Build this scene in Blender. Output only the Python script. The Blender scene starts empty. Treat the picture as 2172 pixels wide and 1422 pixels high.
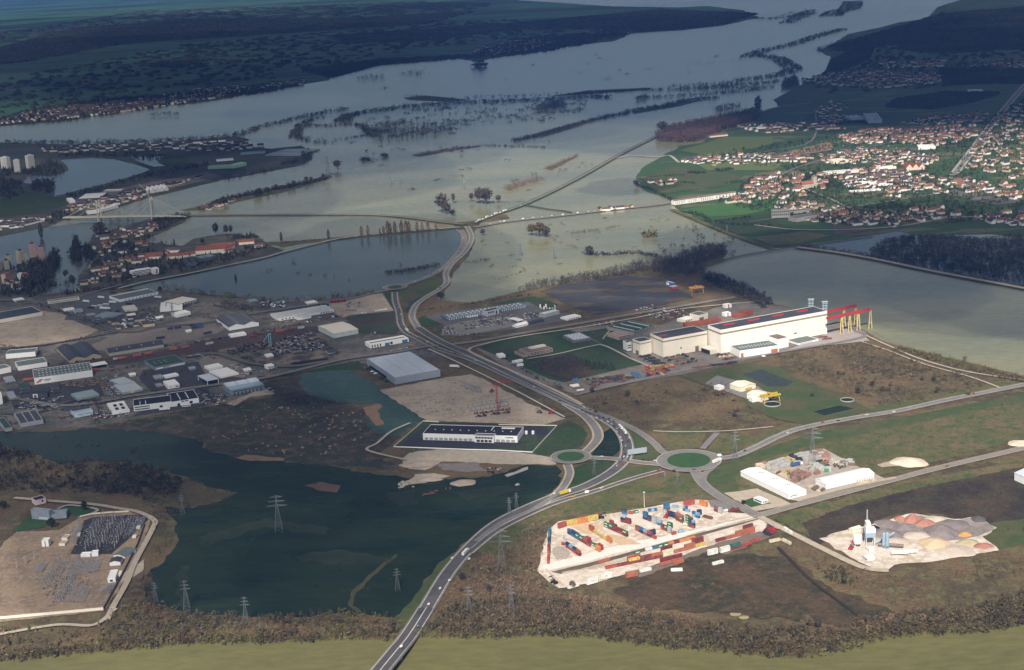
import bpy,math,random
import numpy as np
from mathutils import Vector,Matrix
random.seed(7);RS=np.random.RandomState(7)
S=bpy.context.scene
COL=S.collection
rad=math.radians
# ------ camera
FPX,YH,ROLL,HC=3100.0,-120.0,rad(3.0),590.0
PITCH=math.atan((711-YH)/FPX)
cF=Vector((0,math.cos(PITCH),-math.sin(PITCH)));cR0=Vector((1,0,0));cU0=cR0.cross(cF)
cR=cR0*math.cos(ROLL)-cU0*math.sin(ROLL);cU=cU0*math.cos(ROLL)+cR0*math.sin(ROLL)
cam=bpy.data.cameras.new('camera');cam.sensor_width=36;cam.lens=36*FPX/2172
cam.clip_start=5;cam.clip_end=200000
co=bpy.data.objects.new('camera',cam);COL.objects.link(co)
m=Matrix((cR,cU,-cF)).transposed().to_4x4();m.translation=(0,0,HC);co.matrix_world=m
S.camera=co
# ------ sky, sun, exposure
SUN_EL,SUN_AZ=rad(42),Vector((-0.15,-0.99,0)).normalized()
SUN=Vector((SUN_AZ.x*math.cos(SUN_EL),SUN_AZ.y*math.cos(SUN_EL),math.sin(SUN_EL)))
w=bpy.data.worlds.new('World');S.world=w;w.use_nodes=True
nt=w.node_tree;bg=nt.nodes['Background']
sk=nt.nodes.new('ShaderNodeTexSky');sk.sky_type='NISHITA';sk.sun_disc=False
sk.sun_elevation=SUN_EL;sk.sun_rotation=math.atan2(SUN_AZ.x,SUN_AZ.y)%(2*math.pi)
sk.altitude=200;sk.air_density=1.0;sk.dust_density=0.8;sk.ozone_density=2.0
nt.links.new(sk.outputs[0],bg.inputs[0]);bg.inputs[1].default_value=0.05
sl=bpy.data.lights.new('sun','SUN');sl.energy=5.0;sl.angle=rad(0.5);sl.color=(1,0.92,0.80)
so=bpy.data.objects.new('sun',sl);COL.objects.link(so);so.rotation_euler=SUN.to_track_quat('Z','Y').to_euler()
so.location=(0,0,3000)
S.view_settings.view_transform='Standard';S.view_settings.look='None'
S.view_settings.exposure=0.5;S.view_settings.gamma=1;S.view_settings.use_curve_mapping=False
S.render.engine='CYCLES'
S.cycles.max_bounces=5;S.cycles.diffuse_bounces=2;S.cycles.glossy_bounces=2
S.cycles.transparent_max_bounces=12;S.cycles.volume_bounces=0;S.cycles.use_denoising=True
# ------ places on the ground (metres)
def G(p,z=0.0):
 d=cF*FPX+cR*(p[0]-1086)-cU*(p[1]-711)
 return Vector((0,0,HC))+d*((z-HC)/d.z)
def proj(wp):
 v=Vector(wp)-Vector((0,0,HC));k=FPX/v.dot(cF)
 return(1086+k*v.dot(cR),711-k*v.dot(cU))
def frame(x0,y0,s):
 return lambda x,y:(x0+x/s,y0+y/s)
A1,A2,A3=frame(0,0,3),frame(724,0,3),frame(1448,0,3)
A4,A5,A6=frame(0,440,3),frame(724,440,3),frame(1448,440,3)
B1,B2,B3=frame(0,860,2.53),frame(724,860,2.53),frame(1448,860,2.53)
Z1,Z2,Z3=frame(1130,1040,6.463),frame(1380,1040,6.463),frame(1540,920,6.033)
Z4,Z5,Z6=frame(1690,1070,4.827),frame(1300,620,6.7875),frame(1560,620,6.7875)
Y1,Y2,Y3=frame(860,560,5.716),frame(1080,680,6.388),frame(740,720,4.722)
Y4,Y5,Y6=frame(560,600,6.388),frame(380,600,6.7875),frame(180,590,6.7875)
X1,X2,X3=frame(0,720,6.7875),frame(280,730,6.7875),frame(0,1040,5.08)
X4,X5,X6=frame(0,490,7.24),frame(180,440,5.171),frame(0,280,5.716)
X7,X8=frame(380,280,5.716),frame(1130,560,5.051)
W1,W2,W3,W4=frame(1340,220,5.171),frame(1740,160,5.028),frame(1540,330,5.171),frame(1840,330,6.542)
W5,W6=frame(1100,960,4.722),frame(760,960,3.091)
FF=lambda x,y:(x,y)
# ------ materials
MATS={}
def _n(t,k,**kw):
 n=t.nodes.new(k)
 for a,b in kw.items():setattr(n,a,b)
 return n
def mat(name,c,rough=0.8,var=0.15,scale=0.15,c2=None,c3=None,scale2=0.01,metal=0,spec=0.3,detail=5,stretch=None,bump=0,cells=0,cols=None,hard=(0.42,0.58)):
 """noise-varied surface: c to c2 by a coarse noise, c3 by a finer one, cells = field mosaic"""
 if name in MATS:return MATS[name]
 M=bpy.data.materials.new(name);M.use_nodes=True;t=M.node_tree;b=t.nodes['Principled BSDF'];L=t.links.new
 geo=_n(t,'ShaderNodeNewGeometry');src=geo.outputs['Position']
 if stretch:
  mp=_n(t,'ShaderNodeMapping');mp.inputs['Rotation'].default_value=(0,0,stretch[0]);mp.inputs['Scale'].default_value=(1,stretch[1],1)
  L(src,mp.inputs[0]);src=mp.outputs[0]
 cur=None
 if cells:
  dn=_n(t,'ShaderNodeTexNoise');dn.inputs['Scale'].default_value=cells*2;L(src,dn.inputs['Vector'])
  vm=_n(t,'ShaderNodeVectorMath',operation='MULTIPLY_ADD');L(dn.outputs['Color'],vm.inputs[0]);vm.inputs[1].default_value=(0.25/cells,)*3;L(src,vm.inputs[2])
  v=_n(t,'ShaderNodeTexVoronoi');v.voronoi_dimensions='2D';v.distance='CHEBYCHEV';v.inputs['Scale'].default_value=cells;L(vm.outputs[0],v.inputs['Vector'])
  sp=_n(t,'ShaderNodeSeparateColor');L(v.outputs['Color'],sp.inputs[0])
  r=_n(t,'ShaderNodeValToRGB');r.color_ramp.interpolation='CONSTANT'
  for i,cc in enumerate(cols):
   e=r.color_ramp.elements[i]if i<2 else r.color_ramp.elements.new(0)
   e.position=i/len(cols);e.color=(*cc,1)
  L(sp.outputs[0],r.inputs[0]);cur=r.outputs[0]
 def mix(f,a,bcol):
  mx=_n(t,'ShaderNodeMix',data_type='RGBA');L(f,mx.inputs[0])
  if isinstance(a,tuple):mx.inputs[6].default_value=(*a,1)
  else:L(a,mx.inputs[6])
  if isinstance(bcol,tuple):mx.inputs[7].default_value=(*bcol,1)
  else:L(bcol,mx.inputs[7])
  return mx.outputs[2]
 def fac(sc,lo,hi,det=detail):
  n=_n(t,'ShaderNodeTexNoise');n.inputs['Scale'].default_value=sc;n.inputs['Detail'].default_value=det;n.inputs['Roughness'].default_value=0.62;L(src,n.inputs['Vector'])
  mr=_n(t,'ShaderNodeMapRange');mr.inputs[1].default_value=lo;mr.inputs[2].default_value=hi;L(n.outputs[0],mr.inputs[0]);return mr.outputs[0],n
 if cur is None:cur=tuple(c)
 if c2:
  f,_=fac(scale2,hard[0],hard[1]);cur=mix(f,cur,tuple(c2))
 if c3:
  f,_=fac(scale2*5,0.48,0.64);cur=mix(f,cur,tuple(c3))
 if var:
  f,nz=fac(scale,0.3,0.7)
  hsv=_n(t,'ShaderNodeHueSaturation');
  mr=_n(t,'ShaderNodeMapRange');mr.inputs[3].default_value=1-var;mr.inputs[4].default_value=1+var;L(f,mr.inputs[0]);L(mr.outputs[0],hsv.inputs['Value'])
  if isinstance(cur,tuple):hsv.inputs['Color'].default_value=(*cur,1)
  else:L(cur,hsv.inputs['Color'])
  cur=hsv.outputs[0]
  if bump:
   bp=_n(t,'ShaderNodeBump');bp.inputs['Strength'].default_value=bump;bp.inputs['Distance'].default_value=1;L(nz.outputs[0],bp.inputs['Height']);L(bp.outputs[0],b.inputs['Normal'])
 if isinstance(cur,tuple):b.inputs['Base Color'].default_value=(*cur,1)
 else:L(cur,b.inputs['Base Color'])
 b.inputs['Roughness'].default_value=rough;b.inputs['Metallic'].default_value=metal;b.inputs['Specular IOR Level'].default_value=spec
 MATS[name]=M;return M
def water(name,c,c2,sc=0.002,rough=0.2,spec=0.5):
 M=mat(name,c,rough=rough,var=0.16,scale=0.05,c2=c2,scale2=sc,spec=spec,stretch=(0.3,3.0),hard=(0.35,0.65),detail=9,bump=0.0)
 t=M.node_tree;b=t.nodes['Principled BSDF'];b.inputs['IOR'].default_value=1.33
 g=_n(t,'ShaderNodeNewGeometry');n=_n(t,'ShaderNodeTexNoise');n.inputs['Scale'].default_value=0.25;n.inputs['Detail'].default_value=4
 t.links.new(g.outputs['Position'],n.inputs['Vector']);bp=_n(t,'ShaderNodeBump');bp.inputs['Strength'].default_value=0.4;bp.inputs['Distance'].default_value=0.3
 t.links.new(n.outputs[0],bp.inputs['Height']);t.links.new(bp.outputs[0],b.inputs['Normal'])
 return M
 # ------ object helpers
def obj(name,me,ma=None,parent=None,loc=None,rz=0,kind=None):
 o=bpy.data.objects.new(name,me);COL.objects.link(o)
 if me is not None and ma is not None and not me.materials:
  for q in(ma if isinstance(ma,(list,tuple))else[ma]):me.materials.append(q)
 if parent:o.parent=parent
 if loc is not None:o.location=loc
 if rz:o.rotation_euler=(0,0,rz)
 if kind:o['kind']=kind
 return o
def tag(o,label,cat,group=None):
 w=label.split()
 if len(w)>16:
  for d in('the','the','the','a','the'):
   if len(w)>16 and d in w[3:]:w.pop(3+w[3:].index(d))
  label=' '.join(w[:16])
 o['label']=label;o['category']=cat
 if group:o['group']=group
 return o
def mesh(name,v,f,mi=None):
 me=bpy.data.meshes.new(name);me.from_pydata([tuple(q)for q in v],[],f)
 if mi:me.polygons.foreach_set('material_index',mi)
 me.update();return me
def tris(name,V,F):
 """fast mesh from numpy vertices and triangles"""
 me=bpy.data.meshes.new(name);V=np.asarray(V,'f4');F=np.asarray(F,'i4')
 me.vertices.add(len(V));me.vertices.foreach_set('co',V.ravel())
 me.loops.add(F.size);me.loops.foreach_set('vertex_index',F.ravel())
 me.polygons.add(len(F));me.polygons.foreach_set('loop_start',np.arange(0,F.size,3,dtype='i4'));me.polygons.foreach_set('loop_total',np.full(len(F),3,'i4'))
 me.update(calc_edges=True);return me
class MB:
 """collects boxes, bars, prisms into one mesh"""
 def __init__(s):s.v=[];s.f=[];s.m=[]
 def poly(s,pts,faces,mi=0):
  n=len(s.v);s.v+=[tuple(p)for p in pts];s.f+=[tuple(i+n for i in f)for f in faces];s.m+=[mi]*len(faces)
 def box(s,x0,x1,y0,y1,z0,z1,mi=0,top=None):
  s.poly([(x0,y0,z0),(x1,y0,z0),(x1,y1,z0),(x0,y1,z0),(x0,y0,z1),(x1,y0,z1),(x1,y1,z1),(x0,y1,z1)],
  [(0,3,2,1),(0,1,5,4),(1,2,6,5),(2,3,7,6),(3,0,4,7)],mi)
  s.poly([(x0,y0,z1),(x1,y0,z1),(x1,y1,z1),(x0,y1,z1)],[(0,1,2,3)],mi if top is None else top)
 def bar(s,a,b,r,mi=0,r2=None,n=4):
  a,b=Vector(a),Vector(b);d=(b-a).normalized();x=d.orthogonal().normalized();y=d.cross(x);r2=r if r2 is None else r2
  ring=[(math.cos(2*math.pi*(i+.5)/n),math.sin(2*math.pi*(i+.5)/n))for i in range(n)]
  s.poly([a+x*(c*r)+y*(q*r)for c,q in ring]+[b+x*(c*r2)+y*(q*r2)for c,q in ring],
  [(i,(i+1)%n,n+(i+1)%n,n+i)for i in range(n)]+[tuple(range(n))[::-1],tuple(range(n,2*n))],mi)
 def cyl(s,x,y,z0,z1,r,mi=0,n=12,r2=None):
  r2=r if r2 is None else r2
  ring=[(math.cos(2*math.pi*i/n),math.sin(2*math.pi*i/n))for i in range(n)]
  s.poly([(x+c*r,y+q*r,z0)for c,q in ring]+[(x+c*r2,y+q*r2,z1)for c,q in ring],
  [(i,(i+1)%n,n+(i+1)%n,n+i)for i in range(n)]+[tuple(range(n,2*n))],mi)
 def mesh(s,name):return mesh(name,s.v,s.f,s.m)
def ragged(pts,amp,step,closed=True):
 """subdivide the outline of world points and roughen it"""
 out=[];n=len(pts);rng=random.Random(int(abs(pts[0].x*13+pts[0].y))+n)
 for i in range(n if closed else n-1):
  a,b=pts[i],pts[(i+1)%n];L=(b-a).length;k=max(1,min(40,int(L/step)))
  nx=Vector((-(b-a).y,(b-a).x,0)).normalized()if L>0 else Vector((0,0,0));ph=rng.random()*9
  for j in range(k):
   q=a.lerp(b,j/k)
   if j:q=q+nx*amp*(rng.uniform(-.6,.6)+.5*math.sin(ph+j*1.3))
   out.append(q)
 return out
def W_(p,z):
 return G(p,z)if len(p)==2 else Vector((p[0],p[1],z))
def patch(name,pts,z,ma,rag=0,step=8,kind='structure',label=None):
 P=[W_(p,z)for p in pts]
 if rag:P=ragged(P,rag,step)
 o=obj(name,mesh(name,P,[tuple(range(len(P)))]),ma,kind=kind)
 if o.data.polygons[0].normal.z<0:o.data.flip_normals()
 if label:o['label']=label
 return o
def smooth(pts,n=6):
 if len(pts)<3:return pts
 out=[]
 for i in range(len(pts)-1):
  p0=pts[max(i-1,0)];p1=pts[i];p2=pts[i+1];p3=pts[min(i+2,len(pts)-1)]
  for j in range(n):
   t=j/n
   out.append(0.5*((2*p1)+(p2-p0)*t+(2*p0-5*p1+4*p2-p3)*t*t+(3*p1-p0-3*p2+p3)*t**3))
 out.append(pts[-1]);return out
def offs(P,d):
 out=[]
 for i,p in enumerate(P):
  a=P[max(i-1,0)];b=P[min(i+1,len(P)-1)];t=(b-a);t.z=0;t.normalize()
  out.append(p+Vector((-t.y,t.x,0))*d)
 return out
def ribbon_mesh(mb,P,w,z=None,mi=0,off=0.0):
 a=offs(P,off+w/2);b=offs(P,off-w/2)
 if z is not None:
  for q in a+b:q.z=z
 n=len(P);mb.poly(b+a,[(i,i+1,n+i+1,n+i)for i in range(n-1)],mi)
def line(pts,z=0.0,n=6):
 return smooth([W_(p,z)for p in pts],n)
ROADS={}
def road(name,pts,w,z,ma,shoulder=None,sm=None,edge=None,dash=False,key=None,closed=False):
 P=line(pts,z)
 if closed:P.append(P[0].copy())
 if shoulder:
  mb=MB();ribbon_mesh(mb,P,w+2*shoulder,z-0.12);obj('verge',mb.mesh('verge'),sm,kind='structure')
 mb=MB();ribbon_mesh(mb,P,w,z);o=obj(name,mb.mesh(name),ma,kind='structure')
 if edge:
  mb=MB()
  for s in(-1,1):ribbon_mesh(mb,P,edge,z+0.07,off=s*(w/2-0.5))
  obj('road_marking',mb.mesh('road_marking'),M_line,kind='structure')
 if dash:
  mb=MB();F=[]
  tot=0;seg=[]
  Q=[]
  for a,b in zip(P,P[1:]):
   k=max(1,int((b-a).length/3))
   Q+=[a.lerp(b,j/k)for j in range(k)]
  for i in range(0,len(Q)-3,5):
   ribbon_mesh(mb,Q[i:i+3],0.35,z+0.08)
  obj('road_marking',mb.mesh('road_marking'),M_line,kind='structure')
 if key:ROADS[key]=P
 return P
def ellipse(cx,cy,rx,ry,n=28,z=0):
 c=G((cx,cy),z);a=(G((cx+rx,cy),z)-c).length;return[(c.x+a*math.cos(2*math.pi*i/n),c.y+a*math.sin(2*math.pi*i/n),z)for i in range(n)]
USE_CLOUD,USE_HAZE=True,True
# ------ clouds above the frame, haze
def cloud_material(op):
 M=bpy.data.materials.new('cloud');M.use_nodes=True;t=M.node_tree;L=t.links.new
 t.nodes.remove(t.nodes['Principled BSDF']);out=[n for n in t.nodes if n.type=='OUTPUT_MATERIAL'][0]
 g=_n(t,'ShaderNodeNewGeometry');dp=_n(t,'ShaderNodeVectorMath',operation='DOT_PRODUCT');L(g.outputs['Normal'],dp.inputs[0]);L(g.outputs['Incoming'],dp.inputs[1])
 ab=_n(t,'ShaderNodeMath',operation='ABSOLUTE');L(dp.outputs['Value'],ab.inputs[0])
 mr=_n(t,'ShaderNodeMapRange',interpolation_type='SMOOTHSTEP');mr.inputs[1].default_value=0.0;mr.inputs[2].default_value=0.5;mr.inputs[4].default_value=op;L(ab.outputs[0],mr.inputs[0])
 tr=_n(t,'ShaderNodeBsdfTransparent');tl=_n(t,'ShaderNodeBsdfTranslucent');df=_n(t,'ShaderNodeBsdfDiffuse')
 tl.inputs[0].default_value=(0.6,0.62,0.66,1);df.inputs[0].default_value=(0.85,0.86,0.88,1)
 a=_n(t,'ShaderNodeMixShader');a.inputs[0].default_value=0.5;L(df.outputs[0],a.inputs[1]);L(tl.outputs[0],a.inputs[2])
 mx=_n(t,'ShaderNodeMixShader');L(mr.outputs[0],mx.inputs[0]);L(tr.outputs[0],mx.inputs[1]);L(a.outputs[0],mx.inputs[2]);L(mx.outputs[0],out.inputs['Surface'])
 return M
def sphere_vf(nu=24,nv=12):
 V=[(0,0,1)]+[(math.sin(math.pi*j/nv)*math.cos(2*math.pi*i/nu),math.sin(math.pi*j/nv)*math.sin(2*math.pi*i/nu),math.cos(math.pi*j/nv))for j in range(1,nv)for i in range(nu)]+[(0,0,-1)]
 F=[(0,1+i,1+(i+1)%nu)for i in range(nu)]
 for j in range(nv-2):
  for i in range(nu):
   a=1+j*nu+i;b=1+j*nu+(i+1)%nu;F+=[(a,a+nu,b+nu),(a,b+nu,b)]
 e=len(V)-1;a=1+(nv-2)*nu
 F+=[(a+i,e,a+(i+1)%nu)for i in range(nu)]
 return np.array(V),np.array(F)
SV,SF=sphere_vf()
def cloud(spots,alt,op=0.5,flat=0.3):
 Vs,Fs,n=[],[],0
 for x,y,r,*q in spots:
  ry=r*(q[0]if q else 1);g=G((x,y),0);c=g+SUN*(alt/SUN.z)
  ph=RS.rand(3)*6;k=1+0.10*np.sin(SV[:,0]*3.1+ph[0])*np.sin(SV[:,1]*3.7+ph[1])+0.06*np.sin(SV[:,0]*7+SV[:,1]*6+ph[2])
  Vs.append(SV*k[:,None]*np.array([r,ry,min(r,ry,900)*flat])+np.array(c));Fs.append(SF+n);n+=len(SV)
 o=obj('cloud',tris('cloud',np.concatenate(Vs),np.concatenate(Fs)),cloud_material(op),kind='structure')
 o.data.polygons.foreach_set('use_smooth',np.ones(len(o.data.polygons),bool))
CL_NEAR=[(300,1020,330,1.0),(600,1080,300),(100,880,400),(520,850,420),(880,880,300,1.1),(250,700,420,1.2),(640,690,380,1.2),(960,720,300,1.2),(820,1180,150),(1180,760,260,1.3),(1330,690,150),(1400,600,120)]
CL_MID=[(150,570,520),(-60,620,500),(500,560,480),(780,550,300,1.6),(100,450,700),(350,400,800),(0,350,900),(300,320,1200),(620,330,500)]
CL_RIGHT=[(2050,560,500,0.9),(1800,520,380),(2250,620,300),(2000,465,260,.8),(1750,560,300),(1560,560,200),(1800,610,250),(1330,395,120)]
CL_FAR=[(x,y,r,1.3)for x,y,r in((100,220,1700),(500,200,1700),(850,200,1500),(1150,190,1400),(1450,200,1200),(1700,190,900),(1850,215,600),(2050,225,700),(2100,160,1300),
(1800,130,1600),(1400,110,2200),(900,110,2500),(400,120,2500),(0,140,2500),(300,70,3500),(900,60,3500),(1500,60,3200),(2000,80,2600),(-300,100,4000),(2300,40,4000),(1300,0,5000),(1900,0,5000))]
if USE_CLOUD:
 cloud(CL_NEAR,1500,0.17);cloud(CL_MID,1700,0.20);cloud(CL_RIGHT,1500,0.24);cloud(CL_FAR,2000,0.21)
if USE_HAZE:
 mb=MB();mb.box(-131000,131000,-5000,131000,-1.0,612)
 hz=bpy.data.materials.new('haze');hz.use_nodes=True;t=hz.node_tree;t.nodes.remove(t.nodes['Principled BSDF'])
 pv=t.nodes.new('ShaderNodeVolumePrincipled');pv.inputs['Color'].default_value=(0.13,0.35,1.0,1);pv.inputs['Density'].default_value=3.4e-5;pv.inputs['Anisotropy'].default_value=0.0
 t.links.new(pv.outputs[0],[n for n in t.nodes if n.type=='OUTPUT_MATERIAL'][0].inputs['Volume'])
 obj('haze',mb.mesh('haze'),hz,kind='stuff')
 # ------ shared materials
M_line=mat('road_paint',(0.6,0.6,0.57),var=0.1)
M_asph=mat('asphalt',(0.085,0.082,0.085),var=0.12,c2=(0.105,0.10,0.10),scale2=0.03)
M_asph2=mat('old_asphalt',(0.17,0.165,0.165),var=0.12,c2=(0.2,0.185,0.175),scale2=0.03)
M_dark_asph=mat('fresh_asphalt',(0.035,0.036,0.045),var=0.12)
M_conc=mat('concrete',(0.36,0.34,0.30),var=0.12,scale=0.3)
M_gravel=mat('gravel_verge',(0.23,0.21,0.18),var=0.18,scale=0.3)
M_dirt=mat('bare_dirt',(0.42,0.34,0.26),var=0.14,scale=0.3,c2=(0.31,0.25,0.19),scale2=0.03,c3=(0.41,0.34,0.27))
M_yard=mat('pale_yard',(0.60,0.53,0.46),var=0.14,scale=0.4,c2=(0.44,0.36,0.28),scale2=0.03,c3=(0.66,0.59,0.53))
M_track=mat('dirt_track',(0.40,0.34,0.27),var=0.15)
M_grass=mat('meadow',(0.05,0.078,0.028),var=0.15,scale=0.08,c2=(0.075,0.08,0.035),scale2=0.02)
M_field=mat('bright_field',(0.04,0.115,0.03),var=0.12,scale=0.05,c2=(0.055,0.12,0.035),scale2=0.01)
M_lawn=mat('lawn',(0.028,0.058,0.02),var=0.3,scale=0.2,c2=(0.045,0.06,0.03),scale2=0.02)
M_rough=mat('rough_grass',(0.085,0.09,0.034),var=0.3,scale=0.3,c2=(0.135,0.105,0.055),scale2=0.014,c3=(0.055,0.08,0.028))
M_scrub=mat('scrub_ground',(0.135,0.09,0.05),var=0.35,scale=0.3,c2=(0.07,0.055,0.032),scale2=0.012,c3=(0.12,0.11,0.05))
M_dscrub=mat('burnt_scrub_ground',(0.032,0.026,0.022),var=0.4,scale=0.3,c2=(0.07,0.05,0.03),scale2=0.012,c3=(0.05,0.045,0.03))
M_dump=mat('dumped_soil',(0.05,0.043,0.034),var=0.4,scale=0.3,c2=(0.028,0.036,0.02),scale2=0.012,c3=(0.10,0.072,0.05))
M_marsh=mat('marsh',(0.045,0.047,0.055),var=0.25,scale=0.05,c2=(0.10,0.075,0.04),scale2=0.010,hard=(0.52,0.62),stretch=(0.3,2.5))
M_ind=mat('industrial_ground',(0.105,0.10,0.095),var=0.3,scale=0.25,c2=(0.19,0.165,0.145),scale2=0.02,c3=(0.07,0.075,0.055))
M_plain=mat('far_plain',(0,0,0),var=0.15,scale=0.004,cells=0.0032,stretch=(0.25,2.2),c2=(0.025,0.035,0.03),scale2=0.0004,hard=(0.5,0.6),
cols=[(0.04,0.115,0.045),(0.06,0.15,0.05),(0.04,0.055,0.04),(0.15,0.11,0.09),(0.05,0.12,0.045),(0.025,0.045,0.03),(0.08,0.16,0.06)])
M_farm=mat('village_fields',(0,0,0),var=0.18,scale=0.03,cells=0.010,stretch=(0.35,2.4),
cols=[(0.04,0.08,0.03),(0.045,0.09,0.03),(0.075,0.09,0.04),(0.15,0.115,0.075),(0.04,0.07,0.03),(0.11,0.11,0.06),(0.055,0.065,0.035)])
M_garden=mat('village_gardens',(0.055,0.08,0.035),var=0.3,scale=0.06,c2=(0.12,0.10,0.075),scale2=0.02,c3=(0.05,0.06,0.035))
M_flood=water('flood_water',(0.235,0.225,0.125),(0.16,0.17,0.11),0.0016)
M_river=water('river_water',(0.155,0.143,0.056),(0.125,0.12,0.052),0.006)
M_dpond=water('cloud_shade_flood_water',(0.013,0.027,0.020),(0.026,0.040,0.023),0.008,spec=0.14)  # cloud shadow over the near flood is put into this dark base colour
M_lake=water('lake_water',(0.02,0.04,0.05),(0.03,0.05,0.06),0.004)
# ------ water and land
FAR=130000.0
patch('flood_water',[(-FAR,-4000,0),(FAR,-4000,0),(FAR,FAR,0),(-FAR,FAR,0)],0.0,M_flood)
patch('river',[(-800,2600),(3000,2600),(2900,1160),(2172,1240),(1086,1330),(300,1345),(-300,1370),(-800,1390)],0.25,M_river)
patch('far_plain',[(-500,315),(0,268),(60,262),(150,255),(230,243),(275,230),(380,222),(470,212),(480,203),(560,195),(620,182),(700,170),(728,141),(800,130),
(950,120),(1010,131),(1060,121),(1150,110),(1200,97),(1300,88),(1345,70),(1440,65),(1530,55),(1610,38),(1575,22),(1500,13),(1440,16),(1300,14),(1200,7),(1100,1),
(1050,-70),(10000,FAR,0),(-FAR,FAR,0),(-FAR,8000,0)],0.6,M_plain,rag=14,step=90)
patch('farmland',[(2060,-6),(1990,14),(1965,40),(1905,48),(1870,58),(1800,72),(1768,92),(1735,108),(1762,122),(1768,140),(1740,158),(1704,172),(1700,203),(1640,213),(1655,226),(1612,238),
(1600,262),(1540,278),(1480,305),(1440,310),(1400,335),(1368,352),(1348,377),(1356,396),(1400,415),(1428,428),(1432,440),(1490,472),(1560,500),(1640,526),(1692,523),(1820,505),(1900,490),(1960,502),
(2100,496),(2400,520),(3100,420),(3400,100),(60000,FAR,0),(9000,FAR,0)],0.6,M_farm,rag=8,step=40)
patch('shrub_shore',[(1690,523),(1850,545),(1850,520),(1900,508),(2000,500),(2100,505),(2500,520),(2500,700),(2300,640),(2172,612),(1980,575),(1850,550)],0.3,M_lake,rag=3)
patch('pond',[(1700,523),(1900,492),(2060,500),(2400,560),(2400,660),(2172,606),(1960,568),(1840,546)],0.45,M_lake)
M_tealf=water('grey_green_flood',(0.05,0.072,0.066),(0.075,0.095,0.08),0.004)
patch('sheltered_flood',[(255,612),(310,600),(400,582),(470,567),(560,548),(610,534),(720,508),(860,492),(965,485),(985,505),(970,540),(940,570),(905,592),(840,612),(700,642),(500,640),(340,620)],0.2,M_tealf)
patch('sheltered_flood',[(-200,500),(100,482),(200,470),(330,463),(360,470),(260,500),(200,540),(180,600),(120,640),(-200,660)],0.18,M_tealf,rag=3)
# harbour and left town bank
patch('harbour_bank',[(-300,320),(0,303),(150,307),(330,303),(500,289),(530,296),(500,308),(575,316),(640,309),(660,325),(663,338),(640,350),(560,366),(470,382),(380,404),(310,421),
(245,441),(200,453),(160,461),(130,468),(100,482),(0,501),(-300,520)],0.6,mat('harbour_ground',(0.045,0.055,0.045),var=0.3,c2=(0.09,0.08,0.08),scale2=0.01,c3=(0.05,0.07,0.04)),rag=3,step=20)
patch('lake',[(60,372),(110,375),(146,362),(140,350),(128,340),(190,335),(240,338),(290,350),(318,360),(300,368),(240,386),(190,398),(115,417),(118,396),(50,388)],0.7,M_lake,rag=3)
patch('lake',[(278,333),(345,332),(335,345),(350,352),(325,354),(290,342)],0.72,M_lake,rag=2)
patch('meadow',[(0,420),(60,405),(150,425),(130,440),(60,455),(0,460)],0.75,M_lawn,rag=3)
patch('meadow',[(335,345),(355,328),(390,330),(400,345),(350,352)],0.76,M_lawn,rag=2)
patch('quay',[(125,456),(190,445),(245,436),(310,415),(380,396),(470,374),(440,366),(330,385),(225,405),(150,428)],0.9,mat('quay_ground',(0.13,0.12,0.125),var=0.25,c2=(0.22,0.18,0.16),scale2=0.02),rag=1)
patch('levee',[(380,447),(425,446),(500,428),(600,408),(705,377),(700,370),(600,398),(500,416),(430,436)],0.6,M_rough,rag=2)
# islands by the left town
patch('town_island',[(168,612),(165,587),(186,560),(186,520),(198,497),(236,487),(300,470),(370,455),(405,458),(388,472),(335,496),(292,513),(330,516),(386,522),(412,506),(480,496),(545,500),(576,522),
(600,531),(560,546),(480,562),(400,583),(300,600),(262,606),(240,616),(190,622)],0.6,mat('island_ground',(0.05,0.055,0.04),var=0.3,c2=(0.10,0.09,0.08),scale2=0.03),rag=3)
patch('town_island',[(-200,560),(0,555),(40,575),(95,580),(80,600),(100,618),(60,632),(0,640),(-200,650)],0.62,mat('island_ground',(0,0,0)),rag=3)
patch('road_verge',[(560,515),(640,510),(720,503),(800,497),(900,489),(975,480),(975,484),(900,493),(800,502),(720,508),(640,517),(600,524)],0.5,M_rough,rag=2)
# the long dark island chain in the flood
for pts in[[(855,208),(900,203),(1000,212),(950,216),(870,213)],[(1160,205),(1250,192),(1380,186),(1380,191),(1250,200)],[(1090,298),(1180,272),(1250,258),(1230,268),(1150,292)],
[(875,330),(950,316),(1020,309),(1018,312),(950,322),(890,333)],[(1340,236),(1440,218),(1500,210),(1440,226),(1345,242)],[(1155,358),(1222,330),(1226,332),(1170,362)]]:
 patch('flooded_bank',pts,0.2,M_scrub,rag=4)
 # the industrial side: one large ground with land cover on it
patch('low_ground',[(-400,640),(0,640),(60,629),(150,619),(250,612),(300,614),(345,616),(410,622),(480,628),(560,637),(620,640),(700,634),(800,621),(850,604),(905,588),(950,566),(975,540),(988,515),(984,495),(965,482),
(960,473),(1010,468),(1045,456),(1075,455),(1080,464),(1020,472),(1006,490),(1006,515),(992,545),(965,575),(952,600),(938,622),(925,636),(1000,642),(1060,628),(1130,612),(1200,598),(1300,580),(1360,566),(1440,545),(1510,525),(1545,532),(1535,548),
(1480,568),(1500,585),(1560,600),(1600,620),(1640,645),(1700,658),(1760,680),(1800,690),(1838,702),(1870,722),(1950,745),(2060,770),(2172,798),(2400,830),(3000,870),(3000,1100),(2300,1280),(2172,1310),(2080,1335),(2000,1325),(1900,1340),(1800,1370),
(1700,1386),(1600,1375),(1450,1368),(1300,1352),(1200,1340),(1080,1350),(1000,1346),(900,1348),(800,1352),(700,1348),(600,1356),(400,1360),(300,1372),(200,1370),(120,1388),(0,1398),(-400,1420)],0.6,M_scrub,rag=2.5,step=12)
Zc=[0.68]
Rk=[1.66]
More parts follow.
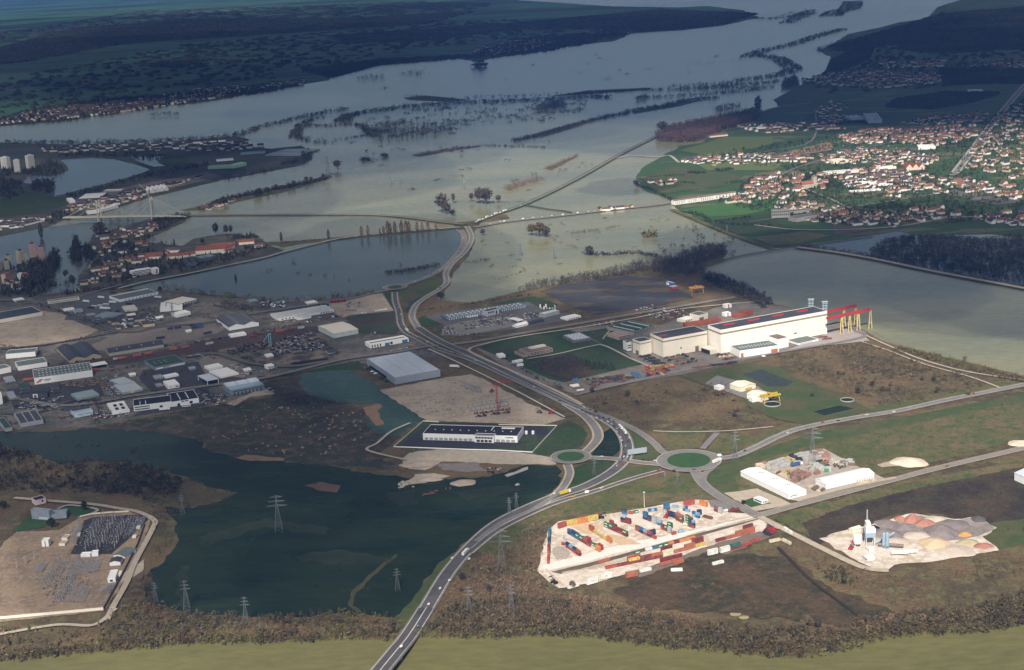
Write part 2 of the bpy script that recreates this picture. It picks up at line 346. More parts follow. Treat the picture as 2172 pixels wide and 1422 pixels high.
def rd(name,pts,w,ma=None,**k):
 Rk[0]+=0.015
 return road(name,pts,w,Rk[0],ma or M_asph,**k)
def lay(name,pts,ma,rag=1.5,step=7,**k):
 Zc[0]+=0.008
 return patch(name,pts,Zc[0],ma,rag=rag,step=step,**k)
lay('industrial_ground',[(-400,650),(60,632),(300,617),(480,631),(620,643),(820,623),(850,690),(900,730),(960,760),(780,770),(640,790),(560,806),(580,840),(440,860),(330,880),(200,905),(0,915),(-400,930)],M_ind,1)
lay('shrub_ground',[(545,800),(640,790),(645,830),(700,850),(770,862),(790,915),(850,925),(800,965),(860,1000),(780,990),(620,985),(500,972),(440,955),(420,930),(200,905),(330,885),(440,862),(578,842)],M_dump,5)
lay('grass_bank',[(580,800),(760,765),(775,785),(640,792)],M_lawn)
# still flood water inside the embankments
lay('flood_pool',[(1180,988),(1192,1000),(1185,1028),(1155,1055),(1098,1090),(1035,1122),(972,1163),(925,1200),(895,1245),(862,1290),(835,1312),(770,1300),(700,1304),(600,1312),(500,1306),(400,1302),(330,1285),(305,1270),(318,1215),(352,1180),(378,1150),(372,1105),
(345,1075),(410,1078),(470,1062),(505,1045),(445,1035),(380,1008),(290,982),(200,978),(130,985),(70,962),(-50,930),(-50,915),(100,917),(200,908),(330,916),(420,932),(442,955),(500,972),(560,976),(620,982),(700,988),(760,1000),(850,1012),(940,1016),(1010,1014),(1060,1004),(1120,985)],M_dpond,4)
lay('flood_pool',[(640,795),(700,786),(745,786),(830,835),(905,888),(870,905),(845,925),(792,918),(775,885),(808,866),(800,856),(720,853),(650,836),(632,812)],water('teal_flood_water',(0.045,0.085,0.07),(0.05,0.09,0.07),0.01),2)
lay('flood_pool',[(1278,918),(1305,903),(1325,920),(1322,948),(1300,970),(1256,966)],M_dpond,1)
lay('flood_pool',[(1222,1000),(1270,985),(1285,1000),(1240,1015),(1210,1020)],M_dpond,1)
lay('flood_pool',[(868,640),(900,625),(910,634),(888,650),(872,680),(862,660)],M_dpond,1)
lay('mud_bank',[(770,866),(800,856),(812,862),(800,872),(808,890),(815,900),(798,904),(785,890)],mat('mud',(0.22,0.14,0.09),var=0.2),2)
lay('mud_bank',[(645,1030),(680,1022),(722,1030),(715,1045),(680,1042)],mat('mud_dark',(0.12,0.07,0.05),var=0.2),2)
lay('mud_bank',[(500,972),(520,965),(545,966),(605,973),(600,978),(530,978)],mat('mud',(0,0,0)),2)
lay('dry_bank',[(285,984),(380,1010),(445,1036),(500,1047),(460,1062),(400,1076),(345,1075),(300,1060),(250,1040),(230,1010)],mat('straw_bank',(0.10,0.08,0.045),var=0.3,c2=(0.05,0.05,0.03),scale2=0.02),4)
lay('flooded_track',[(738,1285),(745,1255),(800,1205),(840,1175),(844,1178),(805,1210),(755,1258),(748,1285),(768,1298),(760,1300)],mat('drowned_path',(0.07,0.065,0.03),var=0.2),1.5)
M_drown=mat('drowned_field',(0.019,0.030,0.018),var=.3,scale=.05)
for q in([(420,1140),(560,1100),(700,1120),(690,1135),(560,1118),(430,1160)],[(820,1045),(880,1040),(885,1070),(850,1075),(825,1060)],[(600,1180),(720,1165),(840,1185),(700,1200)],[(380,1200),(400,1200),(395,1290),(375,1285)],[(960,1045),(1060,1030),(1120,1036),(1060,1050),(990,1062)]):
 lay('drowned_grass',q,M_drown,4)
 # sandy and grassy ground south of the black-roofed depot
lay('building_plot',[(805,828),(935,803),(1000,794),(1040,812),(1130,860),(1200,888),(1150,902),(1000,896),(905,893)],M_dirt,2)
lay('sandy_strip',[Y3(650,1130),Y3(880,1100),Y3(1650,1120),Y3(1950,1170),Y3(2100,1200),(1180,985),(1060,985),(980,980),(880,978),(860,970)],M_track,2)
for q,mm in(([(848,975),(870,960),(905,965),(930,985),(900,998),(868,995)],M_track),([(925,985),(1010,980),(1035,1000),(990,1002),(940,998)],mat('grey_gravel',(0.2,0.17,0.16))),
([(850,1024),(868,1018),(880,1006),(920,1004),(955,1010),(900,1025),(870,1028)],M_track),([(1070,1008),(1120,990),(1120,996),(1076,1012)],M_conc)):
 lay('gravel_bar',q,mm,2.5)
lay('depot_yard',[Y3(450,1080),Y3(750,825),Y3(900,830),Y3(2080,862),Y3(1840,1135)],M_lawn,0)
lay('depot_tarmac',[Y3(540,1045),Y3(680,925),Y3(830,845),Y3(1400,850),Y3(1950,870),Y3(2020,930),Y3(1880,1010),Y3(1620,1085),Y3(1240,1100),Y3(560,1075)],M_dark_asph,0)
lay('lawn',[Y3(680,985),Y3(740,940),Y3(745,1000)],M_lawn,0)
lay('lawn',[Y3(1700,1025),Y3(1770,960),Y3(1920,965),Y3(1850,1020)],M_lawn,0)
lay('grass_slope',[Y3(1850,1145),Y3(2090,870),(1205,892),(1235,905),(1246,920),(1235,945),(1200,960),(1160,966),(1140,966)],M_lawn,0)
lay('grass_slope',[(1200,1000),(1260,975),(1320,972),(1310,990),(1280,1010),(1220,1032),(1180,1050),(1200,1022)],M_lawn,0)
lay('grass_slope',[(1325,905),(1370,930),(1400,958),(1395,972),(1335,978),(1345,950)],M_grass,0)
lay('grass_slope',[(1320,992),(1400,985),(1396,1000),(1340,1012),(1260,1035)],M_grass,0)
lay('grass_slope',[(1405,945),(1420,912),(1500,915),(1485,950),(1430,955)],M_rough,0)
lay('grass_slope',[(1500,955),(1525,918),(1600,925),(1650,905),(1800,870),(2172,800),(2172,812),(1900,868),(1700,902),(1600,945),(1550,962),(1515,965)],M_rough,0)
lay('grass_slope',[(1190,1065),(1270,1045),(1400,1008),(1470,1008),(1500,1040),(1560,1082),(1500,1060),(1400,1070),(1240,1090),(1165,1105),(1120,1135),(1090,1180),(1010,1170),(905,1295),(870,1340),(850,1335),(900,1260),(990,1160),(1080,1105)],M_rough,2)
lay('grass_slope',[(1040,1120),(1000,1150),(955,1200),(905,1265),(850,1330),(820,1330),(850,1300),(900,1240),(930,1195)],mat('green_bank',(0.065,0.085,0.03),var=0.2),1)
lay('grass_slope',[(1510,990),(1560,975),(1650,942),(1750,912),(1950,878),(2172,835),(2172,850),(1900,905),(1700,950),(1590,985),(1560,1010),(1580,1050),(1610,1075),(1590,1080),(1530,1050),(1500,1020)],M_grass,1)
lay('dry_meadow',[(1560,1010),(1590,985),(1700,950),(1900,905),(2172,850),(2400,820),(2400,930),(2172,930),(2000,975),(1860,1010),(1700,1050),(1610,1080),(1570,1045)],M_rough,1)
lay('burnt_field',[(1640,1100),(1700,1078),(1800,1055),(1950,1020),(2172,985),(2400,960),(2400,1120),(2172,1130),(2120,1150),(2000,1090),(1900,1090),(1820,1120),(1740,1155)],M_dscrub,3)
lay('grass_slope',[(1640,1100),(1700,1078),(1950,1018),(2172,975),(2172,990),(1950,1035),(1800,1072),(1700,1110),(1720,1140)],M_rough,2)
lay('grass_slope',[(2060,1140),(2100,1110),(2172,1100),(2172,1150),(2110,1170)],M_grass,3)
# factory grounds
lay('factory_grounds',[(1010,740),(1100,715),(1240,692),(1300,690),(1400,690),(1560,640),(1700,655),(1840,705),(1800,722),(1640,752),(1440,795),(1215,835),(1100,795)],mat('factory_ground',(0.15,0.14,0.13),var=0.2,c2=(0.2,0.175,0.15),scale2=0.03),0)
lay('lawn',[Y2(-420,370),Y2(-240,300),Y2(680,90),Y2(900,160),Y2(1250,320),Y2(1550,420),Y2(1800,600),Y2(1600,640),Y2(1100,760),Y2(750,840),Y2(560,800),Y2(0,550)],M_lawn,0)
lay('lawn',[Y2(950,160),Y2(1400,90),Y2(1650,270),Y2(1600,430),Y2(1300,340)],M_lawn,0)
lay('shrub_ground',[Y2(240,580),Y2(850,450),Y2(1180,640),Y2(1150,740),Y2(760,820)],M_dscrub,3)
lay('marsh',[(1145,618),(1200,602),(1330,586),(1400,592),(1440,615),(1475,632),(1400,648),(1300,664),(1265,668),(1200,645)],M_marsh,3)
lay('lawn',[Y1(980,490),Y1(1480,400),Y1(1570,395),Y1(1850,490),Y1(1830,520),Y1(1600,530),Y1(1470,470)],M_lawn,0)
lay('lawn',[Y1(150,660),Y1(240,620),Y1(420,740),Y1(260,770),Y1(190,740)],M_lawn,0)
lay('depot_tarmac',[Y1(240,640),Y1(390,600),Y1(1480,460),Y1(1700,560),Y1(2130,630),Y1(2100,660),Y1(1500,770),Y1(640,880),Y1(420,860),Y1(470,740)],mat('tarmac_grey',(0.115,0.11,0.115),var=0.15),0)
lay('gravel_park',[Y1(430,870),Y1(480,760),Y1(700,700),Y1(1300,610),Y1(1500,700),Y1(1300,760),Y1(800,850)],mat('pale_tarmac',(0.21,0.2,0.18),var=0.15),0)
lay('grass_bank',[(845,618),(905,592),(945,585),(948,600),(930,618),(900,634),(880,628),(860,645)],M_grass,0)
lay('grass_bank',[(815,622),(828,620),(845,690),(838,690)],M_lawn,0)
lay('grass_field',[Y4(1100,480),Y4(1300,440),Y4(1780,380),Y4(1850,620),Y4(1780,700),Y4(1330,700)],mat('dull_green',(0.05,0.065,0.035),var=0.25),1)
lay('sandy_lot',[Y4(770,340),Y4(850,260),Y4(1600,140),Y4(1760,380),Y4(1160,440),Y4(1080,470)],M_dirt,0)
lay('scrapyard_ground',[Y5(0,1010),Y5(900,850),Y5(1900,690),Y5(2172,880),(720,745),(740,762),(660,778),(560,775),(480,760)],mat('scrapyard_dirt',(0.19,0.155,0.12),var=0.3,c2=(0.05,0.045,0.045),scale2=0.03),2)
lay('shunting_ground',[(0,790),(330,745),(470,716),(690,690),(850,668),(850,676),(690,702),(450,745),(330,762),(0,810)],mat('track_ballast',(0.07,0.05,0.048),var=0.25),0)
lay('sandy_lot',[X1(-600,100),X1(380,-430),X1(900,-380),X1(1100,-250),X1(1420,-130),X1(1120,10),X1(400,120)],M_dirt,1)
lay('big_lot',[Y6(0,1000),Y6(480,800),Y6(1700,580),Y6(2060,700),Y6(1900,800),Y6(1100,980),Y6(250,1050)],mat('lot_grey_brown',(0.2,0.17,0.15),var=0.18),1)
lay('bus_yard',[Y6(-300,600),Y6(-60,240),Y6(300,190),Y6(900,360),Y6(500,480),Y6(200,640)],mat('tarmac_blue',(0.10,0.11,0.12),var=0.12),0)
lay('market_yard',[X2(300,520),X2(950,230),X2(1100,160),X2(1500,260),X2(1720,440),X2(1400,560)],mat('lot_grey_brown',(0,0,0)),1)
lay('tarmac',[X2(100,500),X2(160,380),X2(950,250),X2(1050,420),X2(1700,500),X2(1000,620),X2(300,700)],mat('tarmac_dark',(0.05,0.052,0.06),var=0.2),0)
lay('tarmac',[X1(100,720),X1(700,640),X1(1400,560),X1(1500,800),X1(1000,960),X1(200,1010)],mat('tarmac_dark',(0,0,0)),0)
lay('tarmac',[X2(0,1040),X2(260,900),X2(960,640),X2(1400,760),X2(1000,900)],mat('tarmac_dark',(0,0,0)),0)
lay('gravel_apron',[X2(1350,860),X2(1500,800),X2(1900,620),X2(2060,720),X2(1700,760),X2(1480,890)],M_dirt,1)
# substation
lay('substation_ground',[(-20,1322),X3(-100,820),X3(40,560),X3(180,450),X3(640,430),X3(870,290),X3(1400,230),X3(1620,300),X3(1600,420),X3(1280,1080),X3(1115,1300)],mat('sandy_ground',(0.30,0.215,0.14),var=0.16,scale=0.35,c2=(0.22,0.165,0.12),scale2=0.035,c3=(0.31,0.24,0.175)),1)
lay('ballast_bed',[X3(760,690),X3(860,470),X3(900,330),X3(1000,290),X3(1560,260),X3(1600,320),X3(1290,610),X3(1200,690)],mat('black_ballast',(0.04,0.038,0.045),var=0.3),1)
lay('lawn',[X3(135,440),X3(330,260),X3(520,330),X3(470,400),X3(200,440)],mat('fresh_lawn',(0.035,0.08,0.028),var=0.15),0)
lay('lawn',[X3(600,200),X3(700,170),X3(1040,210),X3(860,290),X3(720,240)],mat('fresh_lawn',(0,0,0)),0)
lay('dirt_track',[X3(1330,900),X3(1560,740),X3(1540,870),X3(1400,960),X3(1280,1000)],M_track,1)
# container yard, timber yard, asphalt works
lay('container_yard',[Z1(60,1110),Z1(200,560),Z1(350,430),Z1(1000,330),Z1(1500,250),Z1(1830,190),Z2(560,130),Z2(800,140),Z2(1060,300),Z2(1400,330),Z2(1620,400),Z2(1560,640),Z2(1200,680),Z2(800,790),Z1(1000,1230),Z1(480,1330),Z1(360,1345),Z1(190,1230)],M_yard,1.2)
lay('railway_ballast',[Z1(1250,1150),Z1(1900,960),Z2(700,790),Z2(1500,560),Z2(1640,640),Z2(1000,900),Z1(1500,1200)],mat('brown_ballast',(0.16,0.13,0.11),var=0.2),1.5)
lay('rail_bed',[Z1(250,1120),Z1(900,965),Z2(620,600),Z2(1460,390),Z2(1480,400),Z2(640,640),Z1(920,1010),Z1(380,1150)],mat('rail_bed',(0.12,0.095,0.07),var=0.2),0)
lay('tarmac',[Z2(780,140),Z2(900,130),Z2(1130,220),Z2(1080,270),Z2(830,230)],M_asph2,0)
lay('timber_yard',[Z3(370,420),Z3(1000,230),Z3(1250,190),Z3(1640,400),Z3(2050,580),Z3(900,860),Z3(780,840)],mat('timber_yard',(0.36,0.31,0.27),var=0.2),0)
lay('house_plot',[Z3(-30,760),Z3(400,700),Z3(760,860),Z3(840,900),Z3(560,960),Z3(380,990)],M_track,1)
lay('lawn',[Z3(190,870),Z3(340,820),Z3(430,860),Z3(590,890),Z3(480,910),Z3(400,925),Z3(320,945)],mat('fresh_lawn',(0,0,0)),0)
lay('works_yard',[Z4(230,350),Z4(480,270),Z4(820,190),Z4(1180,90),Z4(1300,110),Z4(1600,150),Z4(1850,130),Z4(2050,240),Z4(1900,330),Z4(2070,470),Z4(1500,570),Z4(1000,620),Z4(890,690),Z4(640,590)],M_yard,2)
lay('sand_patch',[Z3(1930,400),Z3(2100,350),Z3(2500,330),Z3(2450,400),Z3(2000,430)],M_dirt,2)
for c in((1668,1267,14,5),(1640,1280,12,6),(1705,1263,8,3),(1560,1303,12,5),(1578,1310,11,4)):
 lay('pale_grass',[(c[0]+c[2]*math.cos(a),c[1]+c[3]*math.sin(a))for a in np.linspace(0,6.0,12)],mat('straw',(0.3,0.25,0.13),var=0.2),2)
lay('dry_meadow',[(1300,1250),(1500,1170),(1680,1180),(1750,1240),(1900,1300),(1800,1330),(1550,1300),(1350,1290)],mat('dark_heath',(0.075,0.05,0.03),var=0.4,scale=0.3,c2=(0.035,0.035,0.02),scale2=0.02,c3=(0.08,0.055,0.03)),5)
lay('works_ground',[Z4(800,250),Z4(1180,110),Z4(1600,160),Z4(1850,140),Z4(2030,240),Z4(1850,330),Z4(1500,380),Z4(1200,330),Z4(950,350)],mat('grey_pink_ground',(0.30,0.25,0.23),var=.2,scale=.3,c2=(.22,.19,.18),scale2=.03),3)
lay('yard_lane',[Z1(130,1030),Z1(700,880),Z1(1300,720),Z2(150,640),Z2(900,480),Z2(1350,350),Z2(1420,370),Z2(800,530),Z2(100,740),Z1(1200,850),Z1(800,960),Z1(160,1110)],mat('pale_lane',(.68,.63,.58),var=.08,scale=.3),1)
lay('tyre_marked_ground',[Z1(270,800),Z1(340,760),Z1(470,780),Z1(520,860),Z1(450,940),Z1(330,950),Z1(280,880)],mat('tyre_grey',(.36,.31,.26),var=.3,scale=.5),1.5)
lay('tan_ground',[Z1(500,500),Z1(700,440),Z1(980,470),Z1(960,560),Z1(740,600),Z1(640,560)],mat('tan_ground',(.52,.38,.25),var=.15,scale=.3),2)
lay('tan_ground',[Z1(1000,600),Z1(1250,640),Z1(1500,740),Z1(1200,760),Z1(1080,680)],mat('tan_ground',(0,0,0)),2)
for q in([Z1(400,1130),Z1(900,1040),Z1(1500,900),Z2(700,740),Z2(1450,480)],[Z1(180,1080),Z1(300,1200),Z1(420,1300)],[Z2(1400,350),Z2(1200,400),Z2(900,450)]):
 rd('wheel_track',q,2.5,mat('wheel_track',(.48,.39,.31),var=.2))
 # sewage works and scrub
lay('meadow',[A6(0,1080),A6(420,990),A6(600,1010),A6(760,1110),A6(1000,1180),A6(1200,1290),A6(820,1390),A6(600,1350),A6(420,1270),A6(380,1200),A6(130,1130)],mat('works_grass',(0.045,0.075,0.025),c2=(0.08,0.075,0.035),scale2=0.03,scale=.3,var=0.2),1)
lay('wet_grass',[A6(380,1060),A6(500,1030),A6(700,1110),A6(660,1140),A6(540,1140)],mat('dark_wet',(0.035,0.045,0.045),var=0.2),2)
lay('tarmac',[A6(140,1120),A6(220,1070),A6(480,1140),A6(560,1200),A6(520,1250),A6(380,1210)],M_asph2,0)
lay('settling_pond',[A6(830,1300),A6(1000,1260),A6(1090,1280),A6(900,1325)],M_dpond,0)
lay('apron',[A6(920,800),A6(1060,770),A6(1160,820),A6(1190,850),A6(900,880),A6(640,920),A6(860,830)],mat('apron',(0.33,0.29,0.28),var=0.12),0)
# town fields
lay('bright_field',[(1440,447),(1500,436),(1620,416),(1672,416),(1690,425),(1640,440),(1590,455),(1500,461)],M_field,0.5)
for q,mm in(([(1360,380),(1430,352),(1480,362),(1580,372),(1540,395),(1400,412)],M_grass),([(1480,350),(1580,340),(1660,348),(1640,362),(1500,362)],mat('pale_field',(0.10,0.13,0.045),var=0.1)),
([(1680,350),(1750,335),(1755,350),(1700,362)],M_grass),([(1440,320),(1540,290),(1640,290),(1640,305),(1560,325),(1500,330)],mat('pale_field',(0,0,0))),
([(1640,330),(1760,300),(1770,318),(1690,330)],mat('ploughed',(0.2,0.14,0.1),var=0.12)),([(1900,190),(2172,178),(2172,195),(2000,205),(1900,200)],M_grass),
([(1800,272),(1960,255),(2060,258),(2000,270),(1860,280)],M_grass),([(2110,310),(2172,305),(2172,335),(2130,335)],mat('pale_field',(0,0,0))),
([W4(950,500),W4(1500,450),W4(2172,620),W4(2172,650),W4(1750,690)],mat('polytunnel_field',(0.13,0.15,0.145),var=0.12,c2=(0.1,0.075,0.065),scale2=0.035,stretch=(-0.35,5))),
([W3(1250,660),W3(1400,640),W3(1900,770),W3(1650,830),W3(1150,700)],M_grass),([W3(1150,760),W3(1500,780),W3(1560,830),W3(1200,870)],mat('ploughed_dark',(0.1,0.08,0.075),var=0.15)),
([(1500,470),(1580,460),(1640,470),(1700,490),(1600,500),(1560,497)],M_lawn),([(1600,505),(1700,490),(1760,500),(1690,518),(1640,522)],M_rough),([(1840,350),(1930,335),(1960,345),(1880,358)],M_grass),
([(1700,180),(1800,185),(1760,215),(1640,212)],M_grass),([(1720,240),(1840,235),(1900,250),(1800,262),(1700,255)],M_lawn)):
 lay('field',q,mm,1)
 # ------ roads, kerbs, markings
dual=[(870,1345),(903,1292),(950,1215),(1000,1157),(1050,1113),(1110,1081),(1180,1052),(1240,1032),(1290,1006),(1318,983),(1330,960),(1326,930),(1305,903),(1262,880),(1200,851),(1100,802),(1010,757),(950,732),(912,712),(886,695),(874,672),(882,648),
(905,630),(935,612),(948,598),(946,580),(958,560),(985,535),(1000,508),(996,490),(990,480)]
bridge=[(780,1450),(805,1425),(840,1382),(870,1345)]
P=line(dual,0)
rd('highway',dual[:20],13.5,shoulder=1.6,sm=M_gravel,edge=0.6,key='hwy')
rd('highway',dual[19:],8.5,M_asph2,shoulder=2.5,sm=M_gravel,edge=0.5,key='hwy2')
rd('highway',[(1262,880),(1200,855),(1100,808),(1000,763),(935,742),(895,722),(864,706),(850,687),(846,662),(839,640),(837,620)],9,shoulder=2,sm=M_gravel,edge=0.5,key='hwy3')
rd('road',[(852,606),(900,590),(938,570),(962,548),(980,525),(985,505),(978,488)],8,M_asph2,shoulder=2.5,sm=M_gravel,key='hwy4')
rd('slip_road',[(1200,856),(1238,880),(1262,905),(1268,928),(1252,950),(1232,966)],9,M_asph2,shoulder=2.5,sm=M_track)
rd('slip_road',[(1203,985),(1208,1005),(1195,1032),(1170,1055),(1125,1083),(1065,1108),(1010,1148)],7,M_asph2,shoulder=2,sm=M_track,key='slip1')
rd('slip_road',[(1405,998),(1345,1014),(1260,1042),(1180,1066),(1110,1096),(1050,1128),(995,1172)],7,shoulder=1.5,sm=M_track,edge=0.4,key='slip2')
rd('link_road',[(1240,970),(1300,973),(1360,981),(1410,985)],8,M_asph2,shoulder=2,sm=M_track,key='link')
rd('main_road',[(1510,972),(1555,968),(1600,950),(1650,926),(1700,908),(1800,888),(1900,872),(2000,850),(2100,830),(2300,790)],9,M_asph2,shoulder=2.5,sm=M_gravel,edge=0.4,key='mainr')
rd('access_road',[(1475,1000),(1492,1027),(1530,1055),(1580,1080),(1612,1096)],9,M_asph2,shoulder=2,sm=M_gravel,key='acc')
rd('access_road',[(1515,990),(1495,1005),(1490,1022)],6,M_asph2,shoulder=1,sm=M_gravel)
rd('works_road',[(1600,1097),(1640,1085),(1700,1068),(1800,1042),(1900,1016),(2000,990),(2172,950),(2300,920)],10,M_gravel,shoulder=1,sm=M_track,key='works')
rd('works_road',[(1612,1096),(1680,1131),(1750,1166),(1830,1203),(1885,1210)],8,M_track)
rd('side_road',[(1490,952),(1505,935),(1522,918)],8,M_asph2)
rd('track',[(1385,914),(1440,916),(1540,914),(1640,905)],3,M_track)
rd('service_road',[(1235,864),(1300,889),(1350,913),(1385,938),(1405,958),(1425,966)],7,M_asph2,shoulder=1.5,sm=M_gravel)
rd('service_road',[(1560,630),(1440,650),(1350,665),(1240,684),(1100,708),(1020,722),(960,730)],8,M_asph2,shoulder=1.5,sm=M_gravel)
rd('railway_spur',[(1600,640),(1440,656),(1350,674),(1240,693),(1100,714),(1030,729),(996,740),(1010,753),(1100,793),(1180,829),(1235,858)],5,M_track)
rd('perimeter_road',[(1218,838),(1300,818),(1400,797),(1500,776),(1600,756),(1700,739),(1790,724),(1835,712),(1815,702)],6,M_asph2,shoulder=1,sm=M_gravel)
rd('dirt_track',[(1838,712),(1900,740),(1960,764),(2050,788),(2172,806)],4,M_track)
rd('dirt_track',[(1820,722),(1880,742),(1960,772),(2060,800),(2120,822)],3.5,M_track)
rd('path',[Y2(240,520),Y2(660,450),Y2(1100,350),Y2(1290,340),Y2(1640,510),Y2(1900,620),Y2(2100,740)],4,M_conc)
rd('path',[Y2(1270,250),Y2(1340,160),Y2(1430,90)],2.5,mat('yellow_gravel',(0.35,0.33,0.15)))
rd('causeway',[(100,466),(130,461),(220,459),(330,458),(500,456),(700,455),(800,456),(870,462),(930,470),(985,476)],9,M_asph2,shoulder=4,sm=mat('bank_green',(0.06,0.075,0.04)),key='cause')
rd('causeway',[(1005,473),(1050,455),(1108,435),(1180,402),(1250,365),(1320,325),(1395,288),(1430,270)],7,M_asph2,shoulder=4,sm=mat('bank_green',(0.06,0.075,0.04)),key='cause2')
rd('causeway',[(1430,270),(1520,250),(1614,234),(1660,225),(1720,218)],6,M_conc)
rd('causeway',[(1005,482),(1080,469),(1200,456),(1300,444),(1380,436),(1432,428)],9,M_asph2,shoulder=4,sm=M_gravel,key='cause3')
rd('embankment',[(1110,434),(1160,443),(1200,448),(1212,452)],9,M_grass)
rd('causeway',[(250,612),(310,597),(400,580),(470,565),(560,546),(610,532),(720,506),(860,491),(975,482)],7,M_conc,shoulder=2,sm=mat('bank_green',(0,0,0)))
rd('embankment',[(1425,444),(1490,472),(1560,500),(1640,527)],12,M_rough)
rd('embankment',[(1470,572),(1560,545),(1690,523),(1720,518),(1850,500)],7,M_rough)
rd('embankment',[(1690,524),(1760,533),(1850,548),(1980,575),(2172,611),(2300,636)],9,M_track,shoulder=5,sm=M_scrub)
rd('embankment',[(1310,335),(1340,330),(1395,333),(1420,330),(1440,345)],8,M_track)
rd('main_street',[(2022,372),(2060,322),(2095,275),(2130,232),(2170,185),(2230,120)],12,M_asph2,shoulder=5,sm=M_conc)
rd('street',[(1540,430),(1620,412),(1700,400),(1800,440),(1860,470)],7,M_asph2)
rd('street',[(1590,470),(1700,455),(1900,425),(2000,410),(2172,398)],6,M_asph2)
rd('street',[(1620,412),(1660,370),(1740,340),(1900,300),(2050,280)],6,M_asph2)
rd('street',[(1400,345),(1500,338),(1600,325),(1720,300),(1730,240)],6,M_asph2)
rd('street',[(1600,477),(1690,487),(1820,486),(1920,478),(2040,460),(2172,470)],6,M_conc)
rd('street',[A4(-60,590),A4(200,600),A4(350,650),A4(520,700),A4(700,775),A4(860,790),A4(1000,760),A4(1300,735),A4(1500,700)],9,M_asph,shoulder=1.5,sm=M_gravel)
rd('street',[A4(0,900),A4(300,870),A4(700,800),A4(760,790)],7,M_asph)
rd('street',[A4(150,610),A4(400,590),A4(700,510),A4(780,490)],8,M_asph2)
rd('street',[A4(1300,725),A4(1700,660),A4(2172,590),(800,620),(825,615)],7,M_asph2,shoulder=1,sm=M_gravel)
rd('street',[A4(0,1180),A4(400,1260),A4(900,1190),A4(1350,1130),A4(1700,1080),(700,768),(760,757),(850,745),(905,735),(930,733)],8,M_asph2,shoulder=1,sm=M_gravel)
rd('street',[A4(1180,950),A4(1380,930),A4(1600,990),A4(1850,1010),A4(2080,975),(716,762)],8,mat('verge_grey',(0.12,0.125,0.12)),shoulder=2,sm=M_rough)
rd('street',[A4(0,1310),A4(250,1300),A4(450,1230),A4(640,1220)],6,M_asph)
rd('street',[A4(560,390),A4(620,320),A4(690,390)],6,M_asph2)
rd('path',[X3(1150,1400),X3(1220,1250),X3(1370,980),X3(1450,780),X3(1640,420),X3(1660,320),X3(1480,230),X3(1250,190),X3(1000,150),X3(500,110),X3(150,80)],6,M_track)
rd('path',[(0,1345),(120,1325),(200,1325),(245,1290)],5,M_track)
rd('path',[X3(620,200),X3(760,160),X3(1050,210),X3(860,290)],4,M_conc)
rd('path',[(1650,1160),(1720,1230),(1800,1290),(1850,1330)],3,mat('ditch',(0.03,0.028,0.02)))
rd('path',[Z3(900,860),Z3(1500,700),Z3(2172,560)],6,M_track)
rd('path',[(860,975),(780,955),(800,940),(830,915),(870,897)],4,M_track)
rd('path',[Y3(800,100),Y3(1100,235),Y3(1700,530),Y3(2160,780)],2.5,M_conc)
rd('path',[Z2(1580,430),Z2(1760,530)],3,M_conc)
for cx,cy,rx,ry,w in((1461,981,58,21,11),(1211,973,36,12,6.5),(838,612,20,6,8)):
 c=G((cx,cy),0);a=(G((cx+rx,cy),0)-c).length
 Rk[0]+=0.02
 pts=[c+Vector((a*math.cos(t),a*math.sin(t),0))for t in np.linspace(0,2*math.pi,49)]
 mb=MB();ribbon_mesh(mb,pts,w,Rk[0]);obj('roundabout_road',mb.mesh('roundabout_road'),M_asph2,kind='structure')
 mb=MB();ribbon_mesh(mb,pts,1.2,Rk[0]+0.12,off=w/2+.8);ribbon_mesh(mb,pts,1.2,Rk[0]+0.12,off=-w/2-.3);obj('kerb',mb.mesh('kerb'),M_conc,kind='structure')
 v=[c+Vector(((a-w/2-.6)*math.cos(t),(a-w/2-.6)*math.sin(t),Rk[0]+0.3))for t in np.linspace(0,2*math.pi,40,endpoint=False)]
 obj('roundabout_grass',mesh('roundabout_grass',v,[tuple(range(40))]),mat('fresh_lawn',(0.035,0.08,0.028),var=0.15),kind='structure')
assert Zc[0]<1.65,Zc[0]
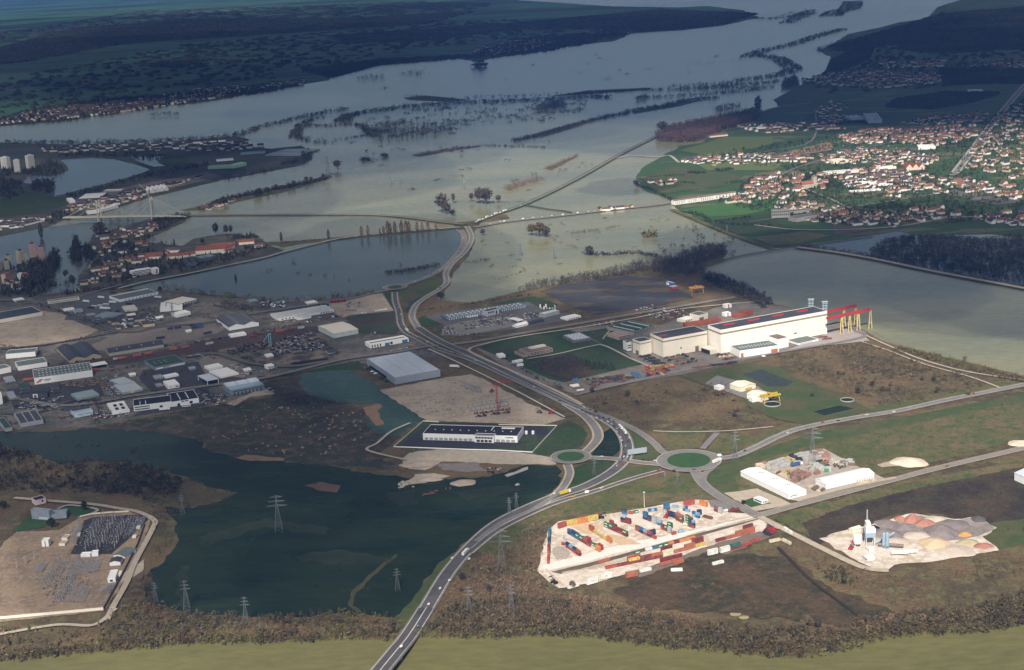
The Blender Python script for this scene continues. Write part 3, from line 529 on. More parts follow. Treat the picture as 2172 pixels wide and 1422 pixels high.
# ------ bridge in the foreground
ZR=1.7
def bridge_foreground():
 A,B=G((868,1347),ZR),G((800,1430),9.0);A2=G((905,1290),ZR)
 P=smooth([G((905,1288),ZR),G((868,1346),4),G((838,1383),7.5),G((786,1446),9.5),G((690,1560),9.5)],8)
 root=obj('road_bridge',None,loc=(0,0,0));tag(root,'long concrete road bridge over the olive river at the bottom edge','bridge')
 mb=MB();ribbon_mesh(mb,P,15.0)
 a=offs(P,8.2);b=offs(P,-8.2);n=len(P);dz=Vector((0,0,2.0));u=Vector((0,0,0.06))
 V=[q-u for q in a]+[q-u for q in b]+[q-dz for q in b]+[q-dz for q in a]
 dk=MB();F=[]
 for i in range(n-1):
  F+=[(i,i+1,n+i+1,n+i),(n+i,n+i+1,2*n+i+1,2*n+i),(2*n+i,2*n+i+1,3*n+i+1,3*n+i),(3*n+i,3*n+i+1,i+1,i)]
 dk.poly(V,F);obj('deck',dk.mesh('deck'),M_conc,root)
 obj('carriageway',mb.mesh('carriageway'),mat('bridge_asphalt',(0.075,0.07,0.075),var=0.12),root)
 mk=MB()
 for s in(-7.1,7.1,-0.25,0.25):ribbon_mesh(mk,[q+Vector((0,0,.06))for q in P],0.35,off=s)
 obj('lane_marking',mk.mesh('lane_marking'),M_line,root)
 for s in(-8.0,8.0):
  r=MB();Q=offs(P,s)
  for p,q in zip(Q,Q[1:]):
   r.bar(p+Vector((0,0,1.0)),q+Vector((0,0,1.0)),0.12);r.bar(p+Vector((0,0,.5)),q+Vector((0,0,.5)),0.1);r.bar(p,p+Vector((0,0,1.1)),0.12)
  obj('railing',r.mesh('railing'),mat('galvanised',(0.4,0.4,0.4),metal=.3),root)
 for f in(0.30,0.52,0.72,0.9):
  c=P[int(f*(n-1))];mm=MB();mm.box(-6,6,-1.2,1.2,-2,c.z-2.05)
  o=obj('pier',mm.mesh('pier'),M_conc,root,(c.x,c.y,0),rz=math.atan2(P[-1].y-P[0].y,P[-1].x-P[0].x)+math.pi/2)
bridge_foreground()
# ------ buildings
C_white=mat('white_cladding',(0.78,0.77,0.75),var=0.05,scale=0.2)
C_cream=mat('cream_cladding',(0.72,0.66,0.56),var=0.05,scale=0.1)
C_grey=mat('grey_blue_cladding',(0.30,0.34,0.38),var=0.06)
C_lroof=mat('pale_steel_roof',(0.52,0.56,0.62),var=0.08,scale=0.1)
C_droof=mat('dark_blue_roof',(0.055,0.06,0.075),var=0.18,scale=0.15)
C_groof=mat('green_grey_roof',(0.12,0.15,0.145),var=0.12,scale=0.15)
C_black=mat('black_roof',(0.022,0.02,0.03),var=0.1)
C_olive=mat('olive_band',(0.25,0.22,0.15),var=0.08)
C_beige=mat('beige_render',(0.42,0.35,0.24),var=0.08)
C_brown=mat('brown_roof',(0.17,0.13,0.11),var=0.12)
C_red=mat('red_paint',(0.40,0.04,0.04),var=0.1)
C_dark=mat('dark_opening',(0.02,0.02,0.022),var=0)
C_glass=mat('window_glass',(0.04,0.05,0.06),var=0,rough=0.15,spec=0.6)
C_blue=mat('blue_door',(0.06,0.16,0.35),var=0.05)
C_sky=mat('skylight',(0.62,0.66,0.66),var=0.05,rough=0.4)
C_yel=mat('yellow_paint',(0.48,0.33,0.05),var=0.08)
C_ylt=mat('pale_yellow_steel',(0.66,0.50,0.22),var=0.08)
C_tile=mat('red_tile',(0.27,0.09,0.055),var=0.18,scale=0.3)
C_orange=mat('rust_orange',(0.45,0.13,0.04),var=0.15)
C_bsteel=mat('blue_steel',(0.28,0.37,0.45),var=0.06)
C_dgreen=mat('dark_green_roof',(0.035,0.07,0.055),var=0.12)
C_mint=mat('mint_cladding',(0.42,0.60,0.42),var=0.06)
ZB=Zc[0]+0.06
def pitch_roof(mb,L,D,h,rise,kind,n=1,ov=0.5,mi=0):
 """roof solids on a footprint 0..L x 0..D with eaves at h"""
 if kind=='flat':
  mb.box(-.15,L+.15,-.15,D+.15,h-.9,h-0.35,mi)
  return
 if kind=='gx':
  for k in range(n):
   y0,y1=D*k/n-(ov if k==0 else 0),D*(k+1)/n+(ov if k==n-1 else 0);ym=(y0+y1)/2
   mb.poly([(-ov,y0,h),(L+ov,y0,h),(L+ov,ym,h+rise),(-ov,ym,h+rise),(-ov,y1,h),(L+ov,y1,h)],[(0,1,2,3),(3,2,5,4)],mi)
   mb.poly([(-ov,y0,h-.4),(L+ov,y0,h-.4),(L+ov,y1,h-.4),(-ov,y1,h-.4),(-ov,y0,h),(L+ov,y0,h),(L+ov,y1,h),(-ov,y1,h)],[(0,3,2,1),(0,1,5,4),(2,3,7,6)],mi)
 if kind=='gy':
  for k in range(n):
   x0,x1=L*k/n-(ov if k==0 else 0),L*(k+1)/n+(ov if k==n-1 else 0);xm=(x0+x1)/2
   mb.poly([(x0,-ov,h),(xm,-ov,h+rise),(xm,D+ov,h+rise),(x0,D+ov,h),(x1,-ov,h),(x1,D+ov,h)],[(0,1,2,3),(1,4,5,2)],mi)
 if kind=='wave':
  N=8*n
  for i in range(N):
   t0,t1=i/N,(i+1)/N;z0,z1=h+rise*abs(math.sin(math.pi*t0*n)),h+rise*abs(math.sin(math.pi*t1*n))
   mb.poly([(L*t0,-ov,z0),(L*t1,-ov,z1),(L*t1,D+ov,z1),(L*t0,D+ov,z0)],[(0,1,2,3)],mi)
def bld(name,label,cat,F,p0,p1,top,back,wall,roof,kind='flat',rise=None,n=1,feats=(),z=None,group=None,min_h=2.5,wall2=None):
 """p0,p1 = feet of the front wall, top = y of the eaves above p0, back = rear-left eaves corner or a depth in metres"""
 z=ZB if z is None else z
 a=G(F(*p0),z);c=G(F(*p1),z);ux=(c-a);L=ux.length;ux.normalize();ny=Vector((-ux.y,ux.x,0))
 if not isinstance(top,tuple):top=(p0[0],top)
 ty=F(*top)[1];by=F(*p0)[1];e=(a-Vector((0,0,HC))).length
 h=1.0
 for _ in range(6):
  dy=by-proj(a+Vector((0,0,h)))[1];h*=(by-ty)/max(dy,1e-4)
 h=max(h,min_h)
 if isinstance(back,(int,float)):D=float(back)
 else:
  b=G(F(*back),z+h);D=abs((b-a).dot(ny));D=max(D,5)
 root=obj(name,None,loc=a,rz=math.atan2(ux.y,ux.x));tag(root,label,cat,group)
 mb=MB()
 if kind=='open':
  for x in(0.4,L-.4):
   for y in(0.4,D-.4):mb.box(x-.3,x+.3,y-.3,y+.3,0,h-.5)
  obj('post',mb.mesh('post'),wall,root);mb=MB();mb.box(-.3,L+.3,-.3,D+.3,h-.6,h);obj('roof',mb.mesh('roof'),roof,root)
 else:
  rise=(0.12*min(L,D)if rise is None else rise)
  if kind=='flat':
   t=.45
   mb.poly([(0,0,0),(L,0,0),(L,D,0),(0,D,0),(0,0,h),(L,0,h),(L,D,h),(0,D,h),(t,t,h),(L-t,t,h),(L-t,D-t,h),(t,D-t,h),(t,t,h-.5),(L-t,t,h-.5),(L-t,D-t,h-.5),(t,D-t,h-.5)],
   [(0,1,5,4),(1,2,6,5),(2,3,7,6),(3,0,4,7),(4,5,9,8),(5,6,10,9),(6,7,11,10),(7,4,8,11),(8,9,13,12),(9,10,14,13),(10,11,15,14),(11,8,12,15)])
   obj('wall',mb.mesh('wall'),wall,root)
   mb=MB();mb.box(t,L-t,t,D-t,h-.9,h-.45)
   obj('roof',mb.mesh('roof'),roof,root)
  else:
   mb.poly([(0,0,0),(L,0,0),(L,D,0),(0,D,0),(0,0,h),(L,0,h),(L,D,h),(0,D,h)],[(0,1,5,4),(1,2,6,5),(2,3,7,6),(3,0,4,7)])
   if kind=='gx':
    for k in range(n):
     y0,y1=D*k/n,D*(k+1)/n
     for x in(0,L):mb.poly([(x,y0,h),(x,y1,h),(x,(y0+y1)/2,h+rise)],[(0,1,2)])
   if kind=='gy':
    for k in range(n):
     x0,x1=L*k/n,L*(k+1)/n
     for y in(0,D):mb.poly([(x0,y,h),(x1,y,h),((x0+x1)/2,y,h+rise)],[(0,1,2)])
   if kind=='wave':
    N=8*n
    for y in(0,D):
     mb.poly([(0,y,h)]+[(L*i/N,y,h+rise*abs(math.sin(math.pi*i/N*n)))for i in range(1,N)]+[(L,y,h)],[tuple(range(N+1))])
   obj('wall',mb.mesh('wall'),wall,root)
   mb=MB();pitch_roof(mb,L,D,h+.02,rise,kind,n);obj('roof',mb.mesh('roof'),roof,root)
 def rz_at(x,y):
  if kind=='gx':
   q=(y/D*n)%1;return h+rise*(1-abs(2*q-1))
  if kind=='gy':
   q=(x/L*n)%1;return h+rise*(1-abs(2*q-1))
  if kind=='wave':return h+rise*abs(math.sin(math.pi*x/L*n))
  return h-.45 if kind=='flat' else h
 for ft in feats:
  k=ft[0];mb=MB()
  if k=='f':
   _,nm,x0,x1,z0,z1,mm=ft;mb.box(L*x0,L*x1,-.18,0.1,h*z0,h*z1);obj(nm,mb.mesh(nm),mm,root)
  elif k=='fr':
   _,nm,x0,x1,z0,z1,mm,nn,fill=ft;me=None
   for i in range(nn):
    w_=L*(x1-x0)/nn
    if me is None:
     mb.box(0,w_*fill,-.18,0.1,h*z0,h*z1);me=mb.mesh(nm)
    obj(nm,me,mm,root,(L*x0+w_*(i+(1-fill)/2),0,0))
  elif k=='l' or k=='rt':
   _,nm,y0,y1,z0,z1,mm=ft;x=0 if k=='l' else L
   mb.box(x-.18,x+.18,D*y0,D*y1,h*z0,h*z1);obj(nm,mb.mesh(nm),mm,root)
  elif k=='band':
   _,nm,z0,z1,mm=ft
   for q in((-.15,L+.15,-.15,0.05),(-.15,L+.15,D-.05,D+.15),(-.15,.05,.05,D-.05),(L-.05,L+.15,.05,D-.05)):mb.box(*q,h*z0,h*z1)
   obj(nm,mb.mesh(nm),mm,root)
  elif k=='s':
   _,nm,x0,x1,y0,y1,nx_,ny_,fx,fy,hh,mm=ft;me=None
   for i in range(nx_):
    for j in range(ny_):
     w_,d_=L*(x1-x0)/nx_,D*(y1-y0)/ny_
     if me is None:
      mb.box(-w_*fx/2,w_*fx/2,-d_*fy/2,d_*fy/2,-.3,hh);me=mb.mesh(nm)
     x,y=L*x0+w_*(i+.5),D*y0+d_*(j+.5)
     o=obj(nm,me,mm,root,(x,y,rz_at(x,y)))
 return root
Bd='building'
# factory halls beside the river
hall=[('band','wall_band',0.80,0.87,C_olive),('s','roof_vent',0.03,0.2,0.35,0.5,1,1,.9,.5,0.9,C_red)]
bld('factory_hall','smallest, leftmost cream block of the stepped factory with olive band',Bd,Z5,(395,915),(560,880),(385,715),(260,680),C_cream,C_droof,feats=hall[:1]+[('l','door',.2,.6,0,.3,C_brown)])
bld('factory_hall','middle cream block of the stepped factory, dark roof, olive band under the eaves',Bd,Z5,(728,940),(1362,822),(715,672),(510,600),C_cream,C_droof,feats=hall+[('fr','cladding_rib',0,1,0,.8,mat('rib_cream',(.55,.5,.43)),16,.03),('f','window',.38,.42,.3,.38,C_brown),('f','door',.72,.80,0,.28,C_brown)])  # cladding ribs in a darker cream than the wall
hb=bld('factory_hall','tallest and longest white factory hall at the flooded river, dark roof with red vents',Bd,FF,(1529.1,750.4),(1754.2,708),(1529,700.3),(1496.7,690.7),mat('factory_white',(0.80,0.75,0.68),var=0.04),C_droof,
feats=[('fr','cladding_rib',0,1,0,.8,mat('rib_cream',(0,0,0)),30,.03),('band','wall_band',0.80,0.87,C_olive),('s','roof_vent',0.03,0.95,0.45,0.75,4,1,.45,.35,1.2,C_red),('f','window',.68,.71,.25,.30,C_brown)])
bld('factory_shed','long low white factory shed with green-grey roof and skylight rows before the tall hall',Bd,Z6,(60,945),(625,862),(60,845),(-115,775),C_white,C_groof,feats=[('s','skylight',.1,.95,.35,.65,11,2,.25,.35,.5,C_sky),('f','door',.80,.97,0,.55,C_orange),('f','door',.03,.1,0,.6,C_orange)],z=ZB+.02)
bld('factory_annex','white cube annex with brown roof between the low shed and the tall hall',Bd,Z6,(612,822),(765,788),(605,680),(445,628),C_white,C_brown,z=ZB+.04)
bld('factory_office','low white office strip with window row at the right of the factory',Bd,Z6,(905,765),(1195,700),(900,740),(890,652),C_white,C_groof,z=ZB+.06,feats=[('fr','window',.05,.7,.35,.7,C_glass,8,.6)])
bld('loading_porch','cream loading porch open to the left between two factory halls','porch',Z5,(1412,900),(1530,872),(1410,838),(1250,795),C_cream,C_cream,z=ZB+.08,feats=[('l','opening',.1,.95,0,.85,C_dark)])  # black panel on the left wall stands for the porch's unlit inside
bld('stair_block','small white block with dark window bands at the left end of the factory',Bd,Z5,(210,850),(270,840),(200,725),14,C_white,C_droof,feats=[('f','window',.05,.9,.3,.42,C_glass),('f','window',.05,.9,.55,.67,C_glass)])
def chimney(F,x,y0,y1,label):
 b=G(F(x,y0),36);k=1.0;c=G(F(x,y0),30)
 r=obj('exhaust_stack',None,loc=(c.x,c.y,29));tag(r,label,'exhaust stack')
 mb=MB()
 for sx in(-2.2,2.2):mb.cyl(sx,0,0,14,1.3,n=10)
 obj('flue',mb.mesh('flue'),C_bsteel,r)
 mb=MB()
 for zz in(4,8,12):mb.box(-4.2,4.2,-2,2,zz,zz+.4)
 mb.box(-4.5,4.5,-2.2,2.2,14,15);obj('platform',mb.mesh('platform'),mat('pale_blue_steel',(0.55,0.63,0.7)),r)
chimney(Z6,1085,225,0,'left pair of blue-grey exhaust flues rising behind the factory roof')
chimney(Z6,1285,262,0,'right pair of blue-grey exhaust flues at the end of the factory roof')
# gantry crane runway over the water
def runway():
 r=obj('crane_runway',None,loc=(0,0,0));tag(r,'red twin crane runway beams on pale yellow legs over the water','crane runway')
 H=27
 for(b0,b1),legs in(((Z6(1318,300),Z6(1735,210)),(Z6(1438,470),Z6(1632,440))),((Z6(1318,395),Z6(1930,265)),(Z6(1390,570),Z6(1505,545),Z6(1620,515),Z6(1832,490)))):
  a,b=G(b0,ZB+H),G(b1,ZB+H);d=(b-a).normalized();n=Vector((-d.y,d.x,0))
  mb=MB();
  for s in(-1.3,1.3):mb.poly([a+n*(s-.6),b+n*(s-.6),b+n*(s+.6),a+n*(s+.6)]+[q+Vector((0,0,3.6))for q in(a+n*(s-.6),b+n*(s-.6),b+n*(s+.6),a+n*(s+.6))],[(0,3,2,1),(4,5,6,7),(0,1,5,4),(1,2,6,5),(2,3,7,6),(3,0,4,7)])
  obj('runway_beam',mb.mesh('runway_beam'),C_red,r)
  for lg in legs:
   f=G(lg,0.5);t=(f-a).dot(d);tp=a+d*t;mb=MB()
   for s in(-3.2,3.2):mb.bar(Vector((tp.x,tp.y,0))+d*s,tp+d*(s*.25),.75)
   mb.bar(Vector((tp.x,tp.y,9))+d*2.4,Vector((tp.x,tp.y,9))-d*2.4,.4)
   obj('leg',mb.mesh('leg'),C_ylt,r)
runway()
def pile(F,x,y,rx,h_,ma,label,cat='pile',name='gravel_pile',ry=None,seg=22):
 h=h_*.6;c=G(F(x,y),ZB);rr=(G(F(x+rx,y),ZB)-c).length;ry=rr*(ry or .9);V=[(0,0,h)];Fc=[];rg=random.Random(int(x*7+y));K=5
 ph=[rg.random()*6 for _ in range(3)]
 for j in range(1,K+1):
  for i in range(seg):
   a=2*math.pi*i/seg;f=(j/K)*(1+.12*math.sin(2*a+ph[0])+.07*math.sin(5*a+ph[1]));V.append((rr*f*math.cos(a),ry*f*math.sin(a),max(-.5,h*(1-(j/K)**1.15)+rg.uniform(-.03,.03)*h)if j<K else-.3))
 Fc=[(0,1+i,1+(i+1)%seg)for i in range(seg)]
 for j in range(K-1):
  for i in range(seg):q=1+j*seg+i;q2=1+j*seg+(i+1)%seg;Fc.append((q,q+seg,q2+seg,q2))
 o=obj(name,mesh(name,V,Fc),ma,loc=c);tag(o,label,cat);return o
 # white timber sheds
bld('white_shed','long white shed with three low roof vents running down to the junction','shed',Z3,(800,845),(1028,785),(800,780),(160,490),C_white,mat('white_roof',(0.82,0.82,0.82),var=0.03),kind='gy',rise=1.6,n=1,
feats=[('fr','window',.1,.5,.45,.6,C_dark,4,.7),('s','roof_vent',.3,.75,.1,.9,4,3,.5,.015,.9,mat('vent_red',(0.35,0.16,0.14)))])
bld('white_shed','white shed with low gable beside the timber stacks and the pale road','shed',Z3,(1280,715),(1895,572),(1280,650),(1100,590),C_white,mat('white_roof',(0,0,0)),kind='gx',rise=2.5,feats=[('fr','door',.62,.98,0,.5,mat('grey_door',(0.5,0.48,0.46)),7,.6)])
bld('bungalow_office','grey-roofed office bungalow on a small green lawn at the crossroads',Bd,Z3,(465,905),(540,882),(465,868),(340,822),C_white,C_lroof,feats=[('fr','window',.1,.9,.3,.8,C_glass,3,.6),('l','window',.1,.9,.4,.8,C_glass)])
bld('grey_hangar','pale grey hangar cut by the right edge of the picture','hangar',B3,(1832,425),(1960,395),(1832,385),(1790,360),C_white,C_lroof,kind='gy',rise=3)
# blue-grey warehouse and the black-roofed depot
bld('blue_warehouse','big blue-grey warehouse with three pale roof panels beside the flood pool','warehouse',Y3,(465,455),(918,374),(465,385),(130,200),C_grey,C_droof,feats=[('s','roof_panel',.01,.99,.01,.99,3,1,.975,.985,.42,C_lroof),('l','door',.3,.9,0,.35,C_dark)])
# entrance depot
bld('black_roof_depot','long white-fronted depot with a black roof, row of loading bays, beside the small roundabout','depot',Y3,(745,1008),(1690,1036),(745,942),(840,852),C_white,C_black,
feats=[('fr','loading_bay',.01,.53,.05,.40,mat('bay_grey',(.3,.31,.33)),10,.75),('fr','loading_bay',.77,.98,.05,.4,mat('bay_grey',(0,0,0)),4,.75),('f','sign_panel',.875,.885,.62,.80,C_red),('fr','letter',.89,.96,.62,.8,C_dark,8,.7),
('s','skylight',.05,.95,.35,.6,10,1,.12,.25,.5,C_sky),('s','roof_panel',.78,.92,.75,.9,1,1,1,.9,.3,C_white),('s','roof_rib',.68,.70,.55,1,1,1,.5,1,.6,C_sky)])
bld('entrance_block','white two-storey entrance block standing before the black-roofed depot',Bd,Y3,(1258,1032),(1455,1040),(1255,965),10,C_white,C_black,z=ZB+.1,feats=[('fr','window',.05,.95,.6,.85,C_glass,6,.85),('fr','window',.1,.9,.08,.42,C_glass,4,.8)])
for q,(x,y)in enumerate(((1778,940),(1845,940))):
 c=G(Y3(x,y+8),ZB);r=obj('storage_tank',None,loc=c);tag(r,('left' if q==0 else 'right')+' of two small white round tanks on the depot lawn','tank')
 mb=MB();mb.cyl(0,0,0,3.6,1.8,n=14);obj('shell',mb.mesh('shell'),C_white,r);mb=MB();mb.cyl(0,0,3.6,4.4,1.9,r2=.3,n=14);obj('lid',mb.mesh('lid'),C_white,r)
 # curved depot
bld('long_depot','long blue-roofed depot with two rows of skylights and rows of docks behind the car park','depot',Y1,(500,690),(1470,530),(492,662),(395,625),mat('depot_wall',(0.10,0.12,0.15)),mat('depot_roof',(0.13,0.16,0.19),var=0.1),min_h=5,
feats=[('f','canopy',0,.5,.75,.98,C_bsteel),('f','canopy',.66,1,.75,.98,C_bsteel),('fr','loading_bay',.02,.48,.02,.6,C_sky,16,.3),('fr','loading_bay',.68,.99,.02,.6,C_sky,12,.3),('s','skylight',.03,.97,.1,.9,18,2,.45,.12,.9,C_sky)])
bld('depot_office','pale cube office block projecting from the middle of the long depot',Bd,Y1,(992,640),(1138,606),(985,575),(968,552),mat('pale_blue_wall',(0.42,0.44,0.46)),C_droof,z=ZB+.1,feats=[('fr','window',.05,.6,.5,.8,C_glass,4,.7),('f','door',.72,.82,.1,.75,C_dark)])
bld('green_shed','pale green-roofed shed in the middle of the depot car park','shed',Y1,(1685,655),(1868,608),(1685,610),(1655,588),mat('shed_wall',(.35,.37,.36)),mat('mint_roof',(0.55,0.65,0.6)))
bld('white_tent','white arched tent hall at the near edge of the depot car park','tent',Y1,(1355,778),(1488,742),(1350,755),(1320,735),C_white,C_white,kind='gx',rise=2.5)
bld('long_canopy','long white canopy among the parked cars of the depot','canopy',Y1,(1370,710),(1430,695),(1370,697),(1290,650),C_white,C_white,kind='open')
bld('low_store','low dark flat-roofed store beside the white tent',Bd,Y1,(1480,738),(1680,695),(1480,722),(1470,700),C_droof,C_droof)
bld('customs_post','small white flat building at the right end of the depot yard',Bd,Y1,(1960,690),(2130,650),(1960,668),(1900,640),C_white,C_white,feats=[('fr','window',.1,.9,.3,.7,C_glass,5,.6)])
# offices on the factory lawns
bnd=[('fr','window',.04,.96,.25,.42,C_glass,7,.8),('fr','window',.04,.96,.62,.82,C_glass,7,.8)]
bld('brick_office','brown flat-roofed office wing nearest the highway corner of the lawns',Bd,Y2,(275,490),(592,425),(275,440),(150,380),mat('brick_wall',(0.36,0.28,0.23)),C_brown,feats=bnd+[('s','roof_house',.3,.95,.55,.8,1,1,1,1,2.2,mat('pale_render',(.55,.5,.42)))])
bld('brick_office','low brown wing with cream eaves at the left end of the lawn offices',Bd,Y2,(190,505),(255,492),(190,470),(55,420),mat('brick_wall',(0,0,0)),C_brown)
bld('glass_pavilion','irregular grey pavilion with a white-topped roof on the factory lawn',Bd,Y2,(880,312),(1110,272),(880,270),(685,205),mat('pavilion_wall',(0.16,0.15,0.16)),mat('pavilion_roof',(0.36,0.37,0.4),var=.2),feats=bnd[:1]+[('s','roof_light',.1,.9,.1,.9,4,3,.5,.5,1,C_lroof)])
bld('brown_office','square brown-roofed office with reddish bands beside the factory end',Bd,Y2,(1480,268),(1655,228),(1480,222),(1345,170),mat('brick_wall',(0,0,0)),mat('tan_roof',(0.3,0.24,0.2)),feats=bnd)
bld('court_office','large dark green-roofed office with long courtyards and pale bands behind the brown office',Bd,Y2,(1680,205),(1985,112),(1660,160),(1500,30),mat('office_wall',(0.3,0.27,0.24)),C_dgreen,feats=bnd+[('s','roof_edge',0,1,.1,.9,3,1,.05,1,.8,C_sky)])
for q,(a,b,t,bk)in enumerate((((1505,190),(1570,180),165,(1500,140)),((1650,245),(1745,225),222,(1645,215)),((1695,275),(1750,265),255,(1690,248)))):
 bld('white_hut',('single white hut on the lawn edge above the highway','upper of two long white huts by the highway fence','lower of two white huts by the highway fence')[q],'hut',Y3,a,b,t,bk,C_white,C_white)
bld('gatehouse_hall','cream cube building with a big dark doorway behind the factory roof',Bd,Z5,(1245,435),(1370,397),(1240,335),(1130,300),C_cream,C_groof,feats=[('f','door',0.0,.5,.0,.62,C_brown)])
bld('gatehouse_office','low cream annex with roof hoods beside the cube building behind the factory',Bd,Z5,(1040,445),(1182,402),(1035,405),(965,368),C_cream,C_white,z=ZB+.05,feats=[('fr','window',.05,.9,.3,.7,C_dark,5,.5),('s','roof_hood',.4,.95,.3,.7,3,1,.6,.8,1.5,C_white)])
for q,(x0,y0,x1,y1,t)in enumerate(((1050,505,1310,470,460),(1310,470,1560,412,430),(1780,375,1900,350,330),(1900,350,2020,318,290))):
 bld('red_container_store','rust red low store '+('left end of the line behind the middle factory roof','second in the line behind the middle factory roof','third in the line behind the tall hall roof','last in the line behind the tall hall roof')[q],'store',Z5,(x0,y0),(x1,y1),t,12,mat('rust_red',(0.30,0.09,0.06),var=.15),mat('rust_red',(0,0,0)))
for q,(x,y)in enumerate(((1615,355),(1625,235))):
 bld('red_striped_box',('near' if q==0 else 'far')+' white and red striped equipment box behind the factory','equipment',Z5,(x,y),(x+85,y-15),y-50,9,C_white,C_white,feats=[('f','stripe',.4,.58,0,1,C_red)])
bld('blue_workshop','blue-walled workshop with a white roof at the edge of the marsh','workshop',X8,(1425,235),(1500,255),(1400,185),(1380,170),mat('deep_blue_wall',(0.05,0.12,0.28)),C_lroof,feats=[('f','sign_panel',.1,.5,.3,.8,C_sky)])
bld('red_workshop','red-walled workshop extension beside the blue one','workshop',X8,(1495,278),(1565,265),(1495,250),12,mat('brick_red',(.25,.05,.04)),C_bsteel)
# sewage works
bld('yellow_hangar','upper of two cream hangars at the sewage works','hangar',A6,(370,1176),(465,1152),(370,1148),(295,1125),mat('pale_yellow_wall',(.72,.66,.5)),C_cream,kind='gy',rise=2,feats=[('f','door',.3,.75,0,.55,C_yel)])
bld('yellow_hangar','lower of two cream hangars beside the yellow gantry','hangar',A6,(500,1240),(568,1215),(490,1208),(430,1178),mat('pale_yellow_wall',(0,0,0)),C_cream,kind='gy',rise=2)
bld('white_hut','small white hut left of the cream hangars','hut',A6,(230,1167),(265,1158),1145,10,C_white,C_white)
bld('white_hut','small white hut at the foot of the lower cream hangar','hut',A6,(445,1242),(475,1236),1215,9,C_white,C_white)
def portal(name,label,F,a,b,h,w,ma,zz=ZB,legs=2):
 A,B=G(F(*a),zz),G(F(*b),zz);d=(B-A).normalized();n=Vector((-d.y,d.x,0));L=(B-A).length
 r=obj(name,None,loc=A,rz=math.atan2(d.y,d.x));tag(r,label,'gantry crane')
 mb=MB()
 for y in(-w/2,w/2):mb.box(-2,L+2,y-.6,y+.6,h,h+2.2)
 obj('girder',mb.mesh('girder'),ma,r)
 for x in(0,L):
  mb=MB()
  for s in(-1,1):mb.bar((x,s*(w/2+1.5),0),(x,s*w/2*.6,h),.6)
  obj('leg',mb.mesh('leg'),ma,r)
 mb=MB();mb.box(L*.4,L*.4+4,-w/2-.8,w/2+.8,h+2.2,h+3.6);obj('trolley',mb.mesh('trolley'),ma,r)
portal('gantry_crane','yellow gantry crane over a round basin at the sewage works',A6,(510,1245),(605,1228),8,8,C_yel)
portal('gantry_crane','orange gantry crane beside the blue and red workshops',X8,(1695,320),(1815,305),9,8,mat('crane_orange',(.42,.2,.05)))
def basin(F,x,y,rx,label,zz=ZB,fill=None):
 c=G(F(x,y),zz);R=(G(F(x+rx,y),zz)-c).length;r=obj('round_basin',None,loc=c);tag(r,label,'basin');mb=MB();n=24
 for i in range(n):
  a,b=2*math.pi*i/n,2*math.pi*(i+1)/n
  q=[(math.cos(t)*k,math.sin(t)*k)for t in(a,b)for k in(R,R-.8)]
  mb.poly([(*q[0],0),(*q[2],0),(*q[2],1.2),(*q[0],1.2),(*q[1],0),(*q[3],0),(*q[3],1.2),(*q[1],1.2)],[(0,1,2,3),(5,4,7,6),(3,2,6,7)])
 obj('rim',mb.mesh('rim'),M_conc,r);mb=MB();mb.cyl(0,0,0,.5,R-.8,n=24);obj('water_surface',mb.mesh('water_surface'),fill or M_dpond,r)
basin(A6,1047,1228,45,'round settling basin at the right of the sewage works')
basin(A6,570,1255,55,'round basin with dark water under the yellow gantry')
# left industrial estate
def B_(name,label,F,*a,**k):return bld(name,label,Bd,F,*a,**k)
B_('white_factory','long white factory with stepped white annex on the red tarmac forecourt',Y4,(190,522),(948,398),(182,488),(65,425),C_white,mat('ribbed_grey_roof',(.5,.5,.5),var=.1),feats=[('fr','window',.05,.3,.3,.7,C_glass,4,.5),('fr','window',.75,.98,.25,.6,C_glass,5,.6),('f','sign_panel',.76,.9,.75,.85,C_red)])
B_('white_annex','white annex with small red lettering projecting from the long white factory',Y4,(465,512),(642,478),(465,472),(405,435),C_white,mat('ribbed_grey_roof',(0,0,0)),z=ZB+.05,feats=[('fr','letter',.3,.9,.6,.75,C_red,9,.6)])
B_('cream_warehouse','big cream-roofed warehouse beside the scrapyard',Y4,(948,755),(1280,692),(930,692),(715,592),mat('pale_green_wall',(.5,.54,.5)),C_cream,kind='gx',rise=2)
B_('white_workshop','white workshop with two blue doors beside the highway bend',Y4,(1440,892),(1962,802),(1435,840),(1370,797),C_white,C_white,feats=[('f','door',.38,.5,0,.75,C_blue),('f','door',.83,.97,0,.8,C_blue),('f','opening',.52,.58,.2,.8,C_dark),('fr','window',.02,.3,.1,.8,C_dark,4,.4),('s','roof_rib',.05,.95,.35,.55,1,1,1,.6,.8,C_brown)])
B_('wave_roof_hall','white hall with a dark scalloped roof dotted with skylights',Y5,(722,692),(1150,622),(712,642),(540,510),C_white,C_droof,kind='gy',rise=4,n=2,feats=[('s','skylight',.04,.96,.04,.96,12,9,.25,.35,.3,C_sky)])
B_('white_annex','low white box building in front of the scalloped roof hall',Y5,(745,795),(970,757),(735,765),(710,738),C_white,C_white)
B_('bus_depot','long white and grey bus depot by the flood shore',Y6,(505,350),(1058,238),(505,312),(330,262),C_white,mat('depot_grey_roof',(.13,.14,.14),var=.1),feats=[('fr','door',.1,.95,.1,.7,C_bsteel,9,.35),('s','roof_edge',.0,1,.88,.98,1,1,1,.9,.8,C_sky)])
B_('cream_hall','hall with a large cream roof beside the shore',Y6,(1352,432),(1640,352),(1340,378),(1185,320),mat('dark_wall',(.12,.12,.12)),C_cream,kind='flat',feats=[('fr','window',.1,.9,.6,.85,C_sky,6,.6)])
B_('white_complex','white stepped building left of the cream-roofed hall',Y6,(1085,492),(1408,462),(1080,440),(825,378),C_white,C_white,feats=[('s','roof_rib',.1,.4,.3,.9,1,1,.1,.9,.6,C_brown)])
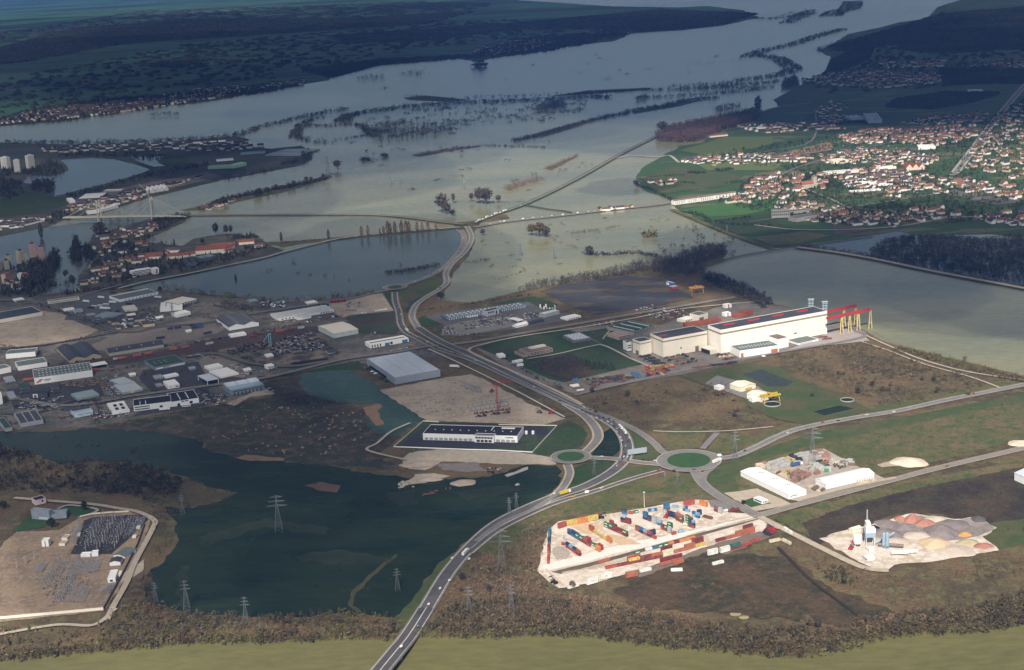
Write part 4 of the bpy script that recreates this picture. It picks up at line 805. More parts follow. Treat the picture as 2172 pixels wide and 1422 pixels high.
B_('white_shop','small white building with square windows beside the sports ground',Y6,(1322,572),(1525,528),(1320,528),(1240,500),C_white,C_white,feats=[('fr','window',.2,.9,.5,.7,C_glass,5,.3)])
B_('flat_shed','blue-grey flat roof on the bus yard corner',Y6,(428,578),(575,522),(425,560),(225,508),mat('shed_grey',(.25,.27,.3)),mat('blue_grey_roof',(.26,.3,.35),var=.06))
B_('flat_shed','smaller blue-grey roof beside the planted plot',Y6,(715,690),(855,650),(712,670),(645,600),mat('shed_grey',(0,0,0)),mat('blue_grey_roof',(0,0,0)))
B_('cream_flat_building','L-shaped cream flat-roofed building on the yard',Y6,(580,495),(760,470),(560,465),(435,420),C_cream,C_cream)
B_('beige_warehouse','long beige warehouse with dark roof and blue doors along the wagons',Y6,(355,1130),(1140,1002),(352,1078),(195,1035),C_beige,C_droof,kind='gx',rise=4,feats=[('fr','door',.03,.98,0,.72,C_bsteel,11,.35),('s','skylight',.05,.95,.2,.35,4,1,.08,.5,.4,C_sky)])
B_('beige_warehouse','beige double-gabled warehouse with dark roof left of the long one',X1,(1000,348),(1465,268),(995,308),(550,165),C_beige,C_droof,kind='gy',rise=4.5,n=2,feats=[('f','door',.18,.26,0,.5,C_dark),('f','door',.7,.78,0,.5,C_dark)])
B_('white_warehouse','white warehouse with red slanted emblem and two rows of skylights',X1,(503,655),(1340,537),(490,560),(455,440),C_white,C_groof,feats=[('s','skylight',.07,.97,.04,.96,14,3,.35,.16,.5,C_sky),('f','emblem',.05,.11,.35,.5,C_red),('f','emblem',.08,.14,.52,.68,C_red),('f','emblem',.03,.07,.2,.33,C_red),('fr','letter',.16,.28,.45,.62,C_red,7,.7),('fr','letter',.18,.25,.28,.36,C_dark,8,.6)])
B_('white_canopy','white canopy roof at the right end of the emblem warehouse',X1,(1325,425),(1548,385),(1320,388),(1290,350),C_white,C_white,kind='open')
B_('white_warehouse','white warehouse with dark V-shaped roof at the far left of the estate',X1,(90,282),(515,245),(88,215),(130,152),C_white,C_groof)
B_('white_warehouse','white warehouse with dark roof just above the emblem warehouse',X1,(265,455),(685,388),(258,393),(195,325),C_white,C_groof)
B_('white_warehouse','white warehouse cut by the left edge above the track',X1,(-80,525),(165,470),(-80,450),(-140,400),C_white,C_groof)
B_('white_depot_end','white gable building cut by the left edge lower down',X1,(-90,960),(45,935),(-90,800),25,C_white,C_white)
B_('car_showroom','dark flat-roofed showroom with a white portal arch among rows of cars',X1,(285,860),(690,835),(280,800),(275,760),C_droof,mat('night_roof',(.03,.035,.05)),feats=[('f','portal',.48,.64,.05,.95,C_white),('f','opening',.51,.61,.0,.8,C_dark)])
B_('green_grey_building','building with pale green-grey roof beside the gravel forecourt',X1,(1118,888),(1435,822),(1105,855),(1088,768),mat('grey_green_wall',(.25,.3,.3)),mat('grey_green_roof',(.28,.35,.35),var=.08))
B_('grey_l_building','pale grey building with a yellow entrance porch',X1,(1765,800),(2065,742),(1755,770),(1715,640),mat('grey_l_wall',(.3,.32,.34)),mat('grey_l_roof',(.42,.46,.48),var=.06),feats=[('f','porch',.4,.58,0,.9,C_ylt)])
B_('grey_l_building','pale grey rear wing of the building with the yellow porch',X1,(1740,690),(1950,640),(1730,660),(1715,550),mat('grey_l_wall',(0,0,0)),mat('grey_l_roof',(0,0,0)),z=ZB+.05)
B_('steel_workshop','pale blue workshop with dark rear roof left of the four-skylight building',X1,(1085,1135),(1342,1085),(1075,1070),(985,1010),mat('pale_blue_wall2',(.5,.56,.62)),C_bsteel,feats=[('fr','window',.1,.95,.5,.65,C_blue,2,.8),('s','roof_slab',0,1,.55,1,1,1,1,1,.5,C_droof)])
B_('three_panel_hall','hall with three dark roof panels near the lower left flood',X1,(300,1275),(628,1215),(288,1215),(262,1055),mat('hall_grey',(.33,.34,.34)),mat('hall_roof',(.3,.32,.34)),feats=[('s','roof_panel',.02,.98,.05,.95,3,1,.82,1,.4,C_droof)])
B_('narrow_hall','narrow dark green-roofed hall left of the three-panel hall',X1,(80,1335),(182,1315),(78,1285),(50,1125),mat('hall_grey',(0,0,0)),C_dgreen)
B_('skylight_hall','white hall with four square dark skylights on its roof',X1,(1618,1090),(1872,1048),(1612,1058),(1560,920),C_white,C_white,feats=[('s','skylight',.2,.9,.15,.85,2,2,.5,.6,.6,C_dark)])
B_('office_warehouse','long white building with black roof and banded office end',X2,(30,972),(575,905),(22,893),(-5,800),C_white,C_black,feats=[('f','window',.03,.42,.2,.38,C_glass),('f','window',.03,.42,.6,.78,C_glass),('f','door',.68,.76,0,.5,C_dark),('s','skylight',.1,.4,.1,.6,2,1,.15,1,.5,C_sky)])
B_('office_warehouse','right half of the long white building, black roof with two long skylights',X2,(577,905),(968,845),(575,835),(492,712),C_white,C_black,feats=[('f','door',.2,.3,0,.5,C_dark),('f','door',.65,.76,.1,.6,C_dark),('fr','window',.34,.62,.7,.9,C_dark,2,.8),('s','skylight',.2,.8,.15,.85,2,1,.12,1,.6,C_sky)])
B_('steel_showroom','metallic blue showroom with stepped roof beside the sandy corner',X2,(1425,745),(1908,655),(1400,668),(1205,600),mat('dark_steel_wall',(.2,.25,.29)),C_bsteel,feats=[('fr','arch',.05,.95,0,.4,C_dark,8,.35),('s','roof_step',.0,1,.55,1,3,1,.9,.8,2.5,C_lroof),('f','window',.05,.95,.55,.7,C_glass)])
B_('green_roof_store','store with a large dark green roof and white fascia',X2,(330,385),(768,300),(325,335),(150,240),mat('store_wall',(.2,.24,.28)),C_dgreen,feats=[('f','fascia',.05,.98,.3,.6,C_white),('f','sign_panel',.28,.5,.35,.75,mat('olive_sign',(.15,.14,.03))),('s','skylight',.1,.6,.3,.7,3,2,.12,.12,.6,C_sky)])
B_('white_store','white ribbed-roof store with yellow base stripe',X2,(1280,500),(1542,442),(1268,482),(1130,385),C_white,C_white,feats=[('f','base_stripe',0,1,0,.3,C_ylt)])
B_('white_store','smaller white store behind the ribbed-roof one',X2,(1110,385),(1312,342),(1105,352),(1060,310),C_white,C_white)
B_('lean_to','light grey canopy hall with an open front on the corner',X2,(1090,600),(1252,565),(1085,532),(932,458),C_white,C_lroof,kind='open')
B_('white_shop','white cube shop with small dark windows on its corner plot',X2,(518,652),(688,622),(512,602),(445,535),C_white,C_white,feats=[('f','window',.65,.9,.3,.6,C_dark),('f','window',.2,.3,.4,.6,C_dark)])
B_('white_shop','narrow white building behind the cube shop',X2,(480,502),(675,462),(478,475),12,C_white,C_white)
B_('white_villa','small white villa with dark windows by the scrapyard road',X2,(1940,370),(2050,350),(1935,320),(1880,300),C_white,C_white,feats=[('fr','window',.2,.95,.3,.7,C_dark,3,.6)])
B_('low_office','cream low building with sawtooth edge near the town road',X4,(745,1125),(1222,1060),(740,1085),(735,1060),C_cream,mat('sage_roof',(.13,.17,.15)),feats=[('fr','window',.05,.95,.3,.7,C_dark,14,.5)])
B_('grandstand_hall','long dark-roofed hall at the left edge above the sandy lot',A4,(0,738),(272,688),(0,715),(-20,670),C_cream,C_droof)
for q,(x,y,w_,d_,h_,wm,rm,lb)in enumerate(((95,602,60,12,10,0,0,'beside the town road'),(415,668,60,14,10,0,0,'among the vans by the town road'),(478,672,50,14,9,0,3,'at the corner of the bus yard'),(560,700,55,14,9,2,3,'with grey roof by the planted plot'),(655,712,70,16,10,1,3,'on the garden centre plot'),
(820,700,45,12,9,0,0,'behind the garden centre'),(900,700,60,14,10,2,1,'with dark roof by the white complex'),(1000,715,40,10,8,0,0,'on the pink yard'),(1190,800,30,8,6,0,0,'near the blue trailers'),(1380,760,40,10,8,2,1,'left of the scalloped hall'),(1640,655,60,12,9,2,1,'above the long white factory'),(1590,610,50,14,7,1,3,'in the shore yard'),
(1960,620,60,12,9,0,0,'on the shore road'),(2060,640,40,12,7,0,2,'behind the sandy lot'),(520,1010,60,14,12,2,1,'between the warehouses'),(700,1035,40,12,8,2,2,'with green roof beside the emblem warehouse'),(830,1080,35,10,8,0,0,'left of the long dark tarmac'),(990,1100,50,14,9,1,3,'before the green-roofed store'),(1000,1150,40,12,8,2,3,'by the cube shop'),
(1210,1040,36,10,8,1,3,'on the tarmac edge'),(1560,1050,40,10,8,0,0,'at the corner of the market yard'),(40,1120,60,22,10,1,3,'at the left edge below the track'),(130,1160,60,20,9,2,2,'brown block near the left edge'),(330,1160,50,18,9,2,1,'above the dark showroom'),(60,1230,50,30,12,2,3,'left of the dark showroom'),(420,1310,60,14,9,1,1,'at the lower flood shore'),(380,1060,50,14,9,0,1,'under the emblem warehouse'),
(1860,930,60,16,8,2,1,'in the scrapyard'),(1700,960,40,12,7,0,0,'beside the scrap track'),(2090,935,50,12,9,1,1,'among bushes by the screen wall'))):
 wl,rf_=(C_white,mat('shed_wall_grey',(.34,.35,.36)),mat('shed_wall_brown',(.26,.22,.19)))[wm],(C_white,C_droof,C_dgreen,mat('blue_grey_roof',(0,0,0)))[rm]
 bld('small_workshop',('white','grey','brown')[wm]+'-walled small workshop '+lb,'workshop',A4,(x,y),(x+w_,y-w_*.17),y-h_,d_*1.3,wl,rf_,kind='gx' if q%3 else 'flat',rise=1.6,feats=[('fr','window',.1,.9,.25,.6,C_glass,3,.5)])
 # quay and harbour on the left bank
B_('harbour_store','long white quayside store beside the grey water',X6,(1065,1002),(1205,985),(1060,972),(1055,955),C_white,C_white)
for i in range(6):
 x=1225+i*36;y=975-i*9
 B_('quay_silo','white gabled quay silo house, number %s from the bridge along the quay'%['first','second','third','fourth','fifth','last'][i],X6,(x,y),(x+30,y-7),y-32-(i==5)*12,18,C_white,C_white,kind='gx',rise=2)
B_('harbour_hall','large harbour hall with a glaring white roof',X6,(945,835),(1215,820),(950,812),(1090,745),mat('hall_dark',(.1,.11,.13)),C_white)
B_('harbour_hall','white harbour hall with yellow corner left of the glaring roof',X6,(845,868),(915,860),(845,838),(880,795),C_white,C_white)
B_('long_store','long narrow white-roofed store behind the harbour hall',X6,(1255,728),(1472,722),(1255,712),20,mat('store_tan',(.4,.36,.33)),C_white)
for i in range(4):
 B_('salt_heap_shed','white pyramid-roofed shed on the quay, '+['first','second','third','fourth'][i]+' from the left',X6,(1835+i*55,745-i*9),(1880+i*55,738-i*9),725-i*9,35,C_white,C_white,kind='gy',rise=10)
B_('mint_factory','pale green factory with long stepped roof on the left bank',X7,(348,455),(668,440),(345,425),(350,408),C_mint,C_mint)
B_('mint_factory','right wing of the pale green factory',X7,(668,445),(820,408),(665,405),(660,385),C_mint,C_mint)
B_('grey_works','wide blue-grey works roof at the tip of the left bank',X7,(1050,290),(1480,290),(1050,278),(1010,205),mat('works_wall',(.25,.3,.34)),mat('works_roof',(.20,.24,.30),var=.08),feats=[('s','roof_edge',0,1,0,1,1,2,1,.12,.8,C_bsteel)])
B_('grey_works','long narrow pale works roof behind the wide one',X7,(740,280),(1040,262),(740,268),(760,245),mat('works_wall',(0,0,0)),C_bsteel)
B_('white_works','small white works in front of the field on the left bank',X7,(455,362),(660,345),(450,345),(470,330),C_white,C_lroof)
B_('dark_hall','long purple-brown hall on the near left shore',X6,(220,1165),(540,1085),(220,1145),(180,1090),C_white,mat('purple_roof',(.08,.055,.075)))
for q,(a,b,t)in enumerate((((20,455),(95,458),308),((178,500),(250,495),345),((352,445),(428,432),290))):
 bld('white_tower_block',('leftmost','middle','rightmost')[q]+' of the three white slab towers beside the lake','tower block',X6,a,b,t,14,mat('tower_white',(.62,.6,.56),var=.05),C_lroof,feats=[('fr','window_column',.05,.95,.04,.96,mat('tower_window',(.4,.38,.36)),6,.3),('s','roof_house',.3,.7,.3,.7,1,1,1,1,3,C_lroof)])
for q,(a,b,t,mm,lb)in enumerate((((482,412),(570,400),205,'p','tall pink tower block standing highest on the flooded islet'),((610,468),(692,458),255,'p','right-hand pink tower block next to the leaning trees'),((320,515),(395,500),308,'y','sand-coloured tower block in the middle of the group'),
((262,500),(318,515),340,'y','narrow grey-sand tower joined to the sand-coloured block'),((110,580),(190,570),385,'y','sand-coloured tower behind the leftmost group'),((75,600),(152,590),462,'y','shorter sand-coloured tower in front at the left edge'),((0,610),(42,600),460,'y','sand-coloured tower cut by the left edge'))):
 bld('tower_block',lb,'tower block',X4,a,b,t,16,mat('tower_pink',(.46,.28,.24),var=.06)if mm=='p' else mat('tower_sand',(.38,.35,.28),var=.06),C_droof,feats=[('fr','window_column',.05,.95,.04,.96,mat('tower_dark',(.17,.15,.14)),4,.25),('s','roof_house',.3,.7,.3,.7,1,1,1,1,3,C_droof)])
B_('pink_house','pink gable-end building at the left edge',X4,(30,790),(95,790),670,16,mat('pink_render',(.5,.32,.28)),C_tile,kind='gy')
B_('white_house_tall','tall pale blue building beside a red roof at the left',X4,(280,805),(340,800),670,16,mat('pale_blue_render',(.5,.56,.6)),C_lroof)
B_('pink_house','pink building with red roof left of the flood trees',X4,(350,715),(440,705),665,18,mat('pink_render',(0,0,0)),C_tile,kind='gx')
# the island quarter
for q,(a,b,t,bk,lb)in enumerate((((1215,520),(1545,495),478,(1200,425),'largest red-roofed hall of the island convent'),((1380,445),(1640,430),425,(1375,402),'smaller red roof behind the large convent hall'),((1540,490),(1650,440),455,(1600,415),'red roof wing at the right of the large hall'),
((1690,415),(1860,400),385,(1700,365),'red roof at the right end of the complex'),((660,575),(830,565),545,(650,500),'broad dark red roof in the middle of the island'),((905,575),(1145,555),540,(890,515),'white-walled wing with red roof on the island'),((1160,545),(1220,535),515,(1150,485),'white-walled link building with red roof'))):
 B_('red_roof_hall',lb,X5,a,b,t,bk,C_cream,C_tile,kind='gx',rise=3)
B_('apartment_block','long white banded apartment block among dark trees on the island',X5,(525,765),(735,728),(520,705),14,C_white,C_white,feats=[('fr','balcony_band',.01,.99,.05+.25*i,.17+.25*i,C_dark,1,1)for i in range(4)])
B_('white_block','white block with a dark vertical recess beside the banded flats',X5,(762,738),(818,728),(760,675),14,C_white,C_white,feats=[('f','recess',.4,.7,.1,.85,C_brown)])
B_('grey_hall','grey hall with dark open front at the island quay',X5,(1275,600),(1440,570),(1262,560),(1245,532),mat('hall_dark',(0,0,0)),mat('works_roof',(0,0,0)))
B_('tent_roof_hall','dark pleated-roof hall beside the grey quay hall',X5,(1110,655),(1240,640),(1105,620),(1080,570),mat('hall_dark',(0,0,0)),C_droof,kind='gy',rise=4,n=2)
B_('white_row','white row of houses at the tip of the island',X5,(1840,450),(1980,435),(1840,420),12,C_white,C_tile,kind='gx',rise=2,feats=[('fr','window',.05,.95,.3,.7,C_dark,8,.4)])
B_('white_row','white house group right of the large red roof',X5,(1545,510),(1635,485),(1545,480),14,C_white,C_tile,kind='gx',rise=2)
# cable-stayed bridge on the left
def cable_bridge():
 r=obj('cable_bridge',None,loc=(0,0,0));tag(r,'pale cable-stayed bridge with two slim towers at the left town','bridge')
 P=smooth([G(X6(780,1032),9),G(X6(1205,1026),11),G(X6(1500,1020),12),G(X6(1850,1016),11),G(X6(2100,1016),9),G(X6(2250,1020),5)],6)
 mb=MB();a=offs(P,8);b=offs(P,-8);n=len(P);V=a+b+[q-Vector((0,0,1.8))for q in b]+[q-Vector((0,0,1.8))for q in a];F=[]
 for i in range(n-1):F+=[(i,i+1,n+i+1,n+i),(n+i,n+i+1,2*n+i+1,2*n+i),(2*n+i,2*n+i+1,3*n+i+1,3*n+i),(3*n+i,3*n+i+1,i+1,i)]
 mb.poly(V,F);obj('deck',mb.mesh('deck'),mat('pale_deck',(.5,.47,.38)),r)
 M=mat('pylon_concrete',(.55,.52,.45))
 for x,y,h,sw in((1205,1030,40,0),(1858,1016,45,0)):
  c=G(X6(x,y),9);k=int(np.argmin([(q-c).length for q in P]));c=P[k];d=(P[min(k+1,n-1)]-P[max(k-1,0)]).normalized();s=Vector((-d.y,d.x,0));mb=MB()
  for q in(-7,7):mb.bar(Vector((c.x,c.y,0))+s*q,Vector((c.x,c.y,c.z+h))+s*q*.8,1.8,r2=1.2)
  mb.bar(Vector((c.x,c.y,c.z+h*.75))+s*6,Vector((c.x,c.y,c.z+h*.75))-s*6,.9);obj('tower',mb.mesh('tower'),M,r)
  mb=MB()
  for q in(-6,6):
   for t in(-90,-60,-35,35,60,90):mb.bar(Vector((c.x,c.y,c.z+h*(.6+.35*abs(t)/90)))+s*q,c+d*t+s*q,.22)
  obj('stay_cable',mb.mesh('stay_cable'),M,r)
cable_bridge()
def crane(F,x,y,h,label,ma):
 c=G(F(x,y),1);r=obj('harbour_crane',None,loc=c,rz=random.uniform(-.6,.6));tag(r,label,'harbour crane');mb=MB()
 for a in(-4,4):
  for b in(-4,4):mb.bar((a,b,0),(a*.3,b*.3,h*.4),.5)
 obj('leg',mb.mesh('leg'),ma,r);mb=MB();mb.box(-3,3,-3,3,h*.4,h*.52);obj('cab',mb.mesh('cab'),ma,r);mb=MB();mb.bar((0,0,h*.5),(-h*.55,0,h),.7,r2=.4);mb.bar((0,0,h*.5),(h*.15,0,h*.75),.5);mb.bar((h*.15,0,h*.75),(-h*.5,0,h*.95),.2);obj('jib',mb.mesh('jib'),ma,r)
crane(X6,1805,835,45,'tallest pale crane on the quay, jib leaning left',mat('crane_grey',(.4,.4,.4)));crane(X6,1690,855,30,'reddish harbour crane beside the tallest one',mat('crane_red',(.4,.15,.12)))
crane(X6,1500,880,28,'greenish harbour crane left of the reddish one',mat('crane_green',(.25,.33,.3)));crane(X6,1225,955,25,'dark crane above the bridge tower',mat('crane_grey',(0,0,0)))
# substation buildings
B_('substation_block','blue-grey two-storey control building at the substation lawn',X3,(345,310),(540,330),(330,205),(345,180),mat('sub_blue',(.26,.3,.35)),mat('sub_roof',(.28,.32,.36)),feats=[('fr','window',.4,1,.1,.3,C_sky,6,.7)])
B_('substation_wing','low grey wing with panels beside the control building',X3,(545,320),(720,300),(545,270),(560,215),mat('sub_blue',(0,0,0)),mat('sub_roof',(0,0,0)),z=ZB+.05)
B_('pink_cube','pale pink cube building with a dark flat roof above the substation',X3,(385,168),(500,138),(380,112),(300,90),mat('pale_pink',(.62,.5,.47)),C_black,feats=[('f','window',.6,.75,.4,.8,C_dark)])
B_('relay_house','long relay house with curved dark roof at the substation edge',X3,(1225,730),(1345,745),(1220,700),(1270,610),C_white,C_groof,kind='gy',rise=1.5)
B_('relay_house','second relay house with twin dark roof panels',X3,(1185,818),(1300,810),(1180,780),(1215,730),C_white,C_droof,kind='gy',rise=1.5)
B_('relay_house','white relay house at the lower end of the row',X3,(1162,1000),(1248,992),(1160,950),(1190,860),C_white,C_white,feats=[('f','opening',.3,.65,.2,.6,C_dark)])
B_('relay_hut','small cream hut attached to the lower relay house',X3,(1268,935),(1312,930),(1265,905),8,C_cream,C_cream)
B_('transformer_house','white ribbed transformer house on the sandy ground',X3,(455,612),(528,608),(450,545),8,C_white,C_white,feats=[('f','door_gap',.45,.55,0,.9,C_dark)])
B_('switch_house','beige switch house beside the ballast bed, upper one',X3,(665,545),(725,545),(660,515),10,C_cream,C_beige);B_('switch_house','beige switch house beside the ballast bed, lower one',X3,(635,602),(700,602),(632,575),10,C_cream,C_beige)
B_('equipment_shelter','long white equipment shelter below the black ballast',X3,(872,725),(975,720),(870,692),6,C_white,C_white);B_('equipment_shelter','white shelter with a taller box at the right below the ballast',X3,(990,718),(1060,712),(990,672),6,C_white,C_white)
for q,(x,y)in enumerate(((840,500),(1490,420),(1445,520))):B_('relay_hut',('small pale hut left inside the ballast bed','small pale hut right inside the ballast bed','small pale hut above the relay houses')[q],X3,(x-20,y),(x+22,y-2),y-16,4,C_cream,C_sky)
# asphalt works
B_('works_shed','pale yellow shed with arched roof at the asphalt works',Z4,(572,305),(658,280),(570,262),(532,245),mat('pale_yellow_wall',(0,0,0)),C_cream,kind='gx',rise=1.5)
B_('white_hut','white-roofed garage at the road side of the asphalt works',Z4,(725,585),(795,572),(725,560),(635,525),C_white,C_white,kind='gx',rise=1.5,feats=[('l','window',.1,.9,.4,.8,C_dark)])
B_('white_hut','white-roofed cabin at the foot of the mixing tower',Z4,(745,492),(790,485),(742,462),(675,440),C_white,C_white,kind='gx',rise=1)
def plant():
 c=G(Z4(745,415),ZB);r=obj('mixing_tower',None,loc=c);tag(r,'white and blue mixing tower with a thin chimney at the asphalt works','asphalt plant')
 mb=MB()
 for x in(-4,4):
  for y in(-3,3):mb.bar((x,y,0),(x,y,9),.35)
 obj('leg',mb.mesh('leg'),C_white,r)
 for k,(x0,x1,z0,z1,mm)in enumerate(((-5,5,9,14,C_bsteel),(-4.5,1,14,20,C_white),(1,5,14,18,C_white),(-4,0,20,25,C_white))):
  mb=MB();mb.box(x0,x1,-3.5,3.5,z0,z1);obj('tower_stage',mb.mesh('tower_stage'),mm,r)
 mb=MB();mb.cyl(-2,2.8,20,36,.7,n=8);obj('chimney',mb.mesh('chimney'),mat('galvanised',(0,0,0)),r)
 mb=MB();mb.bar((5,0,1),(26,6,9),.9);obj('conveyor',mb.mesh('conveyor'),C_bsteel,r)
 mb=MB();mb.bar((7,-6,3),(30,-13,3),1.6,n=10);obj('drying_drum',mb.mesh('drying_drum'),mat('rust_grey',(.2,.17,.15)),r)
 for k,(x,y,h,rr,mm,lb)in enumerate(((620,430,12,4.2,C_white,'fat white hopper silo on legs left of the mixing tower'),(890,450,15,1.7,C_bsteel,'left of the two slim grey silos'),(925,455,16,1.7,C_bsteel,'right of the two slim grey silos'))):
  c=G(Z4(x,y),ZB);q=obj('silo',None,loc=c);tag(q,lb,'silo');mb=MB();mb.cyl(0,0,4,h,rr,n=14);mb.cyl(0,0,h,h+1.4,rr,r2=.4,n=14);mb.cyl(0,0,1.8,4,.5,r2=rr,n=14);obj('shell',mb.mesh('shell'),mm,q)
  mb=MB()
  for a in(0.8,2.4,3.9,5.5):mb.bar((rr*.9*math.cos(a),rr*.9*math.sin(a),0),(rr*.9*math.cos(a),rr*.9*math.sin(a),5),.25)
  obj('leg',mb.mesh('leg'),mm,q)
 c=G(Z4(965,500),ZB+2);q=obj('fuel_tank',None,loc=c,rz=-.35);tag(q,'horizontal cream fuel tank in front of the slim silos','tank');mb=MB();mb.bar((0,0,1),(16,3,1),1.9,n=12);obj('shell',mb.mesh('shell'),C_cream,q);mb=MB();mb.box(1,2,-1.5,1.8,-2,0);mb.box(13,14,1,4,-2,0);obj('saddle',mb.mesh('saddle'),M_conc,q)
plant()
red_g=mat('red_gravel',(0.34,0.16,0.12),var=.12);gry_g=mat('grey_gravel2',(0.20,0.17,0.17),var=.15);dk_g=mat('dark_gravel',(0.10,0.09,0.09),var=.15);sand=mat('sand',(.55,.42,.28),var=.1);pale=mat('pale_gravel',(.5,.42,.36),var=.12)
for x,y,rx,h,mm,lb in((1185,160,75,13,red_g,'tallest reddish gravel heap'),(1315,195,85,8,red_g,'reddish heap right of the tallest one'),(1060,150,55,6,red_g,'low reddish heap left of the tallest one'),(1480,290,165,14,gry_g,'largest grey gravel heap'),(1100,235,90,7,gry_g,'grey heap in the middle of the works'),
(900,300,130,8,gry_g,'wide grey heap behind the mixing tower'),(920,195,100,6,gry_g,'long grey heap at the upper fence'),(795,240,50,5,mat('coal',(.012,.012,.014)),'black heap behind the tower'),(1420,400,145,8,sand,'broad sand-coloured heap'),(1720,310,55,5,mat('ochre',(.45,.25,.08)),'small ochre heap'),
(1750,390,90,5,mat('olive_sand',(.4,.34,.22)),'olive sand heap at the right'),(1910,425,75,4,red_g,'flat reddish heap at the right corner'),(1240,320,110,5,pale,'pale heap in the centre'),(1430,150,90,4,pale,'pale rubble heap at the upper right'),(1860,150,70,5,dk_g,'dark rubble heap by the upper right edge'),(1600,200,130,4,gry_g,'low grey spread of gravel right of the reddish heaps'),(1000,380,120,5,pale,'pale low heap right of the slim silos'),(1620,470,160,4,pale,'broad pale heap along the lower fence')):
 pile(Z4,x,y,rx*1.25,h,mm,lb+' at the asphalt works')
pile(B3,1215,305,95,9,mat('pale_sand',(.6,.5,.4)),'pale sand heap beside the long straight road');pile(B3,1820,205,70,6,mat('pale_sand',(0,0,0)),'sand heap at the right edge of the picture')
pile(B2,655,415,62,5,mat('taupe_gravel',(.34,.28,.23)),'smooth gravel island in the dark flood water');pile(B2,470,400,70,5,mat('taupe_gravel',(0,0,0)),'elongated rubble island left of the smooth one',ry=.35);pile(B2,945,425,14,3,mat('taupe_gravel',(0,0,0)),'tiny cone-shaped gravel islet');pile(B2,420,315,100,6,mat('taupe_gravel',(0,0,0)),'wide gravel heap on the bank of the flood',ry=.5)
# town: larger buildings
for i in range(4):
 x0,y0,x1,y1=[(468,1115,600,1096),(602,1096,732,1078),(745,1078,900,1054),(902,1054,1140,1020)][i]
 B_('terrace_block','white terrace block by the bright green field, '+['first','second','third','last'][i]+' from the water',W1,(x0,y0),(x1,y1),y0-48,13,mat('terrace_white',(.75,.72,.65)),C_brown,kind='gx',rise=2,feats=[('fr','window',.05,.95,.2,.45,C_dark,6,.3),('fr','window',.05,.95,.6,.8,C_dark,6,.3)])
def church():
 c=G(W3(965,350),ZB);r=obj('church',None,loc=c,rz=.3);tag(r,'old stone church with a square tower in the village centre','church');St=mat('old_stone',(.42,.36,.29),var=.12)
 mb=MB();mb.box(-4.5,4.5,-4.5,4.5,0,26);obj('tower',mb.mesh('tower'),St,r);mb=MB();mb.poly([(-5,-5,26),(5,-5,26),(5,5,26),(-5,5,26),(0,0,30)],[(0,1,4),(1,2,4),(2,3,4),(3,0,4)]);obj('tower_roof',mb.mesh('tower_roof'),C_brown,r)
 mb=MB();mb.box(-34,-4.6,-7,7,0,11);obj('nave',mb.mesh('nave'),St,r);mb=MB();mb.poly([(-35,-8,11),(-4.6,-8,11),(-4.6,0,17),(-35,0,17),(-35,8,11),(-4.6,8,11)],[(0,1,2,3),(3,2,5,4),(0,3,4)]);obj('nave_roof',mb.mesh('nave_roof'),C_tile,r)
church()
B_('school_block','large house with pink gables and stepped red roofs in the sunlit village',W4,(540,212),(800,200),(540,175),(470,140),mat('pink_gable',(.66,.5,.4)),C_tile,kind='gy',rise=9,n=3)
B_('white_public_building','white public building left of the pink-gabled one',W4,(165,230),(355,205),(165,160),(110,175),C_white,C_tile)
B_('white_school','sprawling white flat-roofed school in the village',W3,(1500,345),(1800,330),(1495,325),(1480,285),C_white,mat('white_roof',(0,0,0)))
B_('white_school','low white school wing before the sprawling one',W3,(1370,410),(1700,385),(1370,395),14,C_white,mat('white_roof',(0,0,0)))
B_('supermarket','cream flat-roofed supermarket north of the church',W3,(1180,95),(1350,78),(1175,65),(1165,38),C_cream,C_cream)
B_('long_village_hall','long grey-roofed hall behind the church',W3,(1100,215),(1480,185),(1100,190),25,C_cream,C_lroof)
B_('college','long grey college building with flat roofs at the village edge',W3,(500,690),(700,680),(490,600),(480,590),mat('college_wall',(.33,.31,.29)),C_brown,feats=[('fr','window',.02,.98,.3,.5,C_glass,9,.6),('fr','window',.02,.98,.65,.85,C_glass,9,.6)])
B_('college','rear wing of the grey college',W3,(640,650),(970,620),(640,620),18,mat('college_wall',(0,0,0)),C_brown)
B_('sports_hall','dark flat-roofed sports hall beside the college',W3,(770,735),(1020,690),(765,690),(760,660),mat('college_wall',(0,0,0)),C_groof)
B_('greenhouse','large blue-white greenhouse block with ribbed roofs',W2,(505,515),(660,510),(500,480),(465,410),mat('greenhouse_glass',(.4,.46,.5)),mat('greenhouse_roof',(.38,.46,.54)),kind='gy',rise=3,n=4);B_('greenhouse','long low greenhouse left of the large block',W2,(330,480),(480,470),(325,458),(325,430),mat('greenhouse_glass',(0,0,0)),mat('greenhouse_roof',(0,0,0)),kind='gy',rise=2,n=3)
B_('white_market_hall','long white hall in the sunlit half of the village',W2,(1045,795),(1230,790),(1040,765),(1060,740),C_white,C_white)
B_('farm_hall','long white farm hall on the meadow beyond the village',W2,(1595,190),(1740,185),(1592,170),(1600,152),C_white,C_lroof)
B_('farm_hall','very long low white farm hall near the poplar wood',W1,(1240,285),(1605,270),(1240,272),18,C_white,C_lroof)
B_('farm_building','red and white farm building below the poplar wood',W1,(860,375),(1055,355),(860,355),16,C_cream,C_tile,kind='gx',rise=2)
